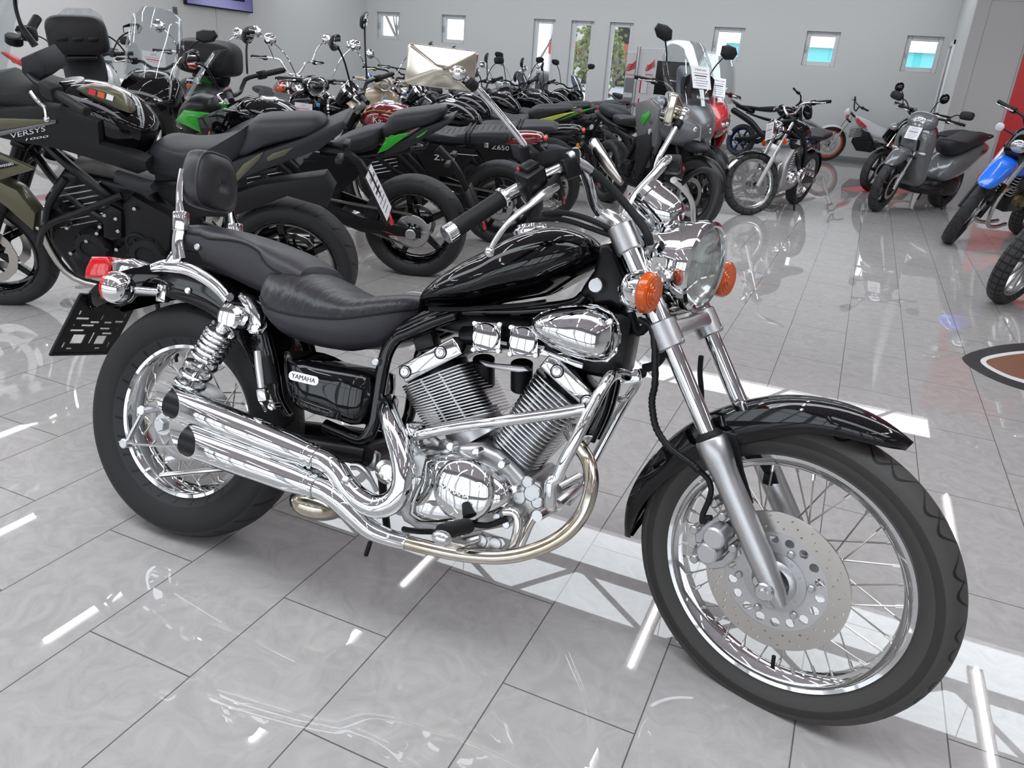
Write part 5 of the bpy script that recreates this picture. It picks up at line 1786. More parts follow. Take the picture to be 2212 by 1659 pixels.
pb.inputs['Roughness'].default_value = 0.2
obj('screen', bx(NB(), (LEFT_X + 0.082, (yA + yB) / 2, zB + hT / 2), (0.004, yB - yA - 0.05, hT - 0.05)), SCRM, tv, flat=True)
obj('screen_caption', bx(NB(), (LEFT_X + 0.085, yA + (yB - yA) * 0.62, zB + hT * 0.30), (0.003, (yB - yA) * 0.5, hT * 0.24)), SATIN, tv, flat=True)
c = at_X(378, 23, LEFT_X + 0.01)
tag(obj('wall_switch', bx(NB(), (LEFT_X + 0.012, c.y, c.z), (0.024, 0.085, 0.12), 0.004), mat('grey_switch', (0.10, 0.10, 0.14), 0.4)), 'small grey switch box on the left wall beside the television', 'switch')
c = at_X(474, 130, LEFT_X + 0.002)
struct('trim_2', bx(NB(), (LEFT_X + 0.002, c.y, 1.0), (0.004, 0.008, 2.0)), SEAM, flat=True)
# brochure stand with two leaning panels and a red wing emblem
SY = 14.4
s0, s1, s2 = at_Y(1352, 150, SY), at_Y(1376, 150, SY), at_Y(1432, 150, SY - 0.25)
top0, top1 = at_Y(1360, 112, SY).z, at_Y(1385, 104, SY).z
def board(name, a, b, zt, zb, m, parent=None):
    a, b = V((a.x, a.y, 0)), V((b.x, b.y, 0))
    n = (b - a).cross(V((0, 0, 1))).normalized()
    bm = prism(NB(), [a + V((0, 0, zb)), b + V((0, 0, zb)), b + V((0, 0, zt)), a + V((0, 0, zt))], -n * 0.02, 0.003, 1)
    return obj(name, bm, m, parent), a, (b - a), n
stand, a_, u_, n_ = board('brochure_stand', s0, s1, top0, 0.05, WHITE)
tag(stand, 'white brochure stand with red wing emblems in front of the tall windows', 'brochure stand')
pa, a2_, u2_, n2_ = board('side_board', s1, s2, top1, 0.05, WHITE, stand)
obj('post', cyl(NB(), (s1.x, s1.y, 0), (s1.x, s1.y, top1 + 0.02), 0.035, 12), ALU, stand)
obj('foot', bx(NB(), (s1.x, s1.y - 0.1, 0.02), (0.5, 0.4, 0.04), 0.005), ALU, stand)
def wing(bm, A, w):
    """a spread wing of five feathers"""
    for k in range(5):
        f = k / 4
        x0, x1 = -0.5 + 0.16 * f, 0.5 - 0.10 * f
        y0, y1 = -0.30 + 0.10 * k, 0.05 + 0.115 * k
        pts = [(x0, y0), (x0 + 0.30, y0 - 0.01), (x1, y1), (x1 + 0.03, y1 + 0.085), (x0 + 0.3, y0 + 0.07), (x0 + 0.05, y0 + 0.06)]
        prism(bm, [A @ V((x * w, y * w, 0)) for x, y in pts], A.to_3x3() @ V((0, 0, 0.002)))
    return bm
bm = NB()
A = basis(a_ + u_ * 0.55 + n_ * 0.003 + V((0, 0, top0 - 0.24)), u_, (0, 0, 1))
wing(bm, A, 0.26)
text(bm, 'HONDA', A @ TM(0, -0.14, 0), 0.055, 0.002)
A = basis(a2_ + u2_ * 0.5 + n2_ * 0.003 + V((0, 0, top1 - 0.30)), u2_, (0, 0, 1))
wing(bm, A, 0.22)
text(bm, 'HONDA', A @ TM(0, -0.13, 0), 0.045, 0.002)
obj('wing_emblem', bm, REDINK, stand, label='red wing emblem', flat=True)
for i in range(4):
    bz = top1 - 0.62 - 0.33 * (i // 2)
    q = (a2_ + u2_ * 0.35) if i % 2 else (a_ + u_ * 0.5 + n_ * 0.012)
    uu, nn = (u2_, n2_) if i % 2 else (u_, n_)
    A = basis(q + nn * 0.012 + V((0, 0, bz)), uu, (0, 0, 1))
    br_ = obj('brochure', box(NB(), A, (0.17, 0.24, 0.012), 0.001, 1), PAPER if i % 2 else mat('grey_print', (0.22, 0.22, 0.23), 0.4), None, flat=True)
    tag(br_, ['brochure with a grey photograph, upper left on the stand', 'white brochure with a red strip, upper right on the stand', 'brochure with a grey photograph, lower left on the stand', 'white brochure with a red strip, lower right on the stand'][i], 'brochure', 'brochures on the stand')
    if i % 2:
        obj('cover_strip', box(NB(), A @ TM(-0.068, 0, 0.0065), (0.034, 0.236, 0.002)), REDINK, br_, flat=True)
# black board on a stand
d0, d1 = at_Y(1421, 131, 13.6), at_Y(1489, 136, 13.6)
zb_ = at_Y(1430, 205, 13.6).z
bd_ = obj('display_board', bx(NB(), ((d0.x + d1.x) / 2, 13.6, (d0.z + zb_) / 2), (d1.x - d0.x, 0.05, d0.z - zb_), 0.004), SATIN)
tag(bd_, 'black flat display board on a stand to the right of the brochure stand', 'display board')
obj('board_stand', cyl(NB(), ((d0.x + d1.x) / 2, 13.62, 0.0), ((d0.x + d1.x) / 2, 13.62, zb_ + 0.1), 0.03, 10), SATIN, bd_)
# floor stickers
def sticker(name, px, m, z=0.0008):
    return obj(name, prism(NB(), [ground_pt(x, y) + V((0, 0, 0.0002)) for x, y in px], (0, 0, z)), m, flat=True)
st1 = sticker('floor_sticker', [(1809, 407), (1850, 403), (1905, 402), (1960, 404), (1985, 412), (1960, 418), (1905, 418), (1850, 414)], mat('red_vinyl', (0.60, 0.06, 0.07), 0.3))
tag(st1, 'pointed red floor sticker under the wheel of the black scooter', 'floor sticker')
def arc(pts, n=8):
    return [(p.x, p.y) for p in smooth_pts([V((x, y, 0)) for x, y in pts], n)]
st2 = sticker('floor_sticker', arc([(2212, 741), (2160, 746), (2112, 757), (2084, 768), (2079, 777), (2100, 796), (2150, 822), (2212, 843), (2300, 862)]) + arc([(2380, 850), (2420, 800), (2340, 748), (2212, 741)])[1:-1], mat('black_vinyl', (0.02, 0.02, 0.022), 0.3))
tag(st2, 'round black floor sticker with a white ring at the right edge', 'floor sticker')
inner = arc([(2260, 755), (2190, 760), (2140, 768), (2118, 778), (2128, 792), (2165, 812), (2212, 828), (2270, 842)])
o = sticker('ring', inner + [(2330, 840), (2360, 800), (2330, 765)], WHITE, 0.0012)
o.parent = st2
inner = arc([(2260, 761), (2200, 765), (2150, 773), (2130, 781), (2142, 793), (2180, 811), (2225, 824), (2270, 834)])
o = sticker('sticker_centre', inner + [(2320, 830), (2345, 800), (2320, 770)], mat('brown_vinyl', (0.22, 0.09, 0.05), 0.3), 0.0016)
o.parent = st2

# ------------------------------------------------------------------ outside the windows
bm = quad(NB(), [(-80, BACK_Y + 0.5, -0.3), (60, BACK_Y + 0.5, -0.3), (60, 120, -0.3), (-80, 120, -0.3)])
struct('ground', bm, mat('pale_asphalt', (0.45, 0.45, 0.45), 0.9), flat=True)
hall = obj('warehouse', bx(NB(), (1.5, 40, 1.35), (16, 6, 3.3)), mat('turquoise_cladding', (0.10, 0.52, 0.56), 0.6), flat=True)
tag(hall, 'long turquoise warehouse seen through the three right windows', 'building')
obj('roof', bx(NB(), (1.5, 40, 3.05), (16.4, 6.4, 0.12)), WHITE, hall, flat=True)
hs = obj('apartment_house', bx(NB(), (-14.5, 46, 1.9), (5.4, 6, 4.4)), mat('pale_render', (0.5, 0.5, 0.52), 0.8), flat=True)
tag(hs, 'pale apartment house with red balconies seen through the third tall window', 'building')
bm = NB()
for z in (2.6,):
    bx(bm, (-14.5, 42.7, z), (5.0, 0.6, 0.7))
obj('balcony', bm, mat('rust_red', (0.32, 0.07, 0.05), 0.7), hs, flat=True)
bm = NB()
for z in (1.4, 3.5):
    for x in (-16.3, -14.5, -12.7):
        bx(bm, (x, 42.95, z), (1.2, 0.1, 1.1))
obj('house_windows', bm, SATIN, hs, flat=True)
def bare_tree(x, y, h, seed, lab):
    rnd = random.Random(seed)
    bm = NB()
    def br(p, d, L, r, lev):
        q = p + d * L
        tube(bm, [p, p + d * L * 0.5 + V((rnd.uniform(-.06, .06), rnd.uniform(-.06, .06), 0)) * L, q], [r, r * 0.8, r * 0.62], 5, 2, caps=False)
        if lev == 0:
            return
        for k in range(3):
            nd = (d + V((rnd.uniform(-.8, .8), rnd.uniform(-.8, .8), rnd.uniform(-.1, .5)))).normalized()
            br(p + d * L * rnd.uniform(0.55, 1.0), nd, L * rnd.uniform(0.6, 0.8), r * 0.55, lev - 1)
    br(V((x, y, -0.3)), V((0, 0, 1)), h * 0.36, h * 0.016, 4)
    tag(obj('bare_tree', bm, mat('grey_bark', (0.16, 0.14, 0.13), 0.9)), lab, 'tree', 'bare trees outside')
bare_tree(-16.3, 26, 6.5, 3, 'bare tree outside the leftmost small window')
bare_tree(-11.6, 28, 5.5, 5, 'bare tree outside the first tall window')
bare_tree(-8.6, 27, 3.4, 8, 'thin bare tree outside the third tall window')
rnd = random.Random(4)
bm = NB()
for k in range(900):
    c = V((-10.9 + rnd.gauss(0, 0.55), 33 + rnd.gauss(0, .5), 2.1 + rnd.gauss(0, 0.55)))
    ell(bm, c, rnd.uniform(0.04, 0.11), 6, 4)
tag(obj('evergreen_bush', bm, mat('yellow_green_leaves', (0.22, 0.24, 0.08), 0.9, noise=(5, (0.08, 0.12, 0.04), 0.4, 0.6))), 'yellow-green bush outside the middle tall window', 'bush')
def car(x, y, m, lab):
    bm = NB()
    sect_loft(bm, [(x - 2.1, 0.0, 0.5, 0.5, .5), (x - 1.9, -0.1, 0.75, 0.82, .5), (x - 0.9, -0.12, 0.85, 0.88, .5), (x + 1.6, -0.12, 0.85, 0.88, .5), (x + 2.1, 0.0, 0.6, 0.7, .5)], 20, 16)
    for v in bm.verts:
        v.co.y += y
    c = obj('car', bm, m)
    bm = sect_loft(NB(), [(x - 1.5, 0.7, 0.85, 0.6, .3), (x - 0.7, 0.75, 1.25, 0.72, .3), (x + 0.8, 0.75, 1.28, 0.72, .3), (x + 1.7, 0.7, 0.85, 0.6, .3)], 20, 14)
    for v in bm.verts:
        v.co.y += y
    obj('cabin', bm, SATIN, c)
    for sx in (-1.3, 1.3):
        obj('wheel', cyl(NB(), (x + sx, y - 0.9, 0.0), (x + sx, y - 0.7, 0.0), 0.31, 18, bev=0.03), RUBBER, c)
    tag(c, lab, 'car')
car(-9.6, 22.5, mat('white_car_paint', (0.75, 0.75, 0.76), 0.2, 0, 1.0), 'white car parked outside the tall windows')
# ================================================================== the other motorcycles and scooters
SLASH = tread_mat('road_tyre_tread', 20, 0.072, 'slash', (0.034, 0.034, 0.037))
SLASHF = tread_mat('front_road_tyre_tread', 17, 0.052, 'slash', (0.034, 0.034, 0.037))
KNOB = tread_mat('knobbly_tread', 40, 0.055, 'knob', (0.032, 0.032, 0.034))
OLIVE = mat('olive_metallic', (0.105, 0.098, 0.058), 0.35, 0.35, 0.5)
GREEN = mat('lime_green_paint', (0.03, 0.36, 0.03), 0.2, 0.0, 0.8)
LIME = mat('yellow_green_stripe', (0.50, 0.55, 0.10), 0.3)
MAROON = mat('maroon_paint', (0.17, 0.006, 0.010), 0.14, 0.1, 1.0)
SCARLET = mat('scarlet_paint', (0.52, 0.03, 0.035), 0.25, 0.0, 0.8)
GUN = mat('silver_grey_paint', (0.15, 0.155, 0.165), 0.34, 0.4, 0.3)
GUND = mat('graphite_paint', (0.10, 0.11, 0.12), 0.36, 0.4, 0.3)
NARDO = mat('plain_grey_paint', (0.13, 0.135, 0.142), 0.18, 0.0, 1.0)
BEIGE = mat('beige_paint', (0.36, 0.29, 0.21), 0.2, 0.0, 1.0)
CREAM = mat('white_paint', (0.66, 0.65, 0.67), 0.2, 0.0, 1.0)
BLUE = mat('bright_blue_plastic', (0.012, 0.15, 0.75), 0.22, 0.0, 0.6)
BLUEW = mat('dark_blue_rim', (0.012, 0.018, 0.10), 0.3, 0.3)
ORNGW = mat('orange_rim', (0.62, 0.09, 0.02), 0.35, 0.2)
GOLD = mat('gold_stripe', (0.5, 0.36, 0.08), 0.3, 0.4)
MUDG = mat('grey_saddle_bag', (0.05, 0.05, 0.06), 0.7, bump=(30, 0.4))
class Bike:
    """one machine: ground contact of the rear wheel, heading, lean to its left, parts added in its own axes"""
    def __init__(s, name, x, y, heading, lean, label, cat='motorcycle', steer=0.0, rake=0.44, pivot=1.5, group=None):
        s.F = Frame(x, y, radians(heading), radians(lean), radians(steer), rake, pivot)
        s.root = empty(name, s.F.M, label, cat, group)
        s.ST = s.F.S
    def p(s, name, bm, m, parent=None, turn=False, **k):
        return obj(name, bm, m, parent or s.root, M=(s.ST if turn and parent is None else None), **k)
    def puff(s, name, pts, hw, m, parent=None, turn=False, pw=3.0, y0=0.0, n=6, rings=6, **k):
        P_ = [(q.x, q.z) for q in smooth_pts([V((a, 0, b)) for a, b in pts + pts[:1]], 3)[:-1]]
        return s.p(name, puff(NB(), P_, y0, hw, rings, pw, ymid=-hw if not y0 else None), m, parent, turn, angle=60, **k)
    def sides(s, name, pts, y0, y1, m, parent=None, turn=False, bev=0.008, both=True, **k):
        o = None
        for sg in ((1, -1) if both else (1,)):
            bm = panel(NB(), pts, y0 * sg, y1 * sg, bev, 2)
            q = s.p(name, bm, m, parent, turn, **k)
            o = o or q
        return o
    def wheels(s, wb, fr, fwid, rr, rwid, rimm, kind='cast', frim=0.218, rrim=0.218, tf=None, tr=None, n=5, discs=1, seg=48, spoke_split=False):
        tf, tr = tf or SLASHF, tr or SLASH
        sp = ('wire', 36) if kind == 'wire' else ('cast', n, 0.034, 0.03, spoke_split, 0.12)
        dl = [(0.07, 0.148, 0.11, STEEL, 0.003)] + ([(-0.07, 0.148, 0.11, STEEL, 0.003)] if discs > 1 else [])
        s.fw = wheel(s.root, 'front_wheel', (wb, 0, fr), fr + 0.004, fwid, frim, fwid * 0.62, rimm, tf, sp, 0.05, 0.10, ALU if kind == 'wire' else SATIN, M=s.ST, disc=dl, seg=seg)
        s.rw = wheel(s.root, 'rear_wheel', (0, 0, rr), rr + 0.004, rwid, rrim, rwid * 0.66, rimm, tr, sp, 0.06, 0.11, ALU if kind == 'wire' else SATIN, disc=[(-0.075, 0.11, 0.085, STEEL, 0.002)], seg=seg, square=0.3)
        s.wb, s.fr, s.rr = wb, fr, rr
    def fork(s, top, m1, m2, y=0.095, upside=True, r=0.024, cast=SATIN):
        a, b = V((s.wb - 0.03, 0, s.fr)), V((top[0], 0, top[1]))
        d = (b - a).normalized()
        L = (b - a).length
        for sg in (-1, 1):
            o = V((0, y * sg, 0))
            bm = cyl(NB(), a + o - d * 0.03, a + o + d * L * 0.42, r * (0.85 if upside else 1.15), 16, bev=0.004)
            leg = s.p('fork_leg', bm, m1, None, True)
            bm = cyl(NB(), a + o + d * L * 0.42, b + o, r * (1.15 if upside else 0.78), 16, bev=0.003)
            s.p('fork_tube', bm, m2, leg)
        bm = NB()
        for f in (0.80, 0.98):
            q = a + d * L * f
            box(bm, axisM(q, d, (1, 0, 0)), (0.06, y * 2 + 0.07, 0.03), 0.008)
        cyl(bm, a + V((0.03, -y, 0)), a + V((0.03, y, 0)), 0.012, 10)
        s.p('triple_clamp', bm, cast, None, True)
    def fender(s, m, R=0.335, a0=35, a1=165, hw=0.06, turn=True, front=True, name=None):
        c = V((s.wb, 0, s.fr)) if front else V((0, 0, s.rr))
        rings = []
        for i in range(17):
            t = i / 16
            ar = radians(a0 + (a1 - a0) * t)
            e = V((cos(ar), 0, sin(ar)))
            w = hw * (1 - 0.75 * abs(2 * t - 1) ** 4)
            o_, i_ = [], []
            for k in range(9):
                v = -1 + k / 4
                o_.append(c + e * (R - 0.022 * v * v) + V((0, w * v, 0)))
                i_.append(c + e * (R - 0.005 - 0.022 * v * v) + V((0, w * v * 0.95, 0)))
            rings.append(o_ + i_[::-1])
        return s.p(name or ('front_mudguard' if front else 'rear_mudguard'), loft(NB(), rings), m, None, turn and front, angle=50)
    def bars(s, c, half, rise, back, barm=SATIN, gripm=RUBBER, gl=0.13, lever=ALUP, r=0.0125, cross=False):
        """handlebar: clamp point, half width, rise of the ends, sweep back"""
        c = V(c)
        e = V((c.x - back, half, c.z + rise))
        k = V((c.x - back * 0.15, half * 0.42, c.z + rise * 0.95))
        bm = NB()
        tube(bm, [V((c.x, -half * 0.10, c.z)), V((c.x, half * 0.12, c.z)), V((c.x, half * 0.28, c.z + rise * 0.5)), k, e], r, 10, 5)
        tube(bm, [V((c.x, half * 0.10, c.z)), V((c.x, -half * 0.12, c.z)), V((c.x, -half * 0.28, c.z + rise * 0.5)), V((k.x, -k.y, k.z)), V((e.x, -e.y, e.z))], r, 10, 5)
        if cross:
            tube(bm, [V((k.x, -k.y, k.z)), V((k.x, k.y, k.z))], r * 0.8, 8, 1)
        s.bar = s.p('handlebar', bm, barm, None, True)
        for sg in (1, -1):
            E_, K_ = V((e.x, e.y * sg, e.z)), V((k.x, k.y * sg, k.z))
            d = (E_ - K_).normalized()
            bm = cyl(NB(), E_ - d * gl, E_ + d * 0.004, 0.0175, 12, bev=0.003)
            s.p('grip', bm, gripm, s.bar)
            bm = cyl(NB(), E_ + d * 0.004, E_ + d * 0.028, 0.017, 12, bev=0.003)
            box(bm, axisM(E_ - d * (gl + 0.025), d, (0.3, 0, 1)), (0.05, 0.045, 0.05), 0.01)
            s.p('switch_cluster', bm, SATIN, s.bar)
            q = E_ - d * (gl + 0.03) + V((0.035, 0, -0.005))
            bm = tube(NB(), [q, q - V((0, 0, 0)) + d * 0.06 + V((0.03, 0, 0.0)), q + d * 0.14 + V((0.012, 0, -0.01)), q + d * 0.175 + V((0.016, 0, -0.012))], [0.009, 0.0075, 0.006, 0.0055], 8, 4)
            ell(bm, q + d * 0.178 + V((0.016, 0, -0.012)), 0.009, 10, 6)
            s.p('lever', bm, lever, s.bar)
        s.bar_k, s.bar_e = k, e
        return s.bar
    def mirrors(s, base, head, kind='kite', m=MATTE, stem=SATIN, size=(0.085, 0.055), both=True, turn=True):
        for sg in ((1, -1) if both is True else (both,)):
            b, h = V((base[0], base[1] * sg, base[2])), V((head[0], head[1] * sg, head[2]))
            mid = b * 0.5 + h * 0.5 + V((0, -0.02 * sg, 0.03))
            bm = tube(NB(), [b, mid, h - V((0, 0.02 * sg, 0.02))], 0.0065, 8, 4)
            st = s.p('mirror', bm, stem, s.bar if turn else None)
            A = basis(h, (0, 1, 0.12 * sg), (-0.15, 0, 1))
            w, hh = size
            if kind == 'round':
                pts = [(w * cos(2 * pi * k / 24), w * sin(2 * pi * k / 24)) for k in range(24)]
            elif kind == 'kite':
                pts = [(-w, -hh * 0.4), (-w * 0.86, hh * 0.75), (-w * 0.2, hh), (w * 0.75, hh * 0.72), (w, -0.1 * hh), (w * 0.55, -hh * 0.9), (-w * 0.4, -hh)]
                pts = [(x * sg, y) for x, y in pts]
            else:
                pts = [(w * (abs(cos(t)) ** 0.6) * (1 if cos(t) >= 0 else -1), hh * (abs(sin(t)) ** 0.6) * (1 if sin(t) >= 0 else -1)) for t in (2 * pi * k / 24 for k in range(24))]
            rings = []
            for f, z in ((0.93, -0.006), (1.0, 0.0), (0.97, 0.010), (0.75, 0.026), (0.3, 0.034)):
                rings.append([A @ V((x * f, y * f, z)) for x, y in pts])
            s.p('mirror_shell', loft(NB(), rings), m, st, angle=30)
            s.p('mirror_glass', loft(NB(), [[A @ V((x * 0.92, y * 0.92, z)) for x, y in pts] for z in (-0.0062, -0.0072)]), MATS['mirror_glass'], st)
    def round_lamp(s, c, r, depth, shell=CHROME, ring=CHROME, turn=True, axis=(1, 0, -0.05), parent=None):
        A = axisM(c, axis, (0, 0, 1))
        bm = lathe(NB(), [(0, -depth), (r * 0.4, -depth * 0.96), (r * 0.8, -depth * 0.6), (r, -0.02), (r, 0.0), (r * 0.9, 0.004), (r * 0.8, -0.03), (0, -0.045)], A, 28)
        o = s.p('headlight', bm, shell, parent, turn)
        s.p('headlight_ring', lathe(NB(), [(r * 1.0, -0.012), (r * 1.07, -0.008), (r * 1.07, 0.006), (r * 0.97, 0.012), (r * 0.93, 0.002)], A, 28, closed=True), ring, o)
        s.p('reflector_bowl', lathe(NB(), [(r * 0.92, 0.0), (r * 0.6, -0.03), (r * 0.2, -0.042), (0, -0.043)], A, 24), CHROME2, o)
        s.p('lens', lathe(NB(), [(r * 0.95, 0.002), (r * 0.7, 0.016), (r * 0.3, 0.022), (0, 0.023)], A, 24), LENS, o)
        return o
    def signal(s, c, ax, m=ORANGEL, shell=SATIN, r=0.022, stem=None, turn=False, name='turn_signal'):
        A = axisM(c, ax, (0, 0, 1))
        bm = lathe(NB(), [(0, -r * 1.6), (r * 0.7, -r * 1.2), (r, -0.2 * r), (r, 0)], A, 14)
        if stem is not None:
            tube(bm, [V(c), V(stem)], 0.007, 6, 1)
        o = s.p(name, bm, shell, None, turn)
        s.p('signal_lens', lathe(NB(), [(r * 0.98, -0.001), (r * 0.9, 0.3 * r), (0, 0.55 * r)], A, 14), m, o)
    def engine(s, pts=None, hw=0.19, m=SATIN, cover=MATTE, covers=((0.62, 0.42, 0.085), (0.86, 0.40, 0.075)), pipes=True, pipe_m=STEEL):
        pts = pts or [(0.48, 0.36), (0.60, 0.25), (0.95, 0.24), (1.04, 0.36), (1.06, 0.55), (0.98, 0.70), (0.70, 0.72), (0.52, 0.55)]
        e = s.p('engine', panel(NB(), pts, -hw * 0.72, hw * 0.72, 0.03, 3), m)
        for x, z, r in covers:
            for sg in (1, -1):
                A = axisM((x, hw * 0.70 * sg, z), (0, sg, 0), (1, 0, 0))
                bm = lathe(NB(), [(r, 0), (r, hw * 0.20), (r * 0.85, hw * 0.30), (r * 0.55, hw * 0.32), (r * 0.5, hw * 0.27), (0, hw * 0.27)], A, 24)
                for k in range(6):
                    a = 2 * pi * k / 6
                    cyl(bm, A @ V((r * 0.92 * cos(a), r * 0.92 * sin(a), hw * 0.2)), A @ V((r * 0.92 * cos(a), r * 0.92 * sin(a), hw * 0.30)), 0.008, 8)
                s.p('case_cover', bm, cover, e)
        bm = NB()
        for k in range(7):
            z = 0.52 + 0.028 * k
            bx(bm, (0.86, 0, z), (0.24, hw * 1.5, 0.008), 0.003, (0, 0.25, 0), 1)
        s.p('cooling_fins', bm, ALU, e)
        if pipes:
            bm = NB()
            for y in (-0.07, 0.07):
                tube(bm, [V((0.98, y, 0.56)), V((1.09, y, 0.52)), V((1.10, y, 0.36)), V((1.02, y, 0.20)), V((0.80, y * 0.8, 0.15)), V((0.55, y * 0.6, 0.16))], 0.019, 10, 4)
            s.p('header_pipes', bm, pipe_m, e)
        return e
    def silencer(s, pts, r, m=STEEL, tipm=SATIN):
        bm = tube(NB(), pts, [r * 0.45] + [r] * (len(pts) - 1), 16, 4, flat=1.25)
        o = s.p('silencer', bm, m)
        d = (V(pts[-1]) - V(pts[-2])).normalized()
        s.p('silencer_tip', cyl(NB(), V(pts[-1]) - d * 0.01, V(pts[-1]) + d * 0.03, r * 1.1, 16, bev=0.004), tipm, o)
    def swingarm(s, pivot=(0.56, 0.42), m=SATIN, chain=True, z=0.035):
        bm = NB()
        for sg in (1, -1):
            prism(bm, [V((x, 0.115 * sg, zz)) for x, zz in ((-0.06, s.rr - z * 0.7), (-0.06, s.rr + z * 0.7), (0.3, s.rr + 0.045 + z), (pivot[0], pivot[1] + z * 1.2), (pivot[0] + 0.03, pivot[1] - z), (0.3, s.rr + 0.02 - z))], (0, 0.025 * sg, 0), 0.006)
        cyl(bm, (pivot[0], -0.13, pivot[1]), (pivot[0], 0.13, pivot[1]), 0.03, 14)
        cyl(bm, (0, -0.14, s.rr), (0, 0.14, s.rr), 0.016, 12, bev=0.003)
        o = s.p('swing_arm', bm, m)
        if chain:
            bm = lathe(NB(), [(0.055, 0.086), (0.10, 0.086), (0.105, 0.092), (0.10, 0.098), (0.055, 0.098)], axisM((0, 0, s.rr), (0, 1, 0), (1, 0, 0)), 40, closed=True)
            for k in range(8):
                a = 2 * pi * k / 8
                tube(bm, [V((0.04 * cos(a), 0.092, s.rr + 0.04 * sin(a))), V((0.09 * cos(a), 0.092, s.rr + 0.09 * sin(a)))], 0.010, 6, 1)
            cyl(bm, (0, 0.09, s.rr), (0, 0.15, s.rr), 0.033, 18, bev=0.004)
            s.p('sprocket', bm, ALU, o)
            bm = NB()
            for zz in (0.105, -0.105):
                tube(bm, [V((0.0, 0.092, s.rr + zz)), V((pivot[0], 0.092, pivot[1] + zz * 0.45))], 0.009, 6, 1)
            s.p('chain', bm, mat('chain_metal', (0.22, 0.21, 0.18), 0.4, 0.9), o)
    def trellis(s, head=(1.08, 0.88), m=SATIN, r=0.022, mid=(0.58, 0.50), tail=(0.0, 0.80)):
        bm = NB()
        for sg in (1, -1):
            h = V((head[0], 0.05 * sg, head[1]))
            tube(bm, [h, V((0.85, 0.16 * sg, head[1] - 0.14)), V((mid[0], 0.15 * sg, mid[1])), V((mid[0] - 0.02, 0.13 * sg, mid[1] - 0.16))], r, 8, 4)
            tube(bm, [h - V((0, 0, 0.12)), V((0.86, 0.15 * sg, 0.60)), V((mid[0], 0.14 * sg, mid[1] - 0.05))], r * 0.8, 8, 4)
            tube(bm, [V((0.62, 0.13 * sg, 0.70)), V((0.3, 0.11 * sg, 0.74)), V((tail[0], 0.08 * sg, tail[1]))], r * 0.7, 8, 3)
        cyl(bm, V((head[0] - 0.05, 0, head[1] - 0.16)), V((head[0] - 0.12, 0, head[1] + 0.03)), 0.035, 14)
        s.p('frame', bm, m)
    def plate(s, pts=((-0.24, 0.80), (-0.42, 0.62), (-0.47, 0.40)), card=None, sig=True):
        bm = NB()
        P_ = [V((x, 0, z)) for x, z in pts]
        tube(bm, P_, [0.028, 0.022, 0.02], 8, 4)
        d = (P_[-1] - P_[-2]).normalized()
        A = basis(P_[-1] * 0.55 + P_[-2] * 0.45 + V((-0.02, 0, 0)), (0, -1, 0), -d)
        box(bm, A, (0.20, 0.24, 0.008), 0.003)
        o = s.p('plate_holder', bm, SATIN)
        s.p('reflector', box(NB(), A @ TM(0, -0.125, 0.0), (0.04, 0.05, 0.014), 0.003), REDL, o)
        if sig:
            q = P_[0] * 0.4 + P_[1] * 0.6
            for sg in (1, -1):
                bm = tube(NB(), [q, q + V((0.0, 0.06 * sg, 0.02))], 0.008, 6, 1)
                box(bm, TM(*(q + V((0.0, 0.10 * sg, 0.028)))), (0.03, 0.085, 0.026), 0.008)
                s.p('rear_turn_signal', bm, MATTE2, o)
        s.plate_M = A
        return o
    def stand(s):
        bm = tube(NB(), [V((0.62, 0.12, 0.30)), V((0.60, 0.19, 0.14)), V((0.59, 0.235, 0.01))], [0.013, 0.011, 0.012], 8, 3)
        s.p('side_stand', bm, SATIN)
    def caption(s, name, body, A, size, m, shear=0.0, parent=None, **k):
        return s.p(name, text(NB(), body, A, size, 0.0012, shear=shear, **k), m, parent, flat=True)
def card(M, w, h, label, title='2-Rad Loitz', lines=6, head=INK, parent_off=None, group='price cards on the machines'):
    """a printed price card lying in the x-y plane of M"""
    o = obj('price_card', box(NB(), M, (w, h, 0.0016), 0.0004, 1), PAPER, flat=True)
    tag(o, label, 'price card', group)
    bm = NB()
    text(bm, title, M @ TM(0, h * 0.34, 0.0012), h * 0.13, 0.0005)
    for k in range(lines):
        ww = w * (0.78 - 0.12 * ((k * 7) % 3))
        box(bm, M @ TM(-w * 0.02 * (k % 2), h * (0.18 - 0.11 * k), 0.0011), (ww, h * (0.05 if k == 1 else 0.018), 0.0006))
    obj('printing', bm, head, o, flat=True)
    return o
def px_panel(b, name, pts, y, y1, m, parent=None, bev=0.008, **k):
    """side panel traced on the plane y of the machine, running inward to y1"""
    return b.p(name, prism(NB(), [b.F.B(p[0], p[1], y) for p in pts], (0, y1 - y, 0), bev, 2), m, parent, **k)
def px_puff(b, name, pts, y0, y1, m, ymid=None, parent=None, pw=3.0, rings=7, **k):
    q = [b.F.B(p[0], p[1], y0) for p in pts]
    P_ = [(v.x, v.z) for v in smooth_pts(q + q[:1], 2)[:-1]]
    return b.p(name, puff(NB(), P_, y0, y1, rings, pw, ymid=ymid), m, parent, angle=60, **k)
a1 = zoomer(0, 0, 0.25316)
def Z(z, *pts):
    return [z(*p) for p in pts]
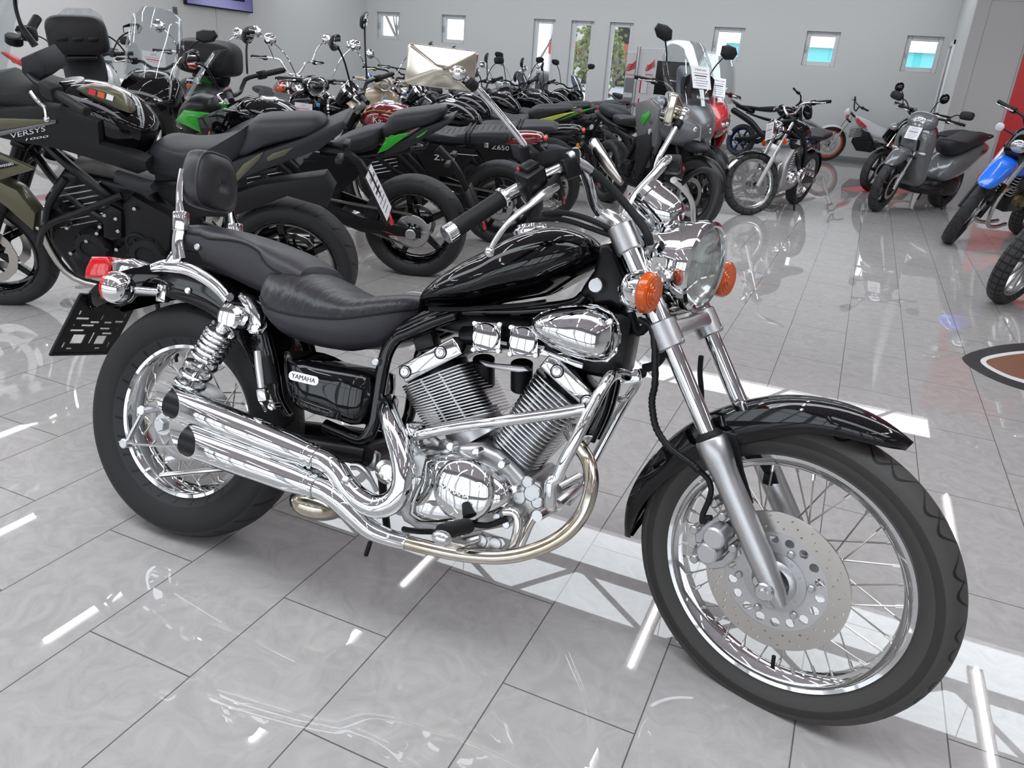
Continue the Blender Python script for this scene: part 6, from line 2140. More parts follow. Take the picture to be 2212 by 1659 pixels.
# ------------------------------------------------------------------ touring machine at the left, behind the cruiser
v = Bike('touring_motorcycle', -2.44, 2.96, 205.8, 12.5, 'black and olive tall touring motorcycle cut by the left edge, directly behind the cruiser', steer=3)
v.wheels(1.415, 0.300, 0.125, 0.314, 0.165, GLOSS, 'cast', 0.222, 0.222, n=5, discs=2, seg=72)
v.fork((1.07, 0.86), SATIN, SATIN)
v.fender(SATIN, 0.325, 20, 150, 0.065)
v.swingarm((0.56, 0.43))
v.trellis((1.06, 0.92))
v.stand()
v.engine([(0.42, 0.40), (0.52, 0.26), (0.72, 0.22), (0.98, 0.24), (1.05, 0.40), (1.02, 0.62), (0.90, 0.76), (0.56, 0.70)], 0.20, SATIN, MATTE, ((0.60, 0.40, 0.085), (0.84, 0.42, 0.08), (0.95, 0.58, 0.04)))
T_ = v.F.B
px_puff(v, 'fuel_tank', Z(a1, (480, 700), (620, 690), (740, 705), (900, 745), (1050, 810), (1170, 890), (1270, 1000), (1335, 1100), (1330, 1180), (1215, 1345), (1050, 1285), (860, 1225), (845, 1040), (700, 880), (560, 790)), 0.02, 0.175, GLOSS, -0.14, pw=2.6)
px_panel(v, 'tank_top_panel', Z(a1, (640, 760), (760, 735), (900, 765), (1010, 820), (1100, 920), (1110, 975), (980, 935), (840, 880), (700, 810)), 0.135, 0.06, OLIVE, bev=0.012)
tc_ = v.F.B(*a1(600, 712), 0.015)
v.p('filler_cap', lathe(NB(), [(0.055, -0.01), (0.058, 0.004), (0.045, 0.008), (0.03, 0.004), (0, 0.004)], axisM(tc_ + V((0, 0, 0.005)), (0.15, 0.1, 1)), 28), SILVER)
for i, x in enumerate((0.0, 0.034, 0.068)):
    A = basis(v.F.B(*a1(790 + 75 * i, 785 + 22 * i), 0.143) + V((0, 0.004, 0)), (-1, 0, -0.3), (0, -0.4, 1))
    v.p('warning_sticker', box(NB(), A, (0.026, 0.022, 0.001)), [REDINK, ORANGEL, PAPER][i], flat=True)
px_panel(v, 'side_fairing', Z(a1, (-420, 880), (0, 935), (300, 915), (600, 955), (835, 1045), (850, 1230), (1240, 1380), (1255, 1460), (1170, 1490), (850, 1385), (500, 1280), (150, 1220), (-420, 1080)), 0.215, 0.12, MATTE, bev=0.012)
px_panel(v, 'olive_side_panel', Z(a1, (-380, 1000), (0, 1010), (480, 1025), (470, 1045), (0, 1115), (-380, 1150)), 0.222, 0.20, OLIVE, bev=0.003)
px_panel(v, 'silver_stripe', Z(a1, (-100, 1140), (0, 1122), (480, 1036), (470, 1056), (0, 1162), (-100, 1180)), 0.2235, 0.21, GUN, bev=0.002)
px_panel(v, 'lower_olive_panel', Z(a5, (-60, 100), (0, 133), (290, 262), (0, 352), (-60, 360)), 0.225, 0.20, OLIVE, bev=0.004)
px_panel(v, 'lower_black_panel', Z(a5, (-60, 150), (0, 175), (170, 225), (0, 262), (-60, 270)), 0.227, 0.20, GLOSS, bev=0.002)
px_panel(v, 'chin_panel', Z(a5, (-60, 340), (0, 372), (140, 440), (300, 640), (285, 790), (200, 715), (60, 590), (-60, 500)), 0.20, 0.12, OLIVE, bev=0.006)
def lettering(b, name, txt, z, p, q, y, size, m, shear=0.25, parent=None, up=None):
    A_, B_ = b.F.B(*z(*p), y), b.F.B(*z(*q), y)
    u = (B_ - A_)
    M_ = basis((A_ + B_) * 0.5, u, up or (0, 0, 1))
    vs, fs = text_geo(txt, 1.0, shear, 1.0)
    wid = max(c.x for c in vs) - min(c.x for c in vs)
    return b.p(name, text(NB(), txt, M_, size, 0.0010, shear, sx=u.length / wid / size), m, parent, flat=True)
lettering(v, 'side_lettering', 'VERSYS', a1, (85, 1165), (380, 1100), 0.2175, 0.027, WHITEP)
lettering(v, 'side_lettering', '1000', a1, (200, 1195), (400, 1165), 0.2175, 0.012, WHITEP)
lettering(v, 'side_lettering', 'Kawasaki', a5, (-60, 240), (112, 208), 0.2285, 0.020, WHITEP)
px_puff(v, 'rider_seat', [(314, 338), (330, 315), (349, 299), (392, 306), (456, 303), (519, 290), (545, 262), (552, 300), (520, 345), (470, 385), (400, 385), (330, 366)], 0.03, 0.15, SEATV, -0.12)
px_puff(v, 'passenger_seat', [(503, 325), (525, 288), (550, 254), (600, 248), (677, 246), (700, 254), (708, 270), (690, 280), (627, 296), (563, 314), (520, 335)], 0.03, 0.13, SEATV, -0.10)
px_panel(v, 'tail_cowl', [(590, 320), (650, 300), (707, 276), (740, 262), (748, 268), (735, 290), (690, 324), (642, 342), (576, 367), (510, 392), (460, 420), (440, 400), (500, 350)], 0.125, -0.10, MATTE2, bev=0.015)
px_panel(v, 'olive_tail_stripe', Z(a2, (300, 1350), (350, 1310), (530, 1258), (450, 1330), (310, 1380)), 0.128, 0.11, OLIVE, bev=0.002)
px_panel(v, 'olive_tail_stripe', [(500, 388), (525, 355), (570, 327), (560, 345), (520, 385), (503, 400)], 0.128, 0.11, OLIVE, bev=0.002)
px_panel(v, 'side_cover', [(330, 368), (400, 388), (480, 395), (470, 430), (560, 400), (700, 380), (720, 410), (705, 450), (620, 425), (500, 470), (400, 470), (340, 420)], 0.12, 0.02, MATTE, bev=0.01)
px_panel(v, 'engine_guard_slider', Z(a5, (960, 300), (1280, 400), (1320, 470), (1260, 505), (950, 370)), 0.27, 0.20, MATTE2, bev=0.02)
v.p('crash_bar', tube(NB(), [v.F.B(*a5(1040, 480), 0.20), v.F.B(*a5(700, 620), 0.24), v.F.B(*a5(400, 740), 0.22), v.F.B(*a5(330, 900), 0.15)], 0.016, 10, 5), SATIN)
v.p('crash_bar', tube(NB(), [v.F.B(*a5(560, 340), 0.22), v.F.B(*a5(420, 560), 0.23), v.F.B(*a5(400, 740), 0.22)], 0.016, 10, 4), SATIN)
bm = NB()
for p in ((890, 652), (985, 682), (850, 750), (1005, 787), (825, 807), (735, 872), (993, 945), (603, 977), (570, 760), (323, 762), (1145, 597)):
    q = v.F.B(*a5(*p), 0.20)
    cyl(bm, q + V((0, -0.05, 0)), q + V((0, 0.005, 0)), 0.009, 8, bev=0.002)
v.p('engine_bolt', bm, ALUP)
px_panel(v, 'clutch_cover', Z(a5, (860, 610), (930, 560), (1040, 620), (1040, 860), (950, 880), (870, 850)), 0.20, 0.12, SATIN, bev=0.02)
px_panel(v, 'sprocket_cover', Z(a5, (1040, 560), (1120, 480), (1480, 680), (1440, 960), (1250, 1010), (1080, 1000), (1060, 880)), 0.18, 0.10, MATTE, bev=0.015)
q = v.F.B(*a5(1165, 890), 0.185)
v.p('round_cap', lathe(NB(), [(0.048, -0.02), (0.048, 0.002), (0.040, 0.005), (0.036, 0.0), (0, 0.0)], axisM(q, (0, 1, 0)), 24), MATTE)
v.p('oil_pan', puff(NB(), [(p.x, p.z) for p in (v.F.B(*a5(x, y), 0.1) for x, y in ((580, 960), (640, 860), (800, 880), (1000, 900), (1060, 1000), (900, 1100), (790, 1200), (680, 1160)))], 0.06, 0.17, 6, 3, ymid=-0.12), SATIN)
# handlebar side nearest the viewer, clutch lever, mirror and screen
g0, g1 = v.F.B(*a1(745, 955), 0.40), v.F.B(*a1(420, 760), 0.27)
gd_ = (g0 - g1).normalized()
hbv = v.p('handlebar', tube(NB(), [v.F.B(*a1(220, 600), 0.06), v.F.B(*a1(300, 690), 0.15), g1, g0], 0.013, 10, 4), SATIN)
v.p('grip', cyl(NB(), g1 + gd_ * 0.05, g0, 0.0185, 14, bev=0.004), RUBBER, hbv)
v.p('switch_cluster', box(NB(), axisM(g1 + gd_ * 0.015, gd_, (0, 0, 1)), (0.06, 0.06, 0.085), 0.015), MATTE, hbv)
v.p('clutch_lever', tube(NB(), [v.F.B(*a1(270, 790), 0.22), v.F.B(*a1(330, 870), 0.26), v.F.B(*a1(385, 930), 0.31), v.F.B(*a1(400, 1020), 0.35)], [0.011, 0.009, 0.008, 0.008], 8, 4), ALUP, hbv)
ell(bm := NB(), v.F.B(*a1(400, 1020), 0.352), 0.012, 12, 8)
v.p('lever_ball', bm, ALUP, hbv)
far = v.F.B(*a1(290, 230), -0.30)
v.p('far_grip', cyl(NB(), v.F.B(*a1(245, 280), -0.24), v.F.B(*a1(320, 150), -0.34), 0.019, 14, bev=0.004), RUBBER, hbv)
v.p('far_switch', box(NB(), axisM(v.F.B(*a1(250, 290), -0.22), (0, 1, 0.2)), (0.06, 0.05, 0.06), 0.012), SATIN, hbv)
v.p('mirror_arm', tube(NB(), [v.F.B(*a1(300, 390), -0.16), v.F.B(*a1(215, 270), -0.17), v.F.B(*a1(170, 190), -0.18), v.F.B(*a1(130, 40), -0.20), v.F.B(*a1(128, -120), -0.21)], [0.016, 0.013, 0.008, 0.008, 0.008], 8, 4), SATIN, hbv)
v.p('fluid_reservoir', cyl(NB(), v.F.B(*a1(120, 380), -0.12), v.F.B(*a1(120, 300), -0.12), 0.034, 16, bev=0.006), SATIN, hbv)
px_panel(v, 'dashboard', Z(a1, (170, 500), (290, 450), (380, 560), (390, 640), (280, 720), (180, 620)), 0.10, -0.08, MATTE2, bev=0.01)
px_panel(v, 'upper_fairing', Z(a1, (-420, 760), (-200, 720), (0, 800), (150, 790), (300, 850), (420, 940), (0, 945), (-420, 960)), 0.17, -0.15, MATTE, bev=0.03)
def screen_sheet(b, name, rows, m, parent=None, turn=False, n=10, th=0.004):
    """curved clear sheet: rows = (x, z, half width, sweep back at the edge)"""
    rings = []
    rows = [tuple(r) for r in rows]
    for i in range(13):
        f = i / 12 * (len(rows) - 1)
        k = min(int(f), len(rows) - 2)
        t = f - k
        x, z, w, sw = [rows[k][j] * (1 - t) + rows[k + 1][j] * t for j in range(4)]
        o_ = [V((x - sw * (j / (n / 2) - 1) ** 2, w * (j / (n / 2) - 1), z)) for j in range(n + 1)]
        i_ = [p - V((th, 0, 0)) for p in o_]
        rings.append(o_ + i_[::-1])
    return b.p(name, loft(NB(), rings), m, parent, turn, angle=60)
screen_sheet(v, 'windscreen', [(1.32, 1.06, 0.19, 0.10), (1.18, 1.32, 0.18, 0.09), (1.05, 1.52, 0.13, 0.06), (1.03, 1.55, 0.08, 0.03)], SCREEN)
v.p('headlight', box(NB(), TM(1.42, 0, 0.98), (0.08, 0.26, 0.12), 0.03), LENS)
v.plate(((-0.18, 0.875), (-0.345, 0.825), (-0.462, 0.56)))
card(v.F.M @ v.plate_M @ TM(0, 0.01, 0.006), 0.17, 0.22, 'white price card on the steep plate holder of the black and olive touring motorcycle')
q0, q1 = v.F.B(*a2(0, 1560), -0.12), v.F.B(*a2(330, 1480), -0.16)
v.silencer([V((0.55, -0.16, 0.25)), V((0.30, -0.18, 0.34)), V((0.02, -0.20, 0.48))], 0.055, SATIN)
# ------------------------------------------------------------------ family of naked road machines (upright bars, exposed engines)
def naked(b, tankm, tailm, seatm=SEATV, rimm=GLOSS, style='sharp', cowlm=None, fenderm=SATIN, screen=None, round_head=False, bar_rise=0.06, mirror='kite', plate=True, shroudm=None, engm=SATIN, wires=False, sil=STEEL, ribs=False, seg=44, mirror_h=1.26, strap=False, hp=None, custom=False):
    b.wheels(1.42, 0.300, 0.120, 0.314, 0.17, rimm, 'wire' if wires else 'cast', 0.222, 0.222, n=5, discs=2, seg=seg)
    b.fork((1.06, 0.93), SATIN, GOLD if style == 'retro' and not round_head else SATIN)
    b.fender(fenderm, 0.325, 25, 150, 0.062)
    b.swingarm((0.56, 0.43))
    b.trellis((1.06, 0.90))
    b.stand()
    b.engine(None, 0.20, engm, MATTE)
    b.silencer([V((0.50, -0.13, 0.24)), V((0.30, -0.17, 0.30)), V((0.05, -0.19, 0.42))], 0.052, sil)
    if style == 'retro':
        b.puff('fuel_tank', [(0.56, 0.80), (0.60, 0.88), (0.72, 0.96), (0.86, 0.985), (0.98, 0.95), (1.05, 0.86), (0.98, 0.79), (0.76, 0.765)], 0.155, tankm, pw=2.4)
        seat = [(-0.12, 0.83), (-0.06, 0.865), (0.10, 0.865), (0.25, 0.845), (0.40, 0.815), (0.53, 0.825), (0.60, 0.80), (0.55, 0.745), (0.30, 0.74), (0.0, 0.76)]
        st = b.puff('seat', seat, 0.135, seatm, pw=3.4)
        if ribs:
            bm = NB()
            for k in range(13):
                x = -0.06 + 0.042 * k
                zt = interp([(-0.12, 0.83), (-0.06, 0.86), (0.10, 0.861), (0.25, 0.841), (0.40, 0.812), (0.53, 0.82)], x)[0]
                tube(bm, [V((x, -0.10, zt - 0.012)), V((x, -0.05, zt + 0.002)), V((x, 0.05, zt + 0.002)), V((x, 0.10, zt - 0.012)), V((x, 0.128, zt - 0.04))], 0.006, 6, 2)
            b.p('seat_ribs', bm, seatm, st)
        bm = NB()
        for w_ in (0.0, 0.03) if strap or ribs else ():
            tube(bm, [V((0.22 + w_, 0.138, 0.75)), V((0.22 + w_, 0.136, 0.82)), V((0.22 + w_, 0.09, 0.856)), V((0.22 + w_, -0.09, 0.856)), V((0.22 + w_, -0.137, 0.80))], 0.006, 6, 2)
        if len(bm.verts):
            b.p('seat_strap', bm, SATIN, st)
        else:
            bm.free()
        b.puff('tail_cowl', [(-0.30, 0.825), (-0.26, 0.855), (-0.10, 0.850), (0.12, 0.79), (0.10, 0.755), (-0.10, 0.77), (-0.26, 0.785)], 0.095, tailm, pw=2.6)
        b.p('tail_lens', ell(NB(), (-0.305, 0, 0.822), (0.018, 0.052, 0.018), 16, 8), REDL)
        b.sides('side_cover', [(0.18, 0.74), (0.50, 0.755), (0.60, 0.66), (0.52, 0.53), (0.36, 0.52), (0.22, 0.64)], 0.145, 0.11, SATIN)
    else:
        b.puff('fuel_tank', [(0.58, 0.80), (0.62, 0.88), (0.74, 0.975), (0.88, 1.01), (1.0, 0.985), (1.07, 0.90), (1.0, 0.80), (0.82, 0.765)], 0.16, tankm, pw=2.6)
        if not custom:
          b.puff('rider_seat', [(0.16, 0.815), (0.24, 0.835), (0.38, 0.815), (0.54, 0.835), (0.63, 0.845), (0.62, 0.78), (0.44, 0.735), (0.22, 0.755)], 0.14, seatm)
        if not custom:
          b.puff('passenger_seat', [(-0.22, 0.955), (-0.17, 0.98), (0.02, 0.965), (0.17, 0.94), (0.24, 0.87), (0.18, 0.81), (0.02, 0.855), (-0.16, 0.915)], 0.105, seatm)
        if not custom:
          b.puff('tail_cowl', [(-0.30, 0.945), (-0.20, 0.925), (0.0, 0.865), (0.22, 0.79), (0.45, 0.765), (0.42, 0.71), (0.20, 0.715), (0.0, 0.785), (-0.18, 0.88)], 0.105, MATTE2, pw=3.2)
        if not custom:
          b.sides('tail_panel', [(-0.24, 0.937), (-0.10, 0.905), (0.10, 0.842), (0.30, 0.778), (0.26, 0.735), (0.12, 0.775), (-0.06, 0.852)], 0.112, 0.09, tailm, bev=0.004)
        if not custom:
          b.p('tail_lens', box(NB(), TM(-0.285, 0, 0.925), (0.03, 0.11, 0.03), 0.008), REDL)
        b.sides('tank_shroud', [(0.84, 0.94), (1.04, 0.975), (1.20, 0.91), (1.19, 0.80), (1.04, 0.68), (0.92, 0.70), (0.90, 0.82)], 0.19, 0.14, shroudm or cowlm or tankm, bev=0.012)
        b.sides('side_cover', [(0.20, 0.745), (0.56, 0.76), (0.66, 0.66), (0.54, 0.52), (0.40, 0.54), (0.28, 0.66)], 0.14, 0.10, SATIN)
    b.p('filler_cap', lathe(NB(), [(0.05, -0.02), (0.053, 0.004), (0.042, 0.009), (0.028, 0.004), (0, 0.004)], axisM((0.84, 0, 1.003 if style != 'retro' else 0.98), (-0.05, 0, 1)), 24), ALUP)
    b.bars((1.03, 0, 1.02), 0.39, bar_rise, 0.13)
    b.mirrors((b.bar_k.x + 0.03, b.bar_k.y + 0.05, b.bar_k.z + 0.01), (b.bar_k.x + 0.06, 0.40, mirror_h), 'round' if mirror == 'round' else mirror, size=(0.062, 0.062) if mirror == 'round' else (0.085, 0.05))
    if round_head:
        b.round_lamp((1.26, 0, 0.90), 0.088, 0.13, GLOSS, CHROME)
        for sg in (1, -1):
            A = axisM((1.10, 0.062 * sg, 1.06), (-0.72, 0, 0.70))
            gg = b.p('gauge', lathe(NB(), [(0, -0.13), (0.030, -0.125), (0.048, -0.06), (0.053, -0.01), (0.050, 0.0), (0, 0.0)], A, 22), GLOSS, None, True)
            b.p('gauge_ring', lathe(NB(), [(0.053, -0.022), (0.058, -0.018), (0.058, 0.004), (0.050, 0.008), (0.047, 0.002)], A, 22, closed=True), CHROME, gg)
    else:
        b.puff('headlight_cowl', [(1.18, 0.99), (1.28, 1.0), (1.37, 0.92), (1.37, 0.82), (1.28, 0.78), (1.16, 0.86)], 0.12, cowlm or tankm, turn=True)
        b.p('headlight', box(NB(), TM(1.36, 0, 0.86) @ Euler((0, -0.35, 0)).to_matrix().to_4x4(), (0.05, 0.17, 0.09), 0.02), LENS, None, True)
    if screen:
        screen_sheet(b, 'windscreen', [(1.34, 0.99, 0.12, 0.07), (1.24, 1.12, 0.12, 0.07), (1.13, 1.24, 0.085, 0.04)], screen)
    for sg in (1, -1):
        b.signal((1.12, 0.22 * sg, 0.84), (1, 0, 0), ORANGEL, stem=(1.10, 0.12 * sg, 0.84), turn=True)
    if plate:
        b.plate(hp or ((-0.20, 0.80), (-0.37, 0.64), (-0.45, 0.38)))
# second in the row: green and black
n2 = Bike('street_motorcycle', -2.435, 4.12, 198.5, 10, 'black street motorcycle with lime green tail panel and steep plate holder, second in the row', steer=2)
naked(n2, GLOSS, GREEN, cowlm=SATIN, screen=SCREEN, mirror_h=1.27, shroudm=GLOSS, hp=((-0.14, 0.80), (-0.27, 0.66), (-0.42, 0.32)), custom=True)
n2.sides('cowl_panel', [(1.16, 0.93), (1.30, 0.94), (1.36, 0.88), (1.22, 0.82), (1.14, 0.84)], 0.135, 0.10, GREEN, turn=True, bev=0.004)
px_puff(n2, 'pillion_pad', Z(a2, (1290, 1100), (1340, 1010), (1400, 950), (1600, 920), (1800, 900), (1835, 925), (1825, 985), (1740, 1040), (1560, 1085), (1400, 1130), (1305, 1165)), 0.02, 0.125, SEATV, -0.11)
px_puff(n2, 'front_pad', Z(a2, (890, 1190), (980, 1140), (1120, 1090), (1270, 1065), (1310, 1090), (1300, 1190), (1220, 1260), (1060, 1290), (900, 1250)), 0.02, 0.145, SEATV, -0.12)
px_panel(n2, 'green_side_wedge', Z(a2, (1240, 1315), (1320, 1180), (1420, 1150), (1520, 1130), (1480, 1170), (1330, 1280)), 0.128, 0.10, GREEN, bev=0.003)
px_panel(n2, 'green_side_wedge', Z(a2, (1570, 1175), (1680, 1105), (1640, 1150), (1590, 1180)), 0.128, 0.10, GREEN, bev=0.003)
px_panel(n2, 'tail_shell', Z(a2, (1300, 1250), (1480, 1190), (1640, 1090), (1820, 1035), (1880, 1010), (1870, 1050), (1780, 1110), (1640, 1180), (1480, 1290), (1300, 1340)), 0.12, -0.10, MATTE2, bev=0.012)
lettering(n2, 'swing_arm_sticker', 'II', a6, (1250, 765), (1450, 845), 0.145, 0.008, ORANGEL)
# third: retro machine with ribbed seat and maroon tank
n3 = Bike('retro_motorcycle', -2.43, 5.36, 197, 11, 'retro motorcycle with a ribbed black seat and maroon tank, third in the row', steer=4)
naked(n3, MAROON, MAROON, style='retro', round_head=True, ribs=True, mirror='blade', wires=False, mirror_h=1.44, rimm=SATIN)
A = basis((0.80, 0.152, 0.885), (-1, 0, -0.05), (0, 0, 1))
n3.caption('tank_lettering', 'Kawasaki', A, 0.062, WHITEP)
bm = tube(NB(), [V((0.62, 0.145, 0.90)), V((0.75, 0.145, 0.945)), V((0.9, 0.14, 0.955)), V((1.0, 0.11, 0.92))], 0.004, 6, 4)
n3.p('tank_pinstripe', bm, GOLD)
n3.caption('side_lettering', 'Z900', basis((0.40, 0.1505, 0.66), (-1, 0, -0.02), (0, 0, 1)), 0.055, WHITEP, sx=1.3)
n3.p('side_pinstripe', bx(NB(), (0.26, 0.149, 0.70), (0.20, 0.002, 0.004)), WHITEP, flat=True)
q = V((0.02, 0.15, 0.775))
n3.p('seat_badge', box(NB(), TM(0.10, 0.138, 0.775), (0.03, 0.006, 0.035), 0.004), ALUP)
# fourth
n4 = Bike('retro_motorcycle', -2.55, 6.52, 197, 11, 'black retro motorcycle with a strapped grey seat and red tail lamp, fourth in the row', steer=4)
naked(n4, GLOSS, GLOSS, style='retro', round_head=True, strap=True, mirror='round', wires=True, mirror_h=1.30, rimm=ALUP)
n4.caption('side_lettering', 'Z650', basis((0.38, 0.1505, 0.66), (-1, 0, -0.02), (0, 0, 1)), 0.055, WHITEP, sx=1.3)
bm = cyl(NB(), (-0.02, 0.16, 0.62), (-0.02, 0.175, 0.62), 0.032, 20, bev=0.003)
n4.p('side_reflector', bm, REDL)
bag = puff(NB(), [(0.30, 0.72), (-0.10, 0.74), (-0.26, 0.70), (-0.20, 0.58), (0.08, 0.54), (0.26, 0.60)], 0.195, 0.25, 6, 3, ymid=0.175)
o = obj('saddle_bag', bag, MUDG, M=n4.F.M)
tag(o, 'grey cloth saddle bag hanging at the tail of the fourth motorcycle in the row', 'bag')
n5 = Bike('street_motorcycle', -3.0, 7.75, 196, 11, 'black street motorcycle with a pale yellow stripe along its tail, fifth in the row', steer=3)
naked(n5, GLOSS, LIME, mirror_h=1.32, cowlm=SATIN, shroudm=GUND)
n6 = Bike('street_motorcycle', -3.25, 9.05, 196, 11, 'street motorcycle with a bright green tail and an orange side reflector, sixth in the row', steer=3)
naked(n6, GLOSS, GREEN, mirror_h=1.30, cowlm=SATIN, shroudm=GLOSS)
bm = cyl(NB(), (-0.12, 0.16, 0.52), (-0.12, 0.175, 0.52), 0.032, 20, bev=0.003)
n6.p('side_reflector', bm, mat('orange_reflector', (0.85, 0.32, 0.02), 0.2, 0, 0.5))
n7 = Bike('street_motorcycle', -3.2, 10.0, 196, 11, 'black street motorcycle with round mirrors at the far end of the row', steer=3)
naked(n7, GLOSS, GUN, mirror='round', mirror_h=1.28, cowlm=GLOSS)
n8 = Bike('street_motorcycle', -3.4, 11.2, 196, 11, 'black and silver street motorcycle beyond the far end of the row', steer=3)
naked(n8, GLOSS, GUN, mirror='blade', mirror_h=1.26, cowlm=GUND, screen=SMOKE)
# ------------------------------------------------------------------ machines facing the aisle
def adventure(b, m, m2, headm, crash=True, spoke=False, screen_h=1.50, seg=44, handguard=True, mirrors=True):
    b.wheels(1.52, 0.315, 0.125, 0.318, 0.16, SATIN, 'wire' if spoke else 'cast', 0.225, 0.222, n=5, discs=2, seg=seg)
    b.fork((1.10, 0.98), SATIN, SATIN)
    b.fender(m2, 0.345, 15, 150, 0.07)
    b.swingarm((0.58, 0.45))
    b.trellis((1.10, 0.98))
    b.stand()
    b.engine([(0.48, 0.38), (0.58, 0.26), (0.95, 0.25), (1.06, 0.38), (1.08, 0.60), (1.0, 0.74), (0.62, 0.72)], 0.21, SATIN)
    b.silencer([V((0.52, -0.14, 0.26)), V((0.28, -0.19, 0.40)), V((-0.05, -0.21, 0.58))], 0.055)
    b.puff('fuel_tank', [(0.55, 0.86), (0.60, 0.97), (0.74, 1.08), (0.92, 1.12), (1.08, 1.05), (1.10, 0.90), (0.90, 0.80), (0.68, 0.80)], 0.20, m)
    b.puff('rider_seat', [(0.05, 0.88), (0.15, 0.90), (0.36, 0.86), (0.52, 0.88), (0.60, 0.90), (0.58, 0.82), (0.3, 0.79), (0.1, 0.81)], 0.155, SEATV)
    b.puff('passenger_seat', [(-0.30, 0.95), (-0.24, 0.985), (-0.02, 0.975), (0.10, 0.91), (0.06, 0.84), (-0.24, 0.88)], 0.125, SEATV)
    b.puff('tail_cowl', [(-0.42, 0.90), (-0.25, 0.91), (0.05, 0.83), (0.30, 0.78), (0.26, 0.71), (0.0, 0.74), (-0.25, 0.82)], 0.12, m2)
    b.bars((1.06, 0, 1.12), 0.43, 0.08, 0.14)
    if handguard:
        for sg in (1, -1):
            e = V((b.bar_e.x, b.bar_e.y * sg, b.bar_e.z))
            k = V((b.bar_k.x, b.bar_k.y * sg, b.bar_k.z))
            bm = loft(NB(), [[p + V((0.085, 0, dz)) + V((-0.07 * t * t, 0, 0)) for dz in (-0.045, 0.06)] + [p + V((0.079, 0, dz)) + V((-0.07 * t * t, 0, 0)) for dz in (0.06, -0.045)] for p, t in ((k * 0.8 + e * 0.2, 0.2), (k * 0.5 + e * 0.5, 0.0), (k * 0.2 + e * 0.8, 0.3), (e + (e - k) * 0.1, 1.0))])
            b.p('hand_guard', bm, SATIN, b.bar)
    if mirrors:
        b.mirrors((b.bar_k.x + 0.03, b.bar_k.y + 0.05, b.bar_k.z + 0.01), (b.bar_k.x + 0.07, 0.42, b.bar_k.z + 0.38), 'kite', size=(0.11, 0.065))
    for sg in (1, -1):
        b.signal((1.16, 0.30 * sg, 0.80), (1, 0, 0), mat('clear_signal', (0.6, 0.6, 0.6), 0.15, 0, 0.6), MATTE2, 0.03, stem=(1.14, 0.16 * sg, 0.80))
    b.plate(((-0.36, 0.84), (-0.48, 0.68), (-0.52, 0.48)))
g = Bike('touring_motorcycle', -2.43, 8.06, -44, 2, 'silver-grey touring motorcycle with a tall clear windscreen, facing the aisle behind the headlamp', steer=12)
adventure(g, GUN, SATIN, GUN, seg=64, handguard=False)
# broad front cowl lofted from nose to tank
def front_cowl(b, m, s=1.0, lamp=True, zoff=0.0, wide=0.20):
    rows = [(1.00, 0.78, 1.08, wide * 1.15), (1.15, 0.72, 1.12, wide * 1.25), (1.28, 0.70, 1.13, wide * 1.1), (1.40, 0.72, 1.07, wide * 0.85), (1.49, 0.76, 0.97, wide * 0.5), (1.53, 0.80, 0.90, wide * 0.2)]
    cw = b.p('front_cowl', sect_loft(NB(), [(x, a + zoff, c + zoff, w, 0.45) for x, a, c, w in rows], 28, 26, pw=2.3, end=False), m, angle=50)
    if lamp:
        for sg in (1, -1):
            pts = [(0.02, 0.775), (0.035, 0.90), (0.10, 0.945), (0.19, 0.93), (0.205, 0.87), (0.12, 0.79)]
            def cx(y):
                return interp([(0.0, 1.535), (0.06, 1.51), (0.12, 1.45), (0.17, 1.40), (0.22, 1.31)], y)[0]
            o_ = [V((cx(y) + 0.012, y * sg, z + zoff)) for y, z in pts]
            i_ = [V((cx(y) - 0.05, y * sg * 0.9, z + zoff)) for y, z in pts]
            b.p('headlight', loft(NB(), [i_, o_]), mat('headlight_glass', (0.42, 0.43, 0.45), 0.06, 0.6, 1.0), cw, angle=30)
            bm = NB()
            for y, z in ((0.075, 0.865), (0.135, 0.88)):
                ell(bm, (cx(y) + 0.014, y * sg, z + zoff), (0.012, 0.024, 0.024), 14, 8)
            b.p('lamp_bulb', bm, CHROME, cw)
    return cw
cw = front_cowl(g, GUN, wide=0.245)
g.puff('beak', [(1.30, 0.78), (1.46, 0.79), (1.62, 0.72), (1.56, 0.68), (1.36, 0.68)], 0.085, MATTE2)
g.sides('side_fairing', [(0.80, 1.02), (1.05, 1.08), (1.24, 1.0), (1.24, 0.72), (1.10, 0.48), (0.96, 0.50), (0.92, 0.74)], 0.30, 0.21, GUN, bev=0.02)
g.sides('lower_side_panel', [(0.94, 0.74), (1.18, 0.80), (1.22, 0.66), (1.10, 0.42), (1.0, 0.44)], 0.312, 0.27, MATTE, bev=0.01)
g.sides('green_accent', [(0.96, 0.92), (1.10, 0.98), (1.12, 0.94), (1.02, 0.84)], 0.308, 0.29, GREEN, bev=0.003)
inner_ = g.puff('screen_bracket_panel', [(1.33, 1.07), (1.30, 1.20), (1.22, 1.36), (1.19, 1.36), (1.24, 1.18), (1.27, 1.06)], 0.17, GUN, pw=5)
g.p('bracket_pad', loft(NB(), [[V((1.345 - d, y, z)) for y, z in ((0.10, 1.12), (0.155, 1.15), (0.15, 1.28), (0.11, 1.31))] for d in (0.0, 0.06)]), SATIN, inner_)
g.p('bracket_pad', loft(NB(), [[V((1.345 - d, -y, z)) for y, z in ((0.10, 1.12), (0.155, 1.15), (0.15, 1.28), (0.11, 1.31))] for d in (0.0, 0.06)]), SATIN, inner_)
ws = screen_sheet(g, 'windscreen', [(1.46, 1.06, 0.23, 0.14), (1.38, 1.22, 0.275, 0.17), (1.24, 1.42, 0.26, 0.15), (1.14, 1.55, 0.20, 0.10), (1.11, 1.58, 0.13, 0.05)], SCREEN)
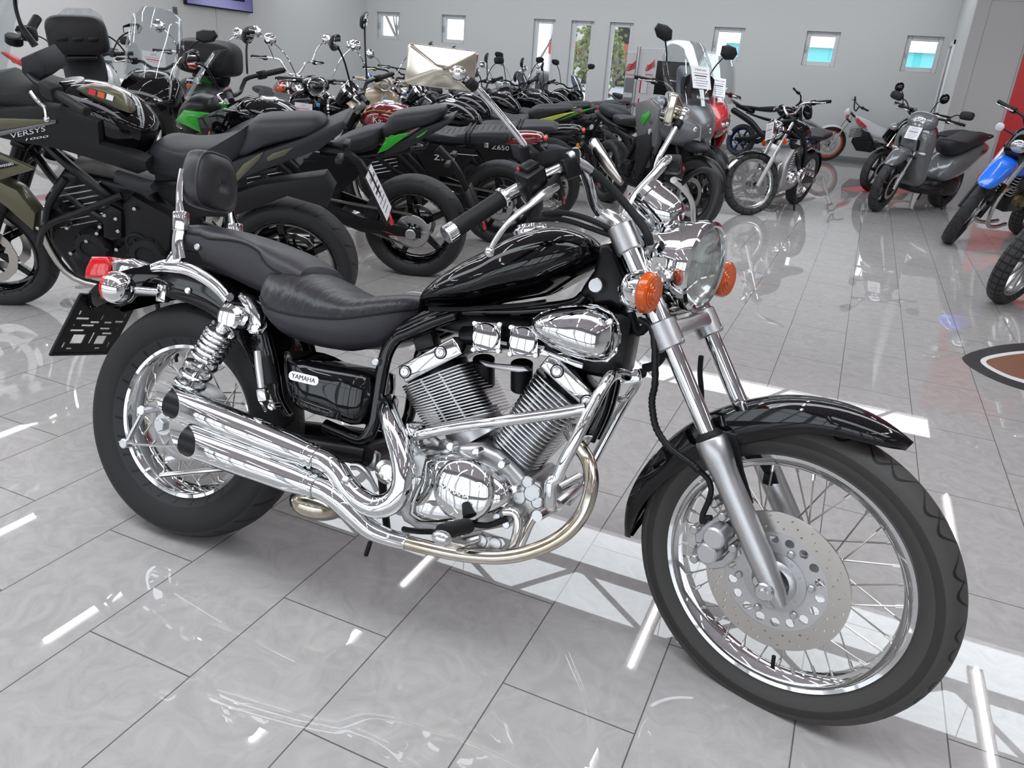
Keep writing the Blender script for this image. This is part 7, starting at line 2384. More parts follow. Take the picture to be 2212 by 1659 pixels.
g.p('screen_badge', loft(NB(), [[V((1.43 - d - sh, y, z)) for y, z, sh in ((-0.085, 1.10, 0.02), (0.085, 1.10, 0.02), (0.095, 1.19, 0.08), (-0.095, 1.19, 0.08))] for d in (0.0, 0.006)]), SATIN, inner_)
A = basis((1.428, 0, 1.125), (0, 1, 0), (-0.55, 0, 1))
g.caption('badge_lettering', 'Kawasaki', A @ TM(0, 0, 0.004), 0.034, WHITEP, parent=inner_)
A = basis((1.345, 0.0, 1.285), (0, 1, 0), (-0.5, 0, 1))
card(g.F.M @ A @ TM(0, 0, 0.006), 0.19, 0.20, 'white price card lying behind the clear windscreen of the silver-grey touring motorcycle')
for k in range(2):
    bm = NB()
    sg = 1 if k else -1
    tube(bm, [V((1.1, 0.22 * sg, 0.52)), V((1.22, 0.27 * sg, 0.60)), V((1.2, 0.27 * sg, 0.34)), V((1.05, 0.22 * sg, 0.26))], 0.014, 8, 4)
    g.p('crash_bar', bm, SATIN)
# the red one beside it
r_ = Bike('touring_motorcycle', -2.28, 9.74, -60, 5, 'red touring motorcycle with a clear windscreen, partly hidden behind the silver-grey one', steer=10)
adventure(r_, SCARLET, SATIN, SCARLET, seg=40, handguard=False, mirrors=False)
front_cowl(r_, SCARLET, wide=0.19)
r_.sides('side_fairing', [(0.85, 1.0), (1.05, 1.06), (1.24, 0.98), (1.24, 0.74), (1.10, 0.54), (0.98, 0.56), (0.94, 0.78)], 0.24, 0.19, SCARLET, bev=0.02)
screen_sheet(r_, 'windscreen', [(1.44, 1.08, 0.19, 0.12), (1.36, 1.24, 0.215, 0.13), (1.22, 1.44, 0.20, 0.11), (1.13, 1.56, 0.14, 0.07)], SCREEN)
card(r_.F.M @ basis((1.37, -0.02, 1.22), (0, 1, 0), (-0.5, 0.15, 1)) @ TM(0, 0, 0.004), 0.15, 0.20, 'white price card behind the windscreen of the red touring motorcycle')
# classic roadster with spoked wheels
c_ = Bike('classic_motorcycle', -0.65, 9.83, -105, 9, 'black classic motorcycle with a chrome round headlamp, spoked front wheel and price card', steer=-38)
c_ = c_
c_.wheels(1.43, 0.315, 0.095, 0.31, 0.12, ALUP, 'wire', 0.250, 0.225, discs=1, seg=64)
c_.fork((1.06, 0.96), SILVER, CHROME, upside=False, r=0.021)
c_.fender(GLOSS, 0.335, 40, 165, 0.060)
c_.p('mudguard_tip', loft(NB(), [[V((1.43, 0, 0.315)) + V((cos(radians(a)), 0, sin(radians(a)))) * (r0 - 0.02 * v_ * v_) + V((0, w * v_, 0)) for v_ in (-1, -0.5, 0, 0.5, 1)] + [V((1.43, 0, 0.315)) + V((cos(radians(a)), 0, sin(radians(a)))) * (r0 - 0.006 - 0.02 * v_ * v_) + V((0, w * v_, 0)) for v_ in (1, 0.5, 0, -0.5, -1)] for a, r0, w in ((24, 0.345, 0.035), (34, 0.342, 0.055), (46, 0.339, 0.062))]), CHROME, None, True)
c_.swingarm((0.56, 0.43))
c_.trellis((1.06, 0.92))
c_.stand()
c_.engine(None, 0.19, ALU, CHROME)
c_.puff('fuel_tank', [(0.52, 0.80), (0.56, 0.88), (0.70, 0.95), (0.86, 0.965), (0.98, 0.92), (1.02, 0.84), (0.90, 0.78), (0.70, 0.77)], 0.15, GLOSS, pw=2.4)
c_.puff('seat', [(-0.28, 0.82), (-0.22, 0.86), (0.0, 0.86), (0.25, 0.825), (0.5, 0.825), (0.55, 0.78), (0.3, 0.745), (-0.05, 0.76)], 0.13, SEATV)
c_.fender(GLOSS, 0.335, 60, 190, 0.075, front=False)
c_.silencer([V((0.75, -0.16, 0.22)), V((0.4, -0.17, 0.25)), V((-0.25, -0.18, 0.30))], 0.042, CHROME)
c_.bars((1.04, 0, 1.02), 0.40, 0.10, 0.12, CHROME)
c_.round_lamp((1.24, 0, 0.86), 0.098, 0.15, CHROME, CHROME)
for sg in (1, -1):
    c_.signal((1.20, 0.18 * sg, 0.74), (1, 0, 0), ORANGEL, CHROME, 0.032, stem=(1.16, 0.06 * sg, 0.76), turn=True)
card(c_.F.M @ c_.ST @ basis((1.275, 0.0, 0.845), (0.0, 1, 0.15), (-0.1, -0.15, 1)), 0.125, 0.17, 'white price card on the round headlamp of the classic motorcycle')
# moto with blue wheels against the back wall
s_ = Bike('supermoto_motorcycle', -2.27, 15.95, -24, 12, 'black supermoto with dark blue wheels leaning against the back wall', steer=22)
s_.wheels(1.33, 0.285, 0.105, 0.295, 0.13, BLUEW, 'cast', 0.222, 0.222, n=6, seg=40)
def offroad(b, body, seatm, rake_top=(1.02, 1.0), frontm=None, headlamp=True, tank=None):
    b.fork(rake_top, SILVER if frontm == 'silver' else SATIN, SATIN, r=0.024)
    b.swingarm((0.52, 0.46), ALU if frontm == 'silver' else SATIN)
    b.trellis((1.0, 0.95))
    b.engine([(0.50, 0.42), (0.60, 0.32), (0.86, 0.32), (0.96, 0.46), (0.94, 0.66), (0.70, 0.70), (0.54, 0.60)], 0.14, SATIN, mat('bronze_cover', (0.16, 0.12, 0.06), 0.35, 0.7), ((0.66, 0.46, 0.085), (0.84, 0.46, 0.06)))
    b.puff('seat', [(-0.32, 0.93), (0.0, 0.93), (0.4, 0.92), (0.72, 0.98), (0.74, 0.93), (0.45, 0.86), (0.0, 0.87), (-0.28, 0.88)], 0.085, seatm)
    b.puff('tank_shroud', [(0.58, 0.90), (0.80, 0.98), (1.0, 0.92), (1.10, 0.76), (0.98, 0.66), (0.80, 0.74), (0.66, 0.82)], 0.14, body)
    b.puff('rear_mudguard', [(-0.46, 1.0), (-0.40, 1.02), (-0.1, 0.91), (0.1, 0.88), (0.08, 0.80), (-0.2, 0.86)], 0.085, body)
    b.bars((1.0, 0, 1.06), 0.40, 0.09, 0.12, SATIN, cross=True)
offroad(s_, GLOSS, SEATV)
s_.puff('front_mudguard', [(1.02, 0.80), (1.30, 0.78), (1.62, 0.66), (1.66, 0.63), (1.40, 0.70), (1.05, 0.74)], 0.07, GUN, turn=True)
s_.puff('headlight_mask', [(1.10, 1.08), (1.22, 1.04), (1.28, 0.86), (1.20, 0.80), (1.10, 0.90)], 0.10, GLOSS, turn=True)
s_.silencer([V((0.9, -0.12, 0.45)), V((0.55, -0.15, 0.40)), V((0.2, -0.15, 0.62)), V((-0.25, -0.14, 0.80))], 0.045, SATIN)
s_.p('side_stand', tube(NB(), [V((0.55, 0.10, 0.36)), V((0.50, 0.25, 0.015))], 0.011, 8, 1), SATIN)
# trials machine with orange wheel
t_ = Bike('trials_motorcycle', 0.62, 16.72, 180, 6, 'white and red trials motorcycle with an orange front rim beside the back wall', steer=22)
t_.wheels(1.31, 0.335, 0.075, 0.32, 0.10, ORNGW, 'wire', 0.272, 0.235, tf=KNOB, tr=KNOB, seg=40)
t_.fork((0.98, 0.92), SILVER, STEEL, r=0.020, upside=False)
t_.swingarm((0.48, 0.42), SATIN)
t_.engine([(0.42, 0.34), (0.52, 0.26), (0.78, 0.27), (0.90, 0.42), (0.86, 0.66), (0.62, 0.62)], 0.13, SATIN, SATIN, ((0.58, 0.40, 0.07),), pipes=False)
t_.puff('body', [(-0.38, 0.80), (-0.2, 0.78), (0.10, 0.66), (0.40, 0.58), (0.62, 0.70), (0.92, 0.90), (0.94, 0.84), (0.78, 0.66), (0.50, 0.52), (0.2, 0.54), (-0.1, 0.68)], 0.07, CREAM, pw=4)
t_.sides('red_side_panel', [(0.68, 0.72), (0.88, 0.87), (0.90, 0.80), (0.78, 0.67)], 0.073, 0.05, SCARLET, bev=0.003)
t_.sides('red_tail_panel', [(-0.30, 0.785), (-0.1, 0.72), (0.06, 0.665), (0.04, 0.63), (-0.16, 0.70)], 0.060, 0.03, SCARLET, bev=0.003)
t_.caption('side_lettering', 'SCORPA', basis((0.74, 0.074, 0.71), (-1, 0, -0.75), (-0.7, 0, 1)), 0.05, INK)
t_.bars((0.95, 0, 0.98), 0.40, 0.12, 0.08, SATIN, cross=True)
t_.p('front_mudguard', loft(NB(), [[V((1.31, 0, 0.335)) + V((cos(radians(a)), 0, sin(radians(a)))) * (0.37 - 0.02 * v_ * v_) + V((0, 0.05 * v_, 0)) for v_ in (-1, 0, 1)] + [V((1.31, 0, 0.335)) + V((cos(radians(a)), 0, sin(radians(a)))) * (0.364 - 0.02 * v_ * v_) + V((0, 0.05 * v_, 0)) for v_ in (1, 0, -1)] for a in range(60, 151, 10)]), CREAM, None, True)
t_.p('head_cowl', ell(NB(), (1.08, 0, 0.92), (0.06, 0.07, 0.10), 14, 8), CREAM, None, True)
t_.signal((1.10, 0.12, 0.90), (0.3, 1, 0), REDL, SATIN, 0.025, stem=(1.08, 0.05, 0.90), turn=True)
t_.p('side_stand', tube(NB(), [V((0.45, 0.10, 0.36)), V((0.42, 0.28, 0.015))], 0.011, 8, 1), SATIN)
# black machine behind the grey scooter
k_ = Bike('street_motorcycle', 1.05, 13.30, -128, 7, 'glossy black motorcycle with round black mirrors standing behind the grey scooter', steer=6)
k_.wheels(1.42, 0.30, 0.115, 0.31, 0.16, SATIN, 'cast', 0.222, 0.222, seg=40)
k_.fork((1.06, 0.92), SILVER, CHROME, upside=False, r=0.021)
k_.fender(GLOSS, 0.325, 50, 150, 0.06)
k_.swingarm()
k_.trellis()
k_.engine()
k_.puff('fuel_tank', [(0.52, 0.82), (0.58, 0.92), (0.78, 1.02), (0.96, 1.03), (1.12, 0.95), (1.20, 0.80), (1.02, 0.70), (0.75, 0.74)], 0.21, GLOSS, pw=2.4)
k_.sides('front_panel', [(1.02, 0.92), (1.22, 0.84), (1.30, 0.70), (1.18, 0.62), (1.02, 0.70)], 0.20, 0.13, GLOSS, bev=0.02)
k_.puff('seat', [(-0.30, 0.88), (0.0, 0.86), (0.3, 0.80), (0.55, 0.82), (0.5, 0.74), (0.1, 0.75), (-0.25, 0.82)], 0.14, SEATV)
k_.puff('tail_cowl', [(-0.38, 0.86), (-0.1, 0.82), (0.2, 0.72), (0.1, 0.68), (-0.2, 0.76)], 0.11, SATIN)
k_.bars((1.04, 0, 1.04), 0.40, 0.08, 0.13)
k_.mirrors((k_.bar_k.x + 0.03, k_.bar_k.y + 0.04, k_.bar_k.z), (k_.bar_k.x + 0.06, 0.34, 1.34), 'round', GLOSS, size=(0.065, 0.065))
for sg in (1, -1):
    k_.p('headlight', ell(NB(), (1.24, 0.10 * sg, 0.86), (0.05, 0.06, 0.05), 14, 8), mat('headlight_glass', (0.5, 0.5, 0.5), 0.1), None, True)
k_.p('dash', box(NB(), TM(1.14, 0, 1.12) @ Euler((0, 0.6, 0)).to_matrix().to_4x4(), (0.02, 0.14, 0.09), 0.008), ALU, None, True)
# ------------------------------------------------------------------ grey scooter
w_ = Bike('scooter', 0.98, 11.20, -121, 7, 'plain grey scooter with a long black seat and price cards, front of the right group', 'scooter', steer=10)
w_.wheels(1.38, 0.315, 0.10, 0.29, 0.13, SATIN, 'cast', 0.215, 0.19, n=6, seg=48)
w_.fork((1.18, 0.74), SILVER, SILVER, y=0.085, upside=False, r=0.019)
w_.puff('front_mudguard', [(1.10, 0.52), (1.18, 0.70), (1.34, 0.74), (1.52, 0.68), (1.60, 0.56), (1.50, 0.60), (1.34, 0.64), (1.20, 0.58)], 0.078, NARDO, turn=True, pw=4)
w_.puff('leg_shield', [(0.90, 0.28), (1.00, 0.30), (1.12, 0.50), (1.20, 0.72), (1.22, 0.92), (1.14, 1.0), (1.04, 0.98), (0.98, 0.70), (0.92, 0.48)], 0.22, NARDO, pw=3.6)
w_.puff('shield_centre', [(1.10, 0.62), (1.21, 0.70), (1.25, 0.88), (1.20, 0.98), (1.12, 0.92)], 0.11, NARDO, pw=4)
w_.sides('black_vent', [(1.165, 0.66), (1.235, 0.80), (1.24, 0.84), (1.15, 0.70)], 0.10, 0.125, SATIN, bev=0.003)
for sg in (1, -1):
    w_.p('side_lamp', ell(NB(), (1.165, 0.16 * sg, 0.70), (0.035, 0.055, 0.022), 14, 8), mat('headlight_glass', (0.5, 0.5, 0.5), 0.1))
w_.puff('floor_board', [(0.36, 0.22), (0.95, 0.24), (1.0, 0.32), (0.9, 0.30), (0.42, 0.30), (0.36, 0.28)], 0.21, MATTE, pw=5)
w_.puff('body_side', [(-0.46, 0.80), (-0.30, 0.83), (0.0, 0.74), (0.30, 0.64), (0.44, 0.46), (0.40, 0.34), (0.10, 0.40), (-0.2, 0.56), (-0.44, 0.74)], 0.19, NARDO, pw=3.4)
w_.puff('engine_block', [(-0.15, 0.22), (0.0, 0.16), (0.42, 0.18), (0.46, 0.34), (0.2, 0.44), (-0.1, 0.40)], 0.16, SATIN)
w_.puff('seat', [(-0.44, 0.88), (-0.40, 0.92), (-0.12, 0.92), (0.08, 0.86), (0.28, 0.83), (0.44, 0.84), (0.46, 0.74), (0.34, 0.65), (0.05, 0.73), (-0.3, 0.82)], 0.155, SEATV, pw=3.2)
w_.p('grab_rail', tube(NB(), [V((-0.25, 0.13, 0.86)), V((-0.48, 0.10, 0.90)), V((-0.52, 0.0, 0.90)), V((-0.48, -0.10, 0.90)), V((-0.25, -0.13, 0.86))], 0.013, 8, 4), SATIN)
w_.puff('handlebar_cowl', [(1.00, 1.02), (1.06, 1.12), (1.16, 1.12), (1.24, 1.04), (1.22, 0.94), (1.10, 0.94)], 0.16, NARDO, turn=True, pw=2.4)
hl = w_.p('headlight', ell(NB(), (1.225, 0, 1.02), (0.035, 0.085, 0.07), 24, 12), mat('headlight_glass', (0.5, 0.5, 0.5), 0.1), None, True)
bm = NB()
for a in range(6):
    ell(bm, (1.252, 0.045 * cos(a * pi / 3), 1.02 + 0.036 * sin(a * pi / 3)), (0.009, 0.017, 0.014), 8, 6)
w_.p('lamp_bulb', bm, CHROME, hl)
w_.bars((1.06, 0, 1.06), 0.36, 0.03, 0.10)
w_.mirrors((w_.bar_k.x + 0.03, w_.bar_k.y + 0.06, w_.bar_k.z), (w_.bar_k.x + 0.05, 0.40, 1.20), 'blade', size=(0.075, 0.045))
card(w_.F.M @ basis((1.262, 0.03, 0.90), (0.05, 1, 0.05), (-0.32, 0, 1)) @ TM(0, 0, 0.003), 0.16, 0.14, 'white price card on the front shield of the plain grey scooter')
bm = tube(NB(), [V((0.25, 0.12, 0.2)), V((0.2, 0.17, 0.012))], 0.012, 8, 1)
tube(bm, [V((0.25, -0.12, 0.2)), V((0.2, -0.17, 0.05))], 0.012, 8, 1)
w_.p('centre_stand', bm, SATIN)
w_.caption('side_lettering', 'Piaggio', basis((-0.22, 0.186, 0.74), (-1, 0, 0.22), (0, 0, 1)), 0.045, INK)
# ------------------------------------------------------------------ blue dual-sport machine at the right edge
e_ = Bike('dual_sport_motorcycle', 1.65, 9.57, -121, 14, 'dual-sport motorcycle with a bright blue front mudguard at the right edge', steer=17, pivot=1.5)
e_.wheels(1.44, 0.345, 0.11, 0.31, 0.13, SATIN, 'wire', 0.27, 0.235, tf=tread_mat('block_tread', 22, 0.055, 'slash', (0.022, 0.022, 0.025)), tr=KNOB, seg=56)
e_.fork((1.06, 1.02), SATIN, SILVER, r=0.026)
offroad(e_, BLUE, SEATV, frontm=None)
e_.puff('front_mudguard', [(1.08, 0.80), (1.22, 0.86), (1.48, 0.83), (1.76, 0.70), (1.82, 0.64), (1.60, 0.72), (1.30, 0.76), (1.12, 0.74)], 0.095, BLUE, turn=True, pw=3)
e_.puff('headlight_mask', [(1.16, 1.12), (1.26, 1.08), (1.34, 0.90), (1.26, 0.84), (1.14, 0.92)], 0.11, GLOSS, turn=True)
e_.p('headlight', ell(NB(), (1.32, 0, 0.96), (0.03, 0.07, 0.06), 20, 10), mat('headlight_glass', (0.5, 0.5, 0.5), 0.1), None, True)
for sg in (1, -1):
    e_.signal((1.22, 0.24 * sg, 1.02), (1, 0, 0), mat('clear_signal', (0.6, 0.6, 0.6), 0.1), MATTE2, 0.04, stem=(1.16, 0.09 * sg, 1.0), turn=True)
    e_.p('fork_reflector', box(NB(), TM(1.36, 0.13 * sg, 0.62) @ Euler((0, -0.5, 0)).to_matrix().to_4x4(), (0.02, 0.01, 0.08), 0.003), ORANGEL, None, True)
# and the next machine, of which only the front wheel and fork stand inside the picture
f_b = Bike('touring_motorcycle', 1.97, 7.15, -128, 12, 'silver-forked motorcycle of which only the front wheel shows, cut by the right edge', steer=8, pivot=1.5)
f_b.wheels(1.48, 0.33, 0.105, 0.315, 0.15, ALUP, 'cast', 0.26, 0.222, n=10, tf=KNOB, seg=64)
f_b.fork((1.08, 0.98), SILVER, SILVER, r=0.027, upside=False)
f_b.fender(GLOSS, 0.36, 60, 150, 0.06)
f_b.swingarm()
f_b.trellis()
f_b.engine()
f_b.puff('fuel_tank', [(0.55, 0.84), (0.60, 0.95), (0.78, 1.06), (0.98, 1.06), (1.08, 0.9), (0.8, 0.78)], 0.18, GLOSS)
f_b.puff('seat', [(-0.30, 0.88), (0.0, 0.88), (0.3, 0.83), (0.55, 0.85), (0.5, 0.76), (0.1, 0.77), (-0.25, 0.82)], 0.14, SEATV)
f_b.bars((1.05, 0, 1.08), 0.40, 0.08, 0.13)
f_b.stand()
# ------------------------------------------------------------------ second row along the left wall: scooters and cruisers facing the room
def vespa(b, m, seatm=SEATV, trim=CHROME, big=False, mirror_h=1.28, seg=36, lampr=0.075):
    b.wheels(1.33, 0.235, 0.11, 0.235, 0.115, ALUP, 'cast', 0.155, 0.155, n=5, seg=seg, discs=1)
    b.puff('front_mudguard', [(1.12, 0.30), (1.16, 0.44), (1.30, 0.52), (1.46, 0.48), (1.55, 0.36), (1.46, 0.38), (1.32, 0.40), (1.2, 0.34)], 0.10, m, turn=True, pw=3.6)
    # broad curved leg shield
    rings = []
    for i in range(15):
        t = i / 14
        z = 0.30 + 0.62 * t
        w = interp([(0, 0.17), (0.25, 0.22), (0.6, 0.245), (0.85, 0.235), (0.96, 0.17), (1, 0.10)], t)[0]
        x = interp([(0, 0.98), (0.4, 1.04), (0.8, 1.08), (1, 1.06)], t)[0]
        o_ = [V((x + 0.085 * (1 - v_ * v_), w * v_, z)) for v_ in (-1, -0.75, -0.5, -0.25, 0, 0.25, 0.5, 0.75, 1)]
        rings.append(o_ + [p - V((0.022, 0, 0)) for p in o_[::-1]])
    ls = b.p('leg_shield', loft(NB(), rings), m, angle=60)
    rim = [V((interp([(0, 0.98), (0.4, 1.04), (0.8, 1.08), (1, 1.06)], t)[0] - 0.01, interp([(0, 0.17), (0.25, 0.22), (0.6, 0.245), (0.85, 0.235), (0.96, 0.17), (1, 0.10)], t)[0] * 1.01, 0.30 + 0.62 * t)) for t in (k / 14 for k in range(15))]
    b.p('shield_trim', tube(NB(), rim + [V((1.10, 0.05, 0.93)), V((1.12, 0, 0.935)), V((1.10, -0.05, 0.93))] + [V((p.x, -p.y, p.z)) for p in rim[::-1]], 0.009, 8, 2), trim, ls)
    b.p('horn_cover', sect_loft(NB(), [(1.10, 0.52, 0.92, 0.035, .5), (1.16, 0.52, 0.90, 0.05, .5), (1.20, 0.56, 0.84, 0.03, .5)], 16, 10), m, ls)
    b.p('shield_badge', box(NB(), basis((1.202, 0, 0.80), (0, 1, 0), (-0.05, 0, 1)), (0.035, 0.035, 0.006), 0.003), mat('blue_badge', (0.05, 0.30, 0.62), 0.3), ls)
    b.puff('floor_board', [(0.40, 0.24), (0.95, 0.26), (1.02, 0.34), (0.9, 0.31), (0.45, 0.31)], 0.19, m, pw=5)
    b.puff('body', [(-0.42, 0.60), (-0.30, 0.70), (0.0, 0.72), (0.34, 0.66), (0.46, 0.40), (0.40, 0.28), (0.05, 0.26), (-0.24, 0.34), (-0.40, 0.48)], 0.21, m, pw=2.8)
    b.puff('seat', [(-0.36, 0.78), (-0.30, 0.83), (0.0, 0.81), (0.32, 0.79), (0.42, 0.76), (0.40, 0.70), (0.0, 0.70), (-0.32, 0.70)], 0.15, seatm, pw=3.2)
    b.puff('steering_cowl', [(0.96, 0.99), (1.02, 1.06), (1.14, 1.06), (1.25, 1.00), (1.25, 0.92), (1.12, 0.90), (1.0, 0.93)], 0.135, m, turn=True, pw=2.3)
    b.round_lamp((1.265, 0, 0.965), lampr, 0.06, CHROME, trim)
    b.bars((1.04, 0, 1.0), 0.34, 0.015, 0.05, m, RUBBER, r=0.024, lever=CHROME)
    b.mirrors((b.bar_k.x + 0.02, b.bar_k.y + 0.02, b.bar_k.z + 0.02), (b.bar_k.x + 0.03, 0.40, mirror_h), 'round', CHROME, CHROME, size=(0.058, 0.058))
    for sg in (1, -1):
        b.signal((1.10, 0.225 * sg, 0.60), (1, 0.3 * sg, 0), mat('clear_signal', (0.6, 0.6, 0.6), 0.1), trim, 0.028)
        b.p('body_trim', tube(NB(), [V((0.42, 0.19 * sg, 0.40)), V((0.2, 0.215 * sg, 0.34)), V((-0.15, 0.205 * sg, 0.38))], 0.008, 6, 3), trim)
def topcase(b, c, s=(0.40, 0.50, 0.30)):
    x, y, z = c
    rows = [(x - s[0] / 2, z + 0.04, z + s[2] * 0.80, s[1] * 0.40, .4), (x - s[0] * 0.42, z + 0.01, z + s[2] * 0.95, s[1] * 0.47, .4), (x, z, z + s[2], s[1] * 0.5, .4), (x + s[0] * 0.40, z + 0.01, z + s[2] * 0.9, s[1] * 0.46, .4), (x + s[0] / 2, z + 0.05, z + s[2] * 0.72, s[1] * 0.36, .4)]
    o = b.p('top_case', sect_loft(NB(), rows, 32, 24, pw=4.2), MATTE, angle=50, label='black moulded top case')
    seam = [V((x + s[0] * 0.515 * cos(a) * min(1, 1.12 - 0.1 * abs(sin(a))), s[1] * 0.515 * sin(a), z + s[2] * 0.40)) for a in (2 * pi * k / 32 for k in range(33))]
    bm = NB()
    for k in range(-1, 2):
        bx(bm, (x - s[0] * 0.5, k * s[1] * 0.25, z + s[2] * 0.42), (0.03, 0.07, 0.03), 0.006)
    b.p('case_latch', bm, SATIN, o)
    b.p('case_rack', bx(NB(), (x + 0.02, 0, z - 0.012), (s[0] * 0.9, 0.20, 0.024), 0.006), SATIN)
def maxi(b, m, case=True, screen=True, mirror='kite'):
    b.wheels(1.50, 0.30, 0.12, 0.28, 0.15, SATIN, 'cast', 0.20, 0.185, n=5, seg=36)
    b.fork((1.26, 0.74), SILVER, SILVER, y=0.09, upside=False)
    b.fender(m, 0.325, 30, 150, 0.07)
    b.puff('front_fairing', [(0.98, 0.30), (1.12, 0.34), (1.32, 0.60), (1.46, 0.78), (1.40, 0.96), (1.22, 1.06), (1.08, 1.0), (1.02, 0.66)], 0.24, m, pw=3)
    for sg in (1, -1):
        b.p('headlight', ell(NB(), (1.40, 0.09 * sg, 0.84), (0.05, 0.07, 0.05), 14, 8), mat('headlight_glass', (0.5, 0.5, 0.5), 0.1))
    b.puff('floor_board', [(0.36, 0.22), (1.0, 0.25), (1.05, 0.34), (0.42, 0.34)], 0.24, MATTE, pw=5)
    b.puff('body', [(-0.50, 0.74), (-0.3, 0.80), (0.1, 0.72), (0.46, 0.62), (0.52, 0.36), (0.2, 0.32), (-0.2, 0.48)], 0.22, m, pw=3)
    b.puff('rider_seat', [(0.02, 0.76), (0.10, 0.82), (0.42, 0.80), (0.52, 0.74), (0.4, 0.66), (0.05, 0.70)], 0.19, SEATV)
    b.puff('passenger_seat', [(-0.42, 0.88), (-0.3, 0.92), (-0.02, 0.90), (0.06, 0.82), (0.0, 0.74), (-0.35, 0.80)], 0.16, SEATV)
    b.puff('back_pad', [(-0.48, 0.92), (-0.42, 1.14), (-0.37, 1.12), (-0.40, 0.90)], 0.15, MATTE2, pw=4)
    b.bars((1.04, 0, 1.06), 0.36, 0.05, 0.08)
    b.mirrors((b.bar_k.x + 0.03, b.bar_k.y + 0.06, b.bar_k.z), (b.bar_k.x + 0.08, 0.44, 1.32), mirror, size=(0.09, 0.05))
    if screen:
        screen_sheet(b, 'windscreen', [(1.36, 1.0, 0.20, 0.12), (1.24, 1.22, 0.22, 0.12), (1.12, 1.44, 0.18, 0.08), (1.08, 1.50, 0.10, 0.03)], SCREEN)
    if case:
        topcase(b, (-0.62, 0, 0.98))
    b.p('centre_stand', tube(NB(), [V((0.3, 0.14, 0.26)), V((0.2, 0.19, 0.015))], 0.014, 8, 1), SATIN)
def cruiser2(b, m, tall=False, mirror_h=1.36, bar=CHROME, wind=False):
    b.wheels(1.56, 0.325, 0.10, 0.315, 0.15, CHROME, 'wire', 0.245, 0.20, seg=40)
    b.fork((1.16, 0.98), ALUP, CHROME, y=0.10, upside=False, r=0.022)
    b.fender(m, 0.36, 20, 165, 0.075)
    b.fender(m, 0.36, 60, 195, 0.09, front=False)
    b.swingarm((0.55, 0.36))
    b.engine([(0.55, 0.30), (0.65, 0.20), (1.0, 0.20), (1.10, 0.34), (1.05, 0.60), (0.85, 0.66), (0.62, 0.56)], 0.17, ALU, CHROME)
    b.puff('fuel_tank', [(0.58, 0.74), (0.66, 0.86), (0.84, 0.93), (1.02, 0.90), (1.10, 0.80), (0.9, 0.72)], 0.15, m, pw=2.3)
    b.puff('rider_seat', [(0.18, 0.74), (0.24, 0.80), (0.40, 0.72), (0.60, 0.74), (0.56, 0.66), (0.3, 0.64)], 0.16, SEATV)
    b.puff('passenger_seat', [(-0.18, 0.80), (0.0, 0.83), (0.2, 0.80), (0.16, 0.72), (-0.14, 0.74)], 0.12, SEATV)
    b.silencer([V((0.85, -0.18, 0.20)), V((0.5, -0.20, 0.26)), V((-0.2, -0.21, 0.30))], 0.045, CHROME, CHROME)
    b.bars((1.10, 0, 1.02), 0.42, 0.16 if tall else 0.10, 0.24, bar)
    b.round_lamp((1.32, 0, 0.92), 0.092, 0.14, CHROME, CHROME)
    b.mirrors((b.bar_k.x + 0.02, b.bar_k.y + 0.05, b.bar_k.z), (b.bar_k.x + 0.02, 0.42, mirror_h), 'round', CHROME, CHROME, size=(0.065, 0.065))
    for sg in (1, -1):
        b.signal((1.26, 0.20 * sg, 0.84), (1, 0, 0), ORANGEL, CHROME, 0.035, stem=(1.2, 0.08 * sg, 0.86), turn=True)
    b.stand()
def shield_card(b, lab, dy=0.06, z=0.72, tilt=0.0, w=0.17, h=0.12, x=1.19, title='Aktion'):
    return card(b.F.M @ basis((x, dy, z), (0.0, 1, tilt), (0.0, -tilt, 1)) @ TM(0, 0, 0.014), w, h, lab, title, 4, REDINK)
HEADB = -38
b1_ = Bike('scooter', -5.95, 7.16, HEADB, 4, 'black scooter with chrome trim and oval headlamp, left of the beige scooter', 'scooter', steer=-10)
vespa(b1_, GLOSS, lampr=0.085, mirror_h=1.36)
shield_card(b1_, 'white and red price card on the shield of the black chrome-trimmed scooter', dy=-0.14, z=0.74)
b1_.caption('shield_lettering', 'Vespa', basis((1.135, 0.15, 0.80), (-0.28, 1, 0.12), (0, 0, 1)) @ TM(0, 0, 0.008), 0.05, WHITEP, shear=0.3)
b2_ = Bike('scooter', -6.75, 9.55, HEADB, 5, 'beige scooter with a round headlamp and chrome mirror standing by the left wall', 'scooter', steer=-10)
vespa(b2_, BEIGE, mirror_h=1.40)
shield_card(b2_, 'white price card on the beige scooter leg shield', dy=-0.05, z=0.66)
b3_ = Bike('scooter', -7.75, 16.2, HEADB, 5, 'white scooter with chrome mirrors in front of the tall windows', 'scooter', steer=-10)
vespa(b3_, CREAM, mirror_h=1.36)
shield_card(b3_, 'white price card on the leg shield of the white scooter', dy=-0.04, z=0.66)
b4_ = Bike('scooter', -7.2, 14.2, HEADB, 5, 'grey-white scooter half hidden by the chrome cruiser mirror', 'scooter', steer=-10)
vespa(b4_, mat('ice_grey_paint', (0.42, 0.45, 0.47), 0.2, 0, 1.0), mirror_h=1.3)
shield_card(b4_, 'small price card on the shield of the grey-white scooter', dy=0.0, z=0.70)
c1 = Bike('cruiser_motorcycle', -7.55, 8.55, -30, 5, 'maroon cruiser motorcycle with high chrome handlebars between the top case and the beige scooter', steer=-8)
cruiser2(c1, MAROON, True, 1.45)
c2 = Bike('classic_motorcycle', -7.4, 10.7, -32, 6, 'maroon motorcycle with a flat black seat behind the beige scooter', steer=-6)
cruiser2(c2, MAROON, False, 1.30, SATIN)
c3 = Bike('dual_sport_motorcycle', -8.3, 12.4, -32, 6, 'small motorcycle with blue side panels in the far left row', steer=-6)
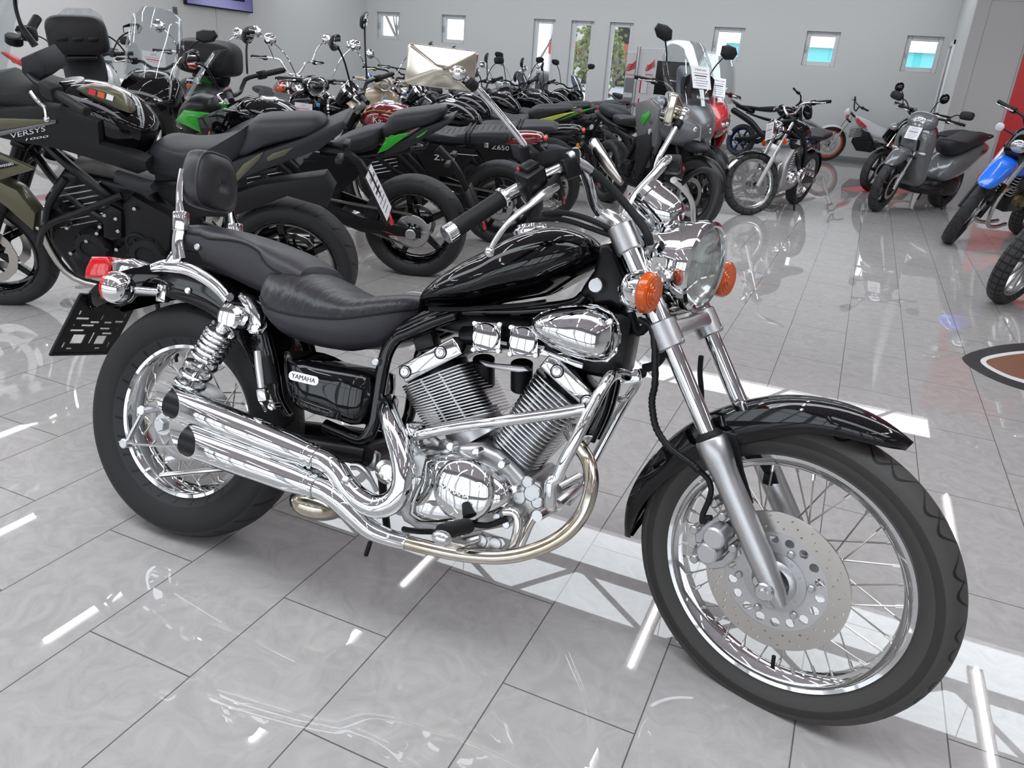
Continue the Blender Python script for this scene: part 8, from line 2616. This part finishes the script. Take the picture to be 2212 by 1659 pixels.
c3.wheels(1.36, 0.33, 0.09, 0.31, 0.11, ALUP, 'wire', 0.265, 0.23, tf=KNOB, tr=KNOB, seg=32)
offroad(c3, BLUE, SEATV)
c3.puff('front_mudguard', [(1.02, 0.78), (1.30, 0.80), (1.66, 0.68), (1.40, 0.72), (1.05, 0.74)], 0.075, BLUE, turn=True)
m1_ = Bike('maxi_scooter', -5.92, 4.80, 140, 4, 'silver large scooter with a black top case at the far left, behind the touring motorcycle', 'scooter', steer=4)
maxi(m1_, SILVER, False, True)
topcase(m1_, (-0.58, 0.10, 1.12), (0.36, 0.41, 0.28))
m2_ = Bike('maxi_scooter', -5.78, 5.72, -62, 3, 'black large scooter with tall clear windscreen and black top case below the television', 'scooter', steer=-8)
maxi(m2_, GLOSS, False, True, 'kite')
topcase(m2_, (-0.30, 0, 1.0), (0.42, 0.56, 0.32))
card(m2_.F.M @ basis((0.2, -0.34, 1.08), (0.35, 1, 0), (0, 0, 1)), 0.24, 0.16, 'white and red price card standing beside the top case of the black large scooter', 'LOITZ', 3, REDINK)
m3_ = Bike('dual_sport_motorcycle', -10.4, 7.4, 15, 6, 'red and white small motorcycle by the left wall beyond the top case', steer=-10)
m3_.wheels(1.36, 0.33, 0.09, 0.31, 0.11, ALUP, 'wire', 0.265, 0.23, tf=KNOB, tr=KNOB, seg=32)
offroad(m3_, SCARLET, SEATV)
m3_.puff('front_mudguard', [(1.02, 0.78), (1.30, 0.80), (1.66, 0.68), (1.40, 0.72), (1.05, 0.74)], 0.075, CREAM, turn=True)
m3_.mirrors((m3_.bar_k.x + 0.03, 0.2, m3_.bar_k.z), (m3_.bar_k.x + 0.05, 0.40, 1.28), 'blade')
m4_ = Bike('cruiser_motorcycle', -7.9, 7.2, -20, 5, 'chrome cruiser motorcycle with a red lens beyond the silver large scooter', steer=-10)
cruiser2(m4_, GLOSS, True, 1.42)
# middle group between the rows
for args in ((-6.5, 11.2, 'silver-tanked street motorcycle in the middle row behind the ribbed seat', GUN, GUN, 'blade', 1.38),
             (-6.5, 12.8, 'black street motorcycle with tall pointed mirrors in the middle row', GLOSS, SATIN, 'kite', 1.45),
             (-6.1, 14.3, 'black street motorcycle below the second tall window', GLOSS, GUN, 'kite', 1.42),
             (-4.6, 15.3, 'black street motorcycle nearest the brochure stand', GLOSS, GUND, 'round', 1.30)):
    b = Bike('street_motorcycle', args[0], args[1], -25, 6, args[2], steer=-10)
    naked(b, args[3], args[4], mirror=args[5], mirror_h=args[6], seg=28, screen=SMOKE if args[5] == 'kite' else None, plate=False)
for k, (x, y, lab) in enumerate(((-3.96, 9.48, 'glossy black round helmet resting above the row'),)):
    pass
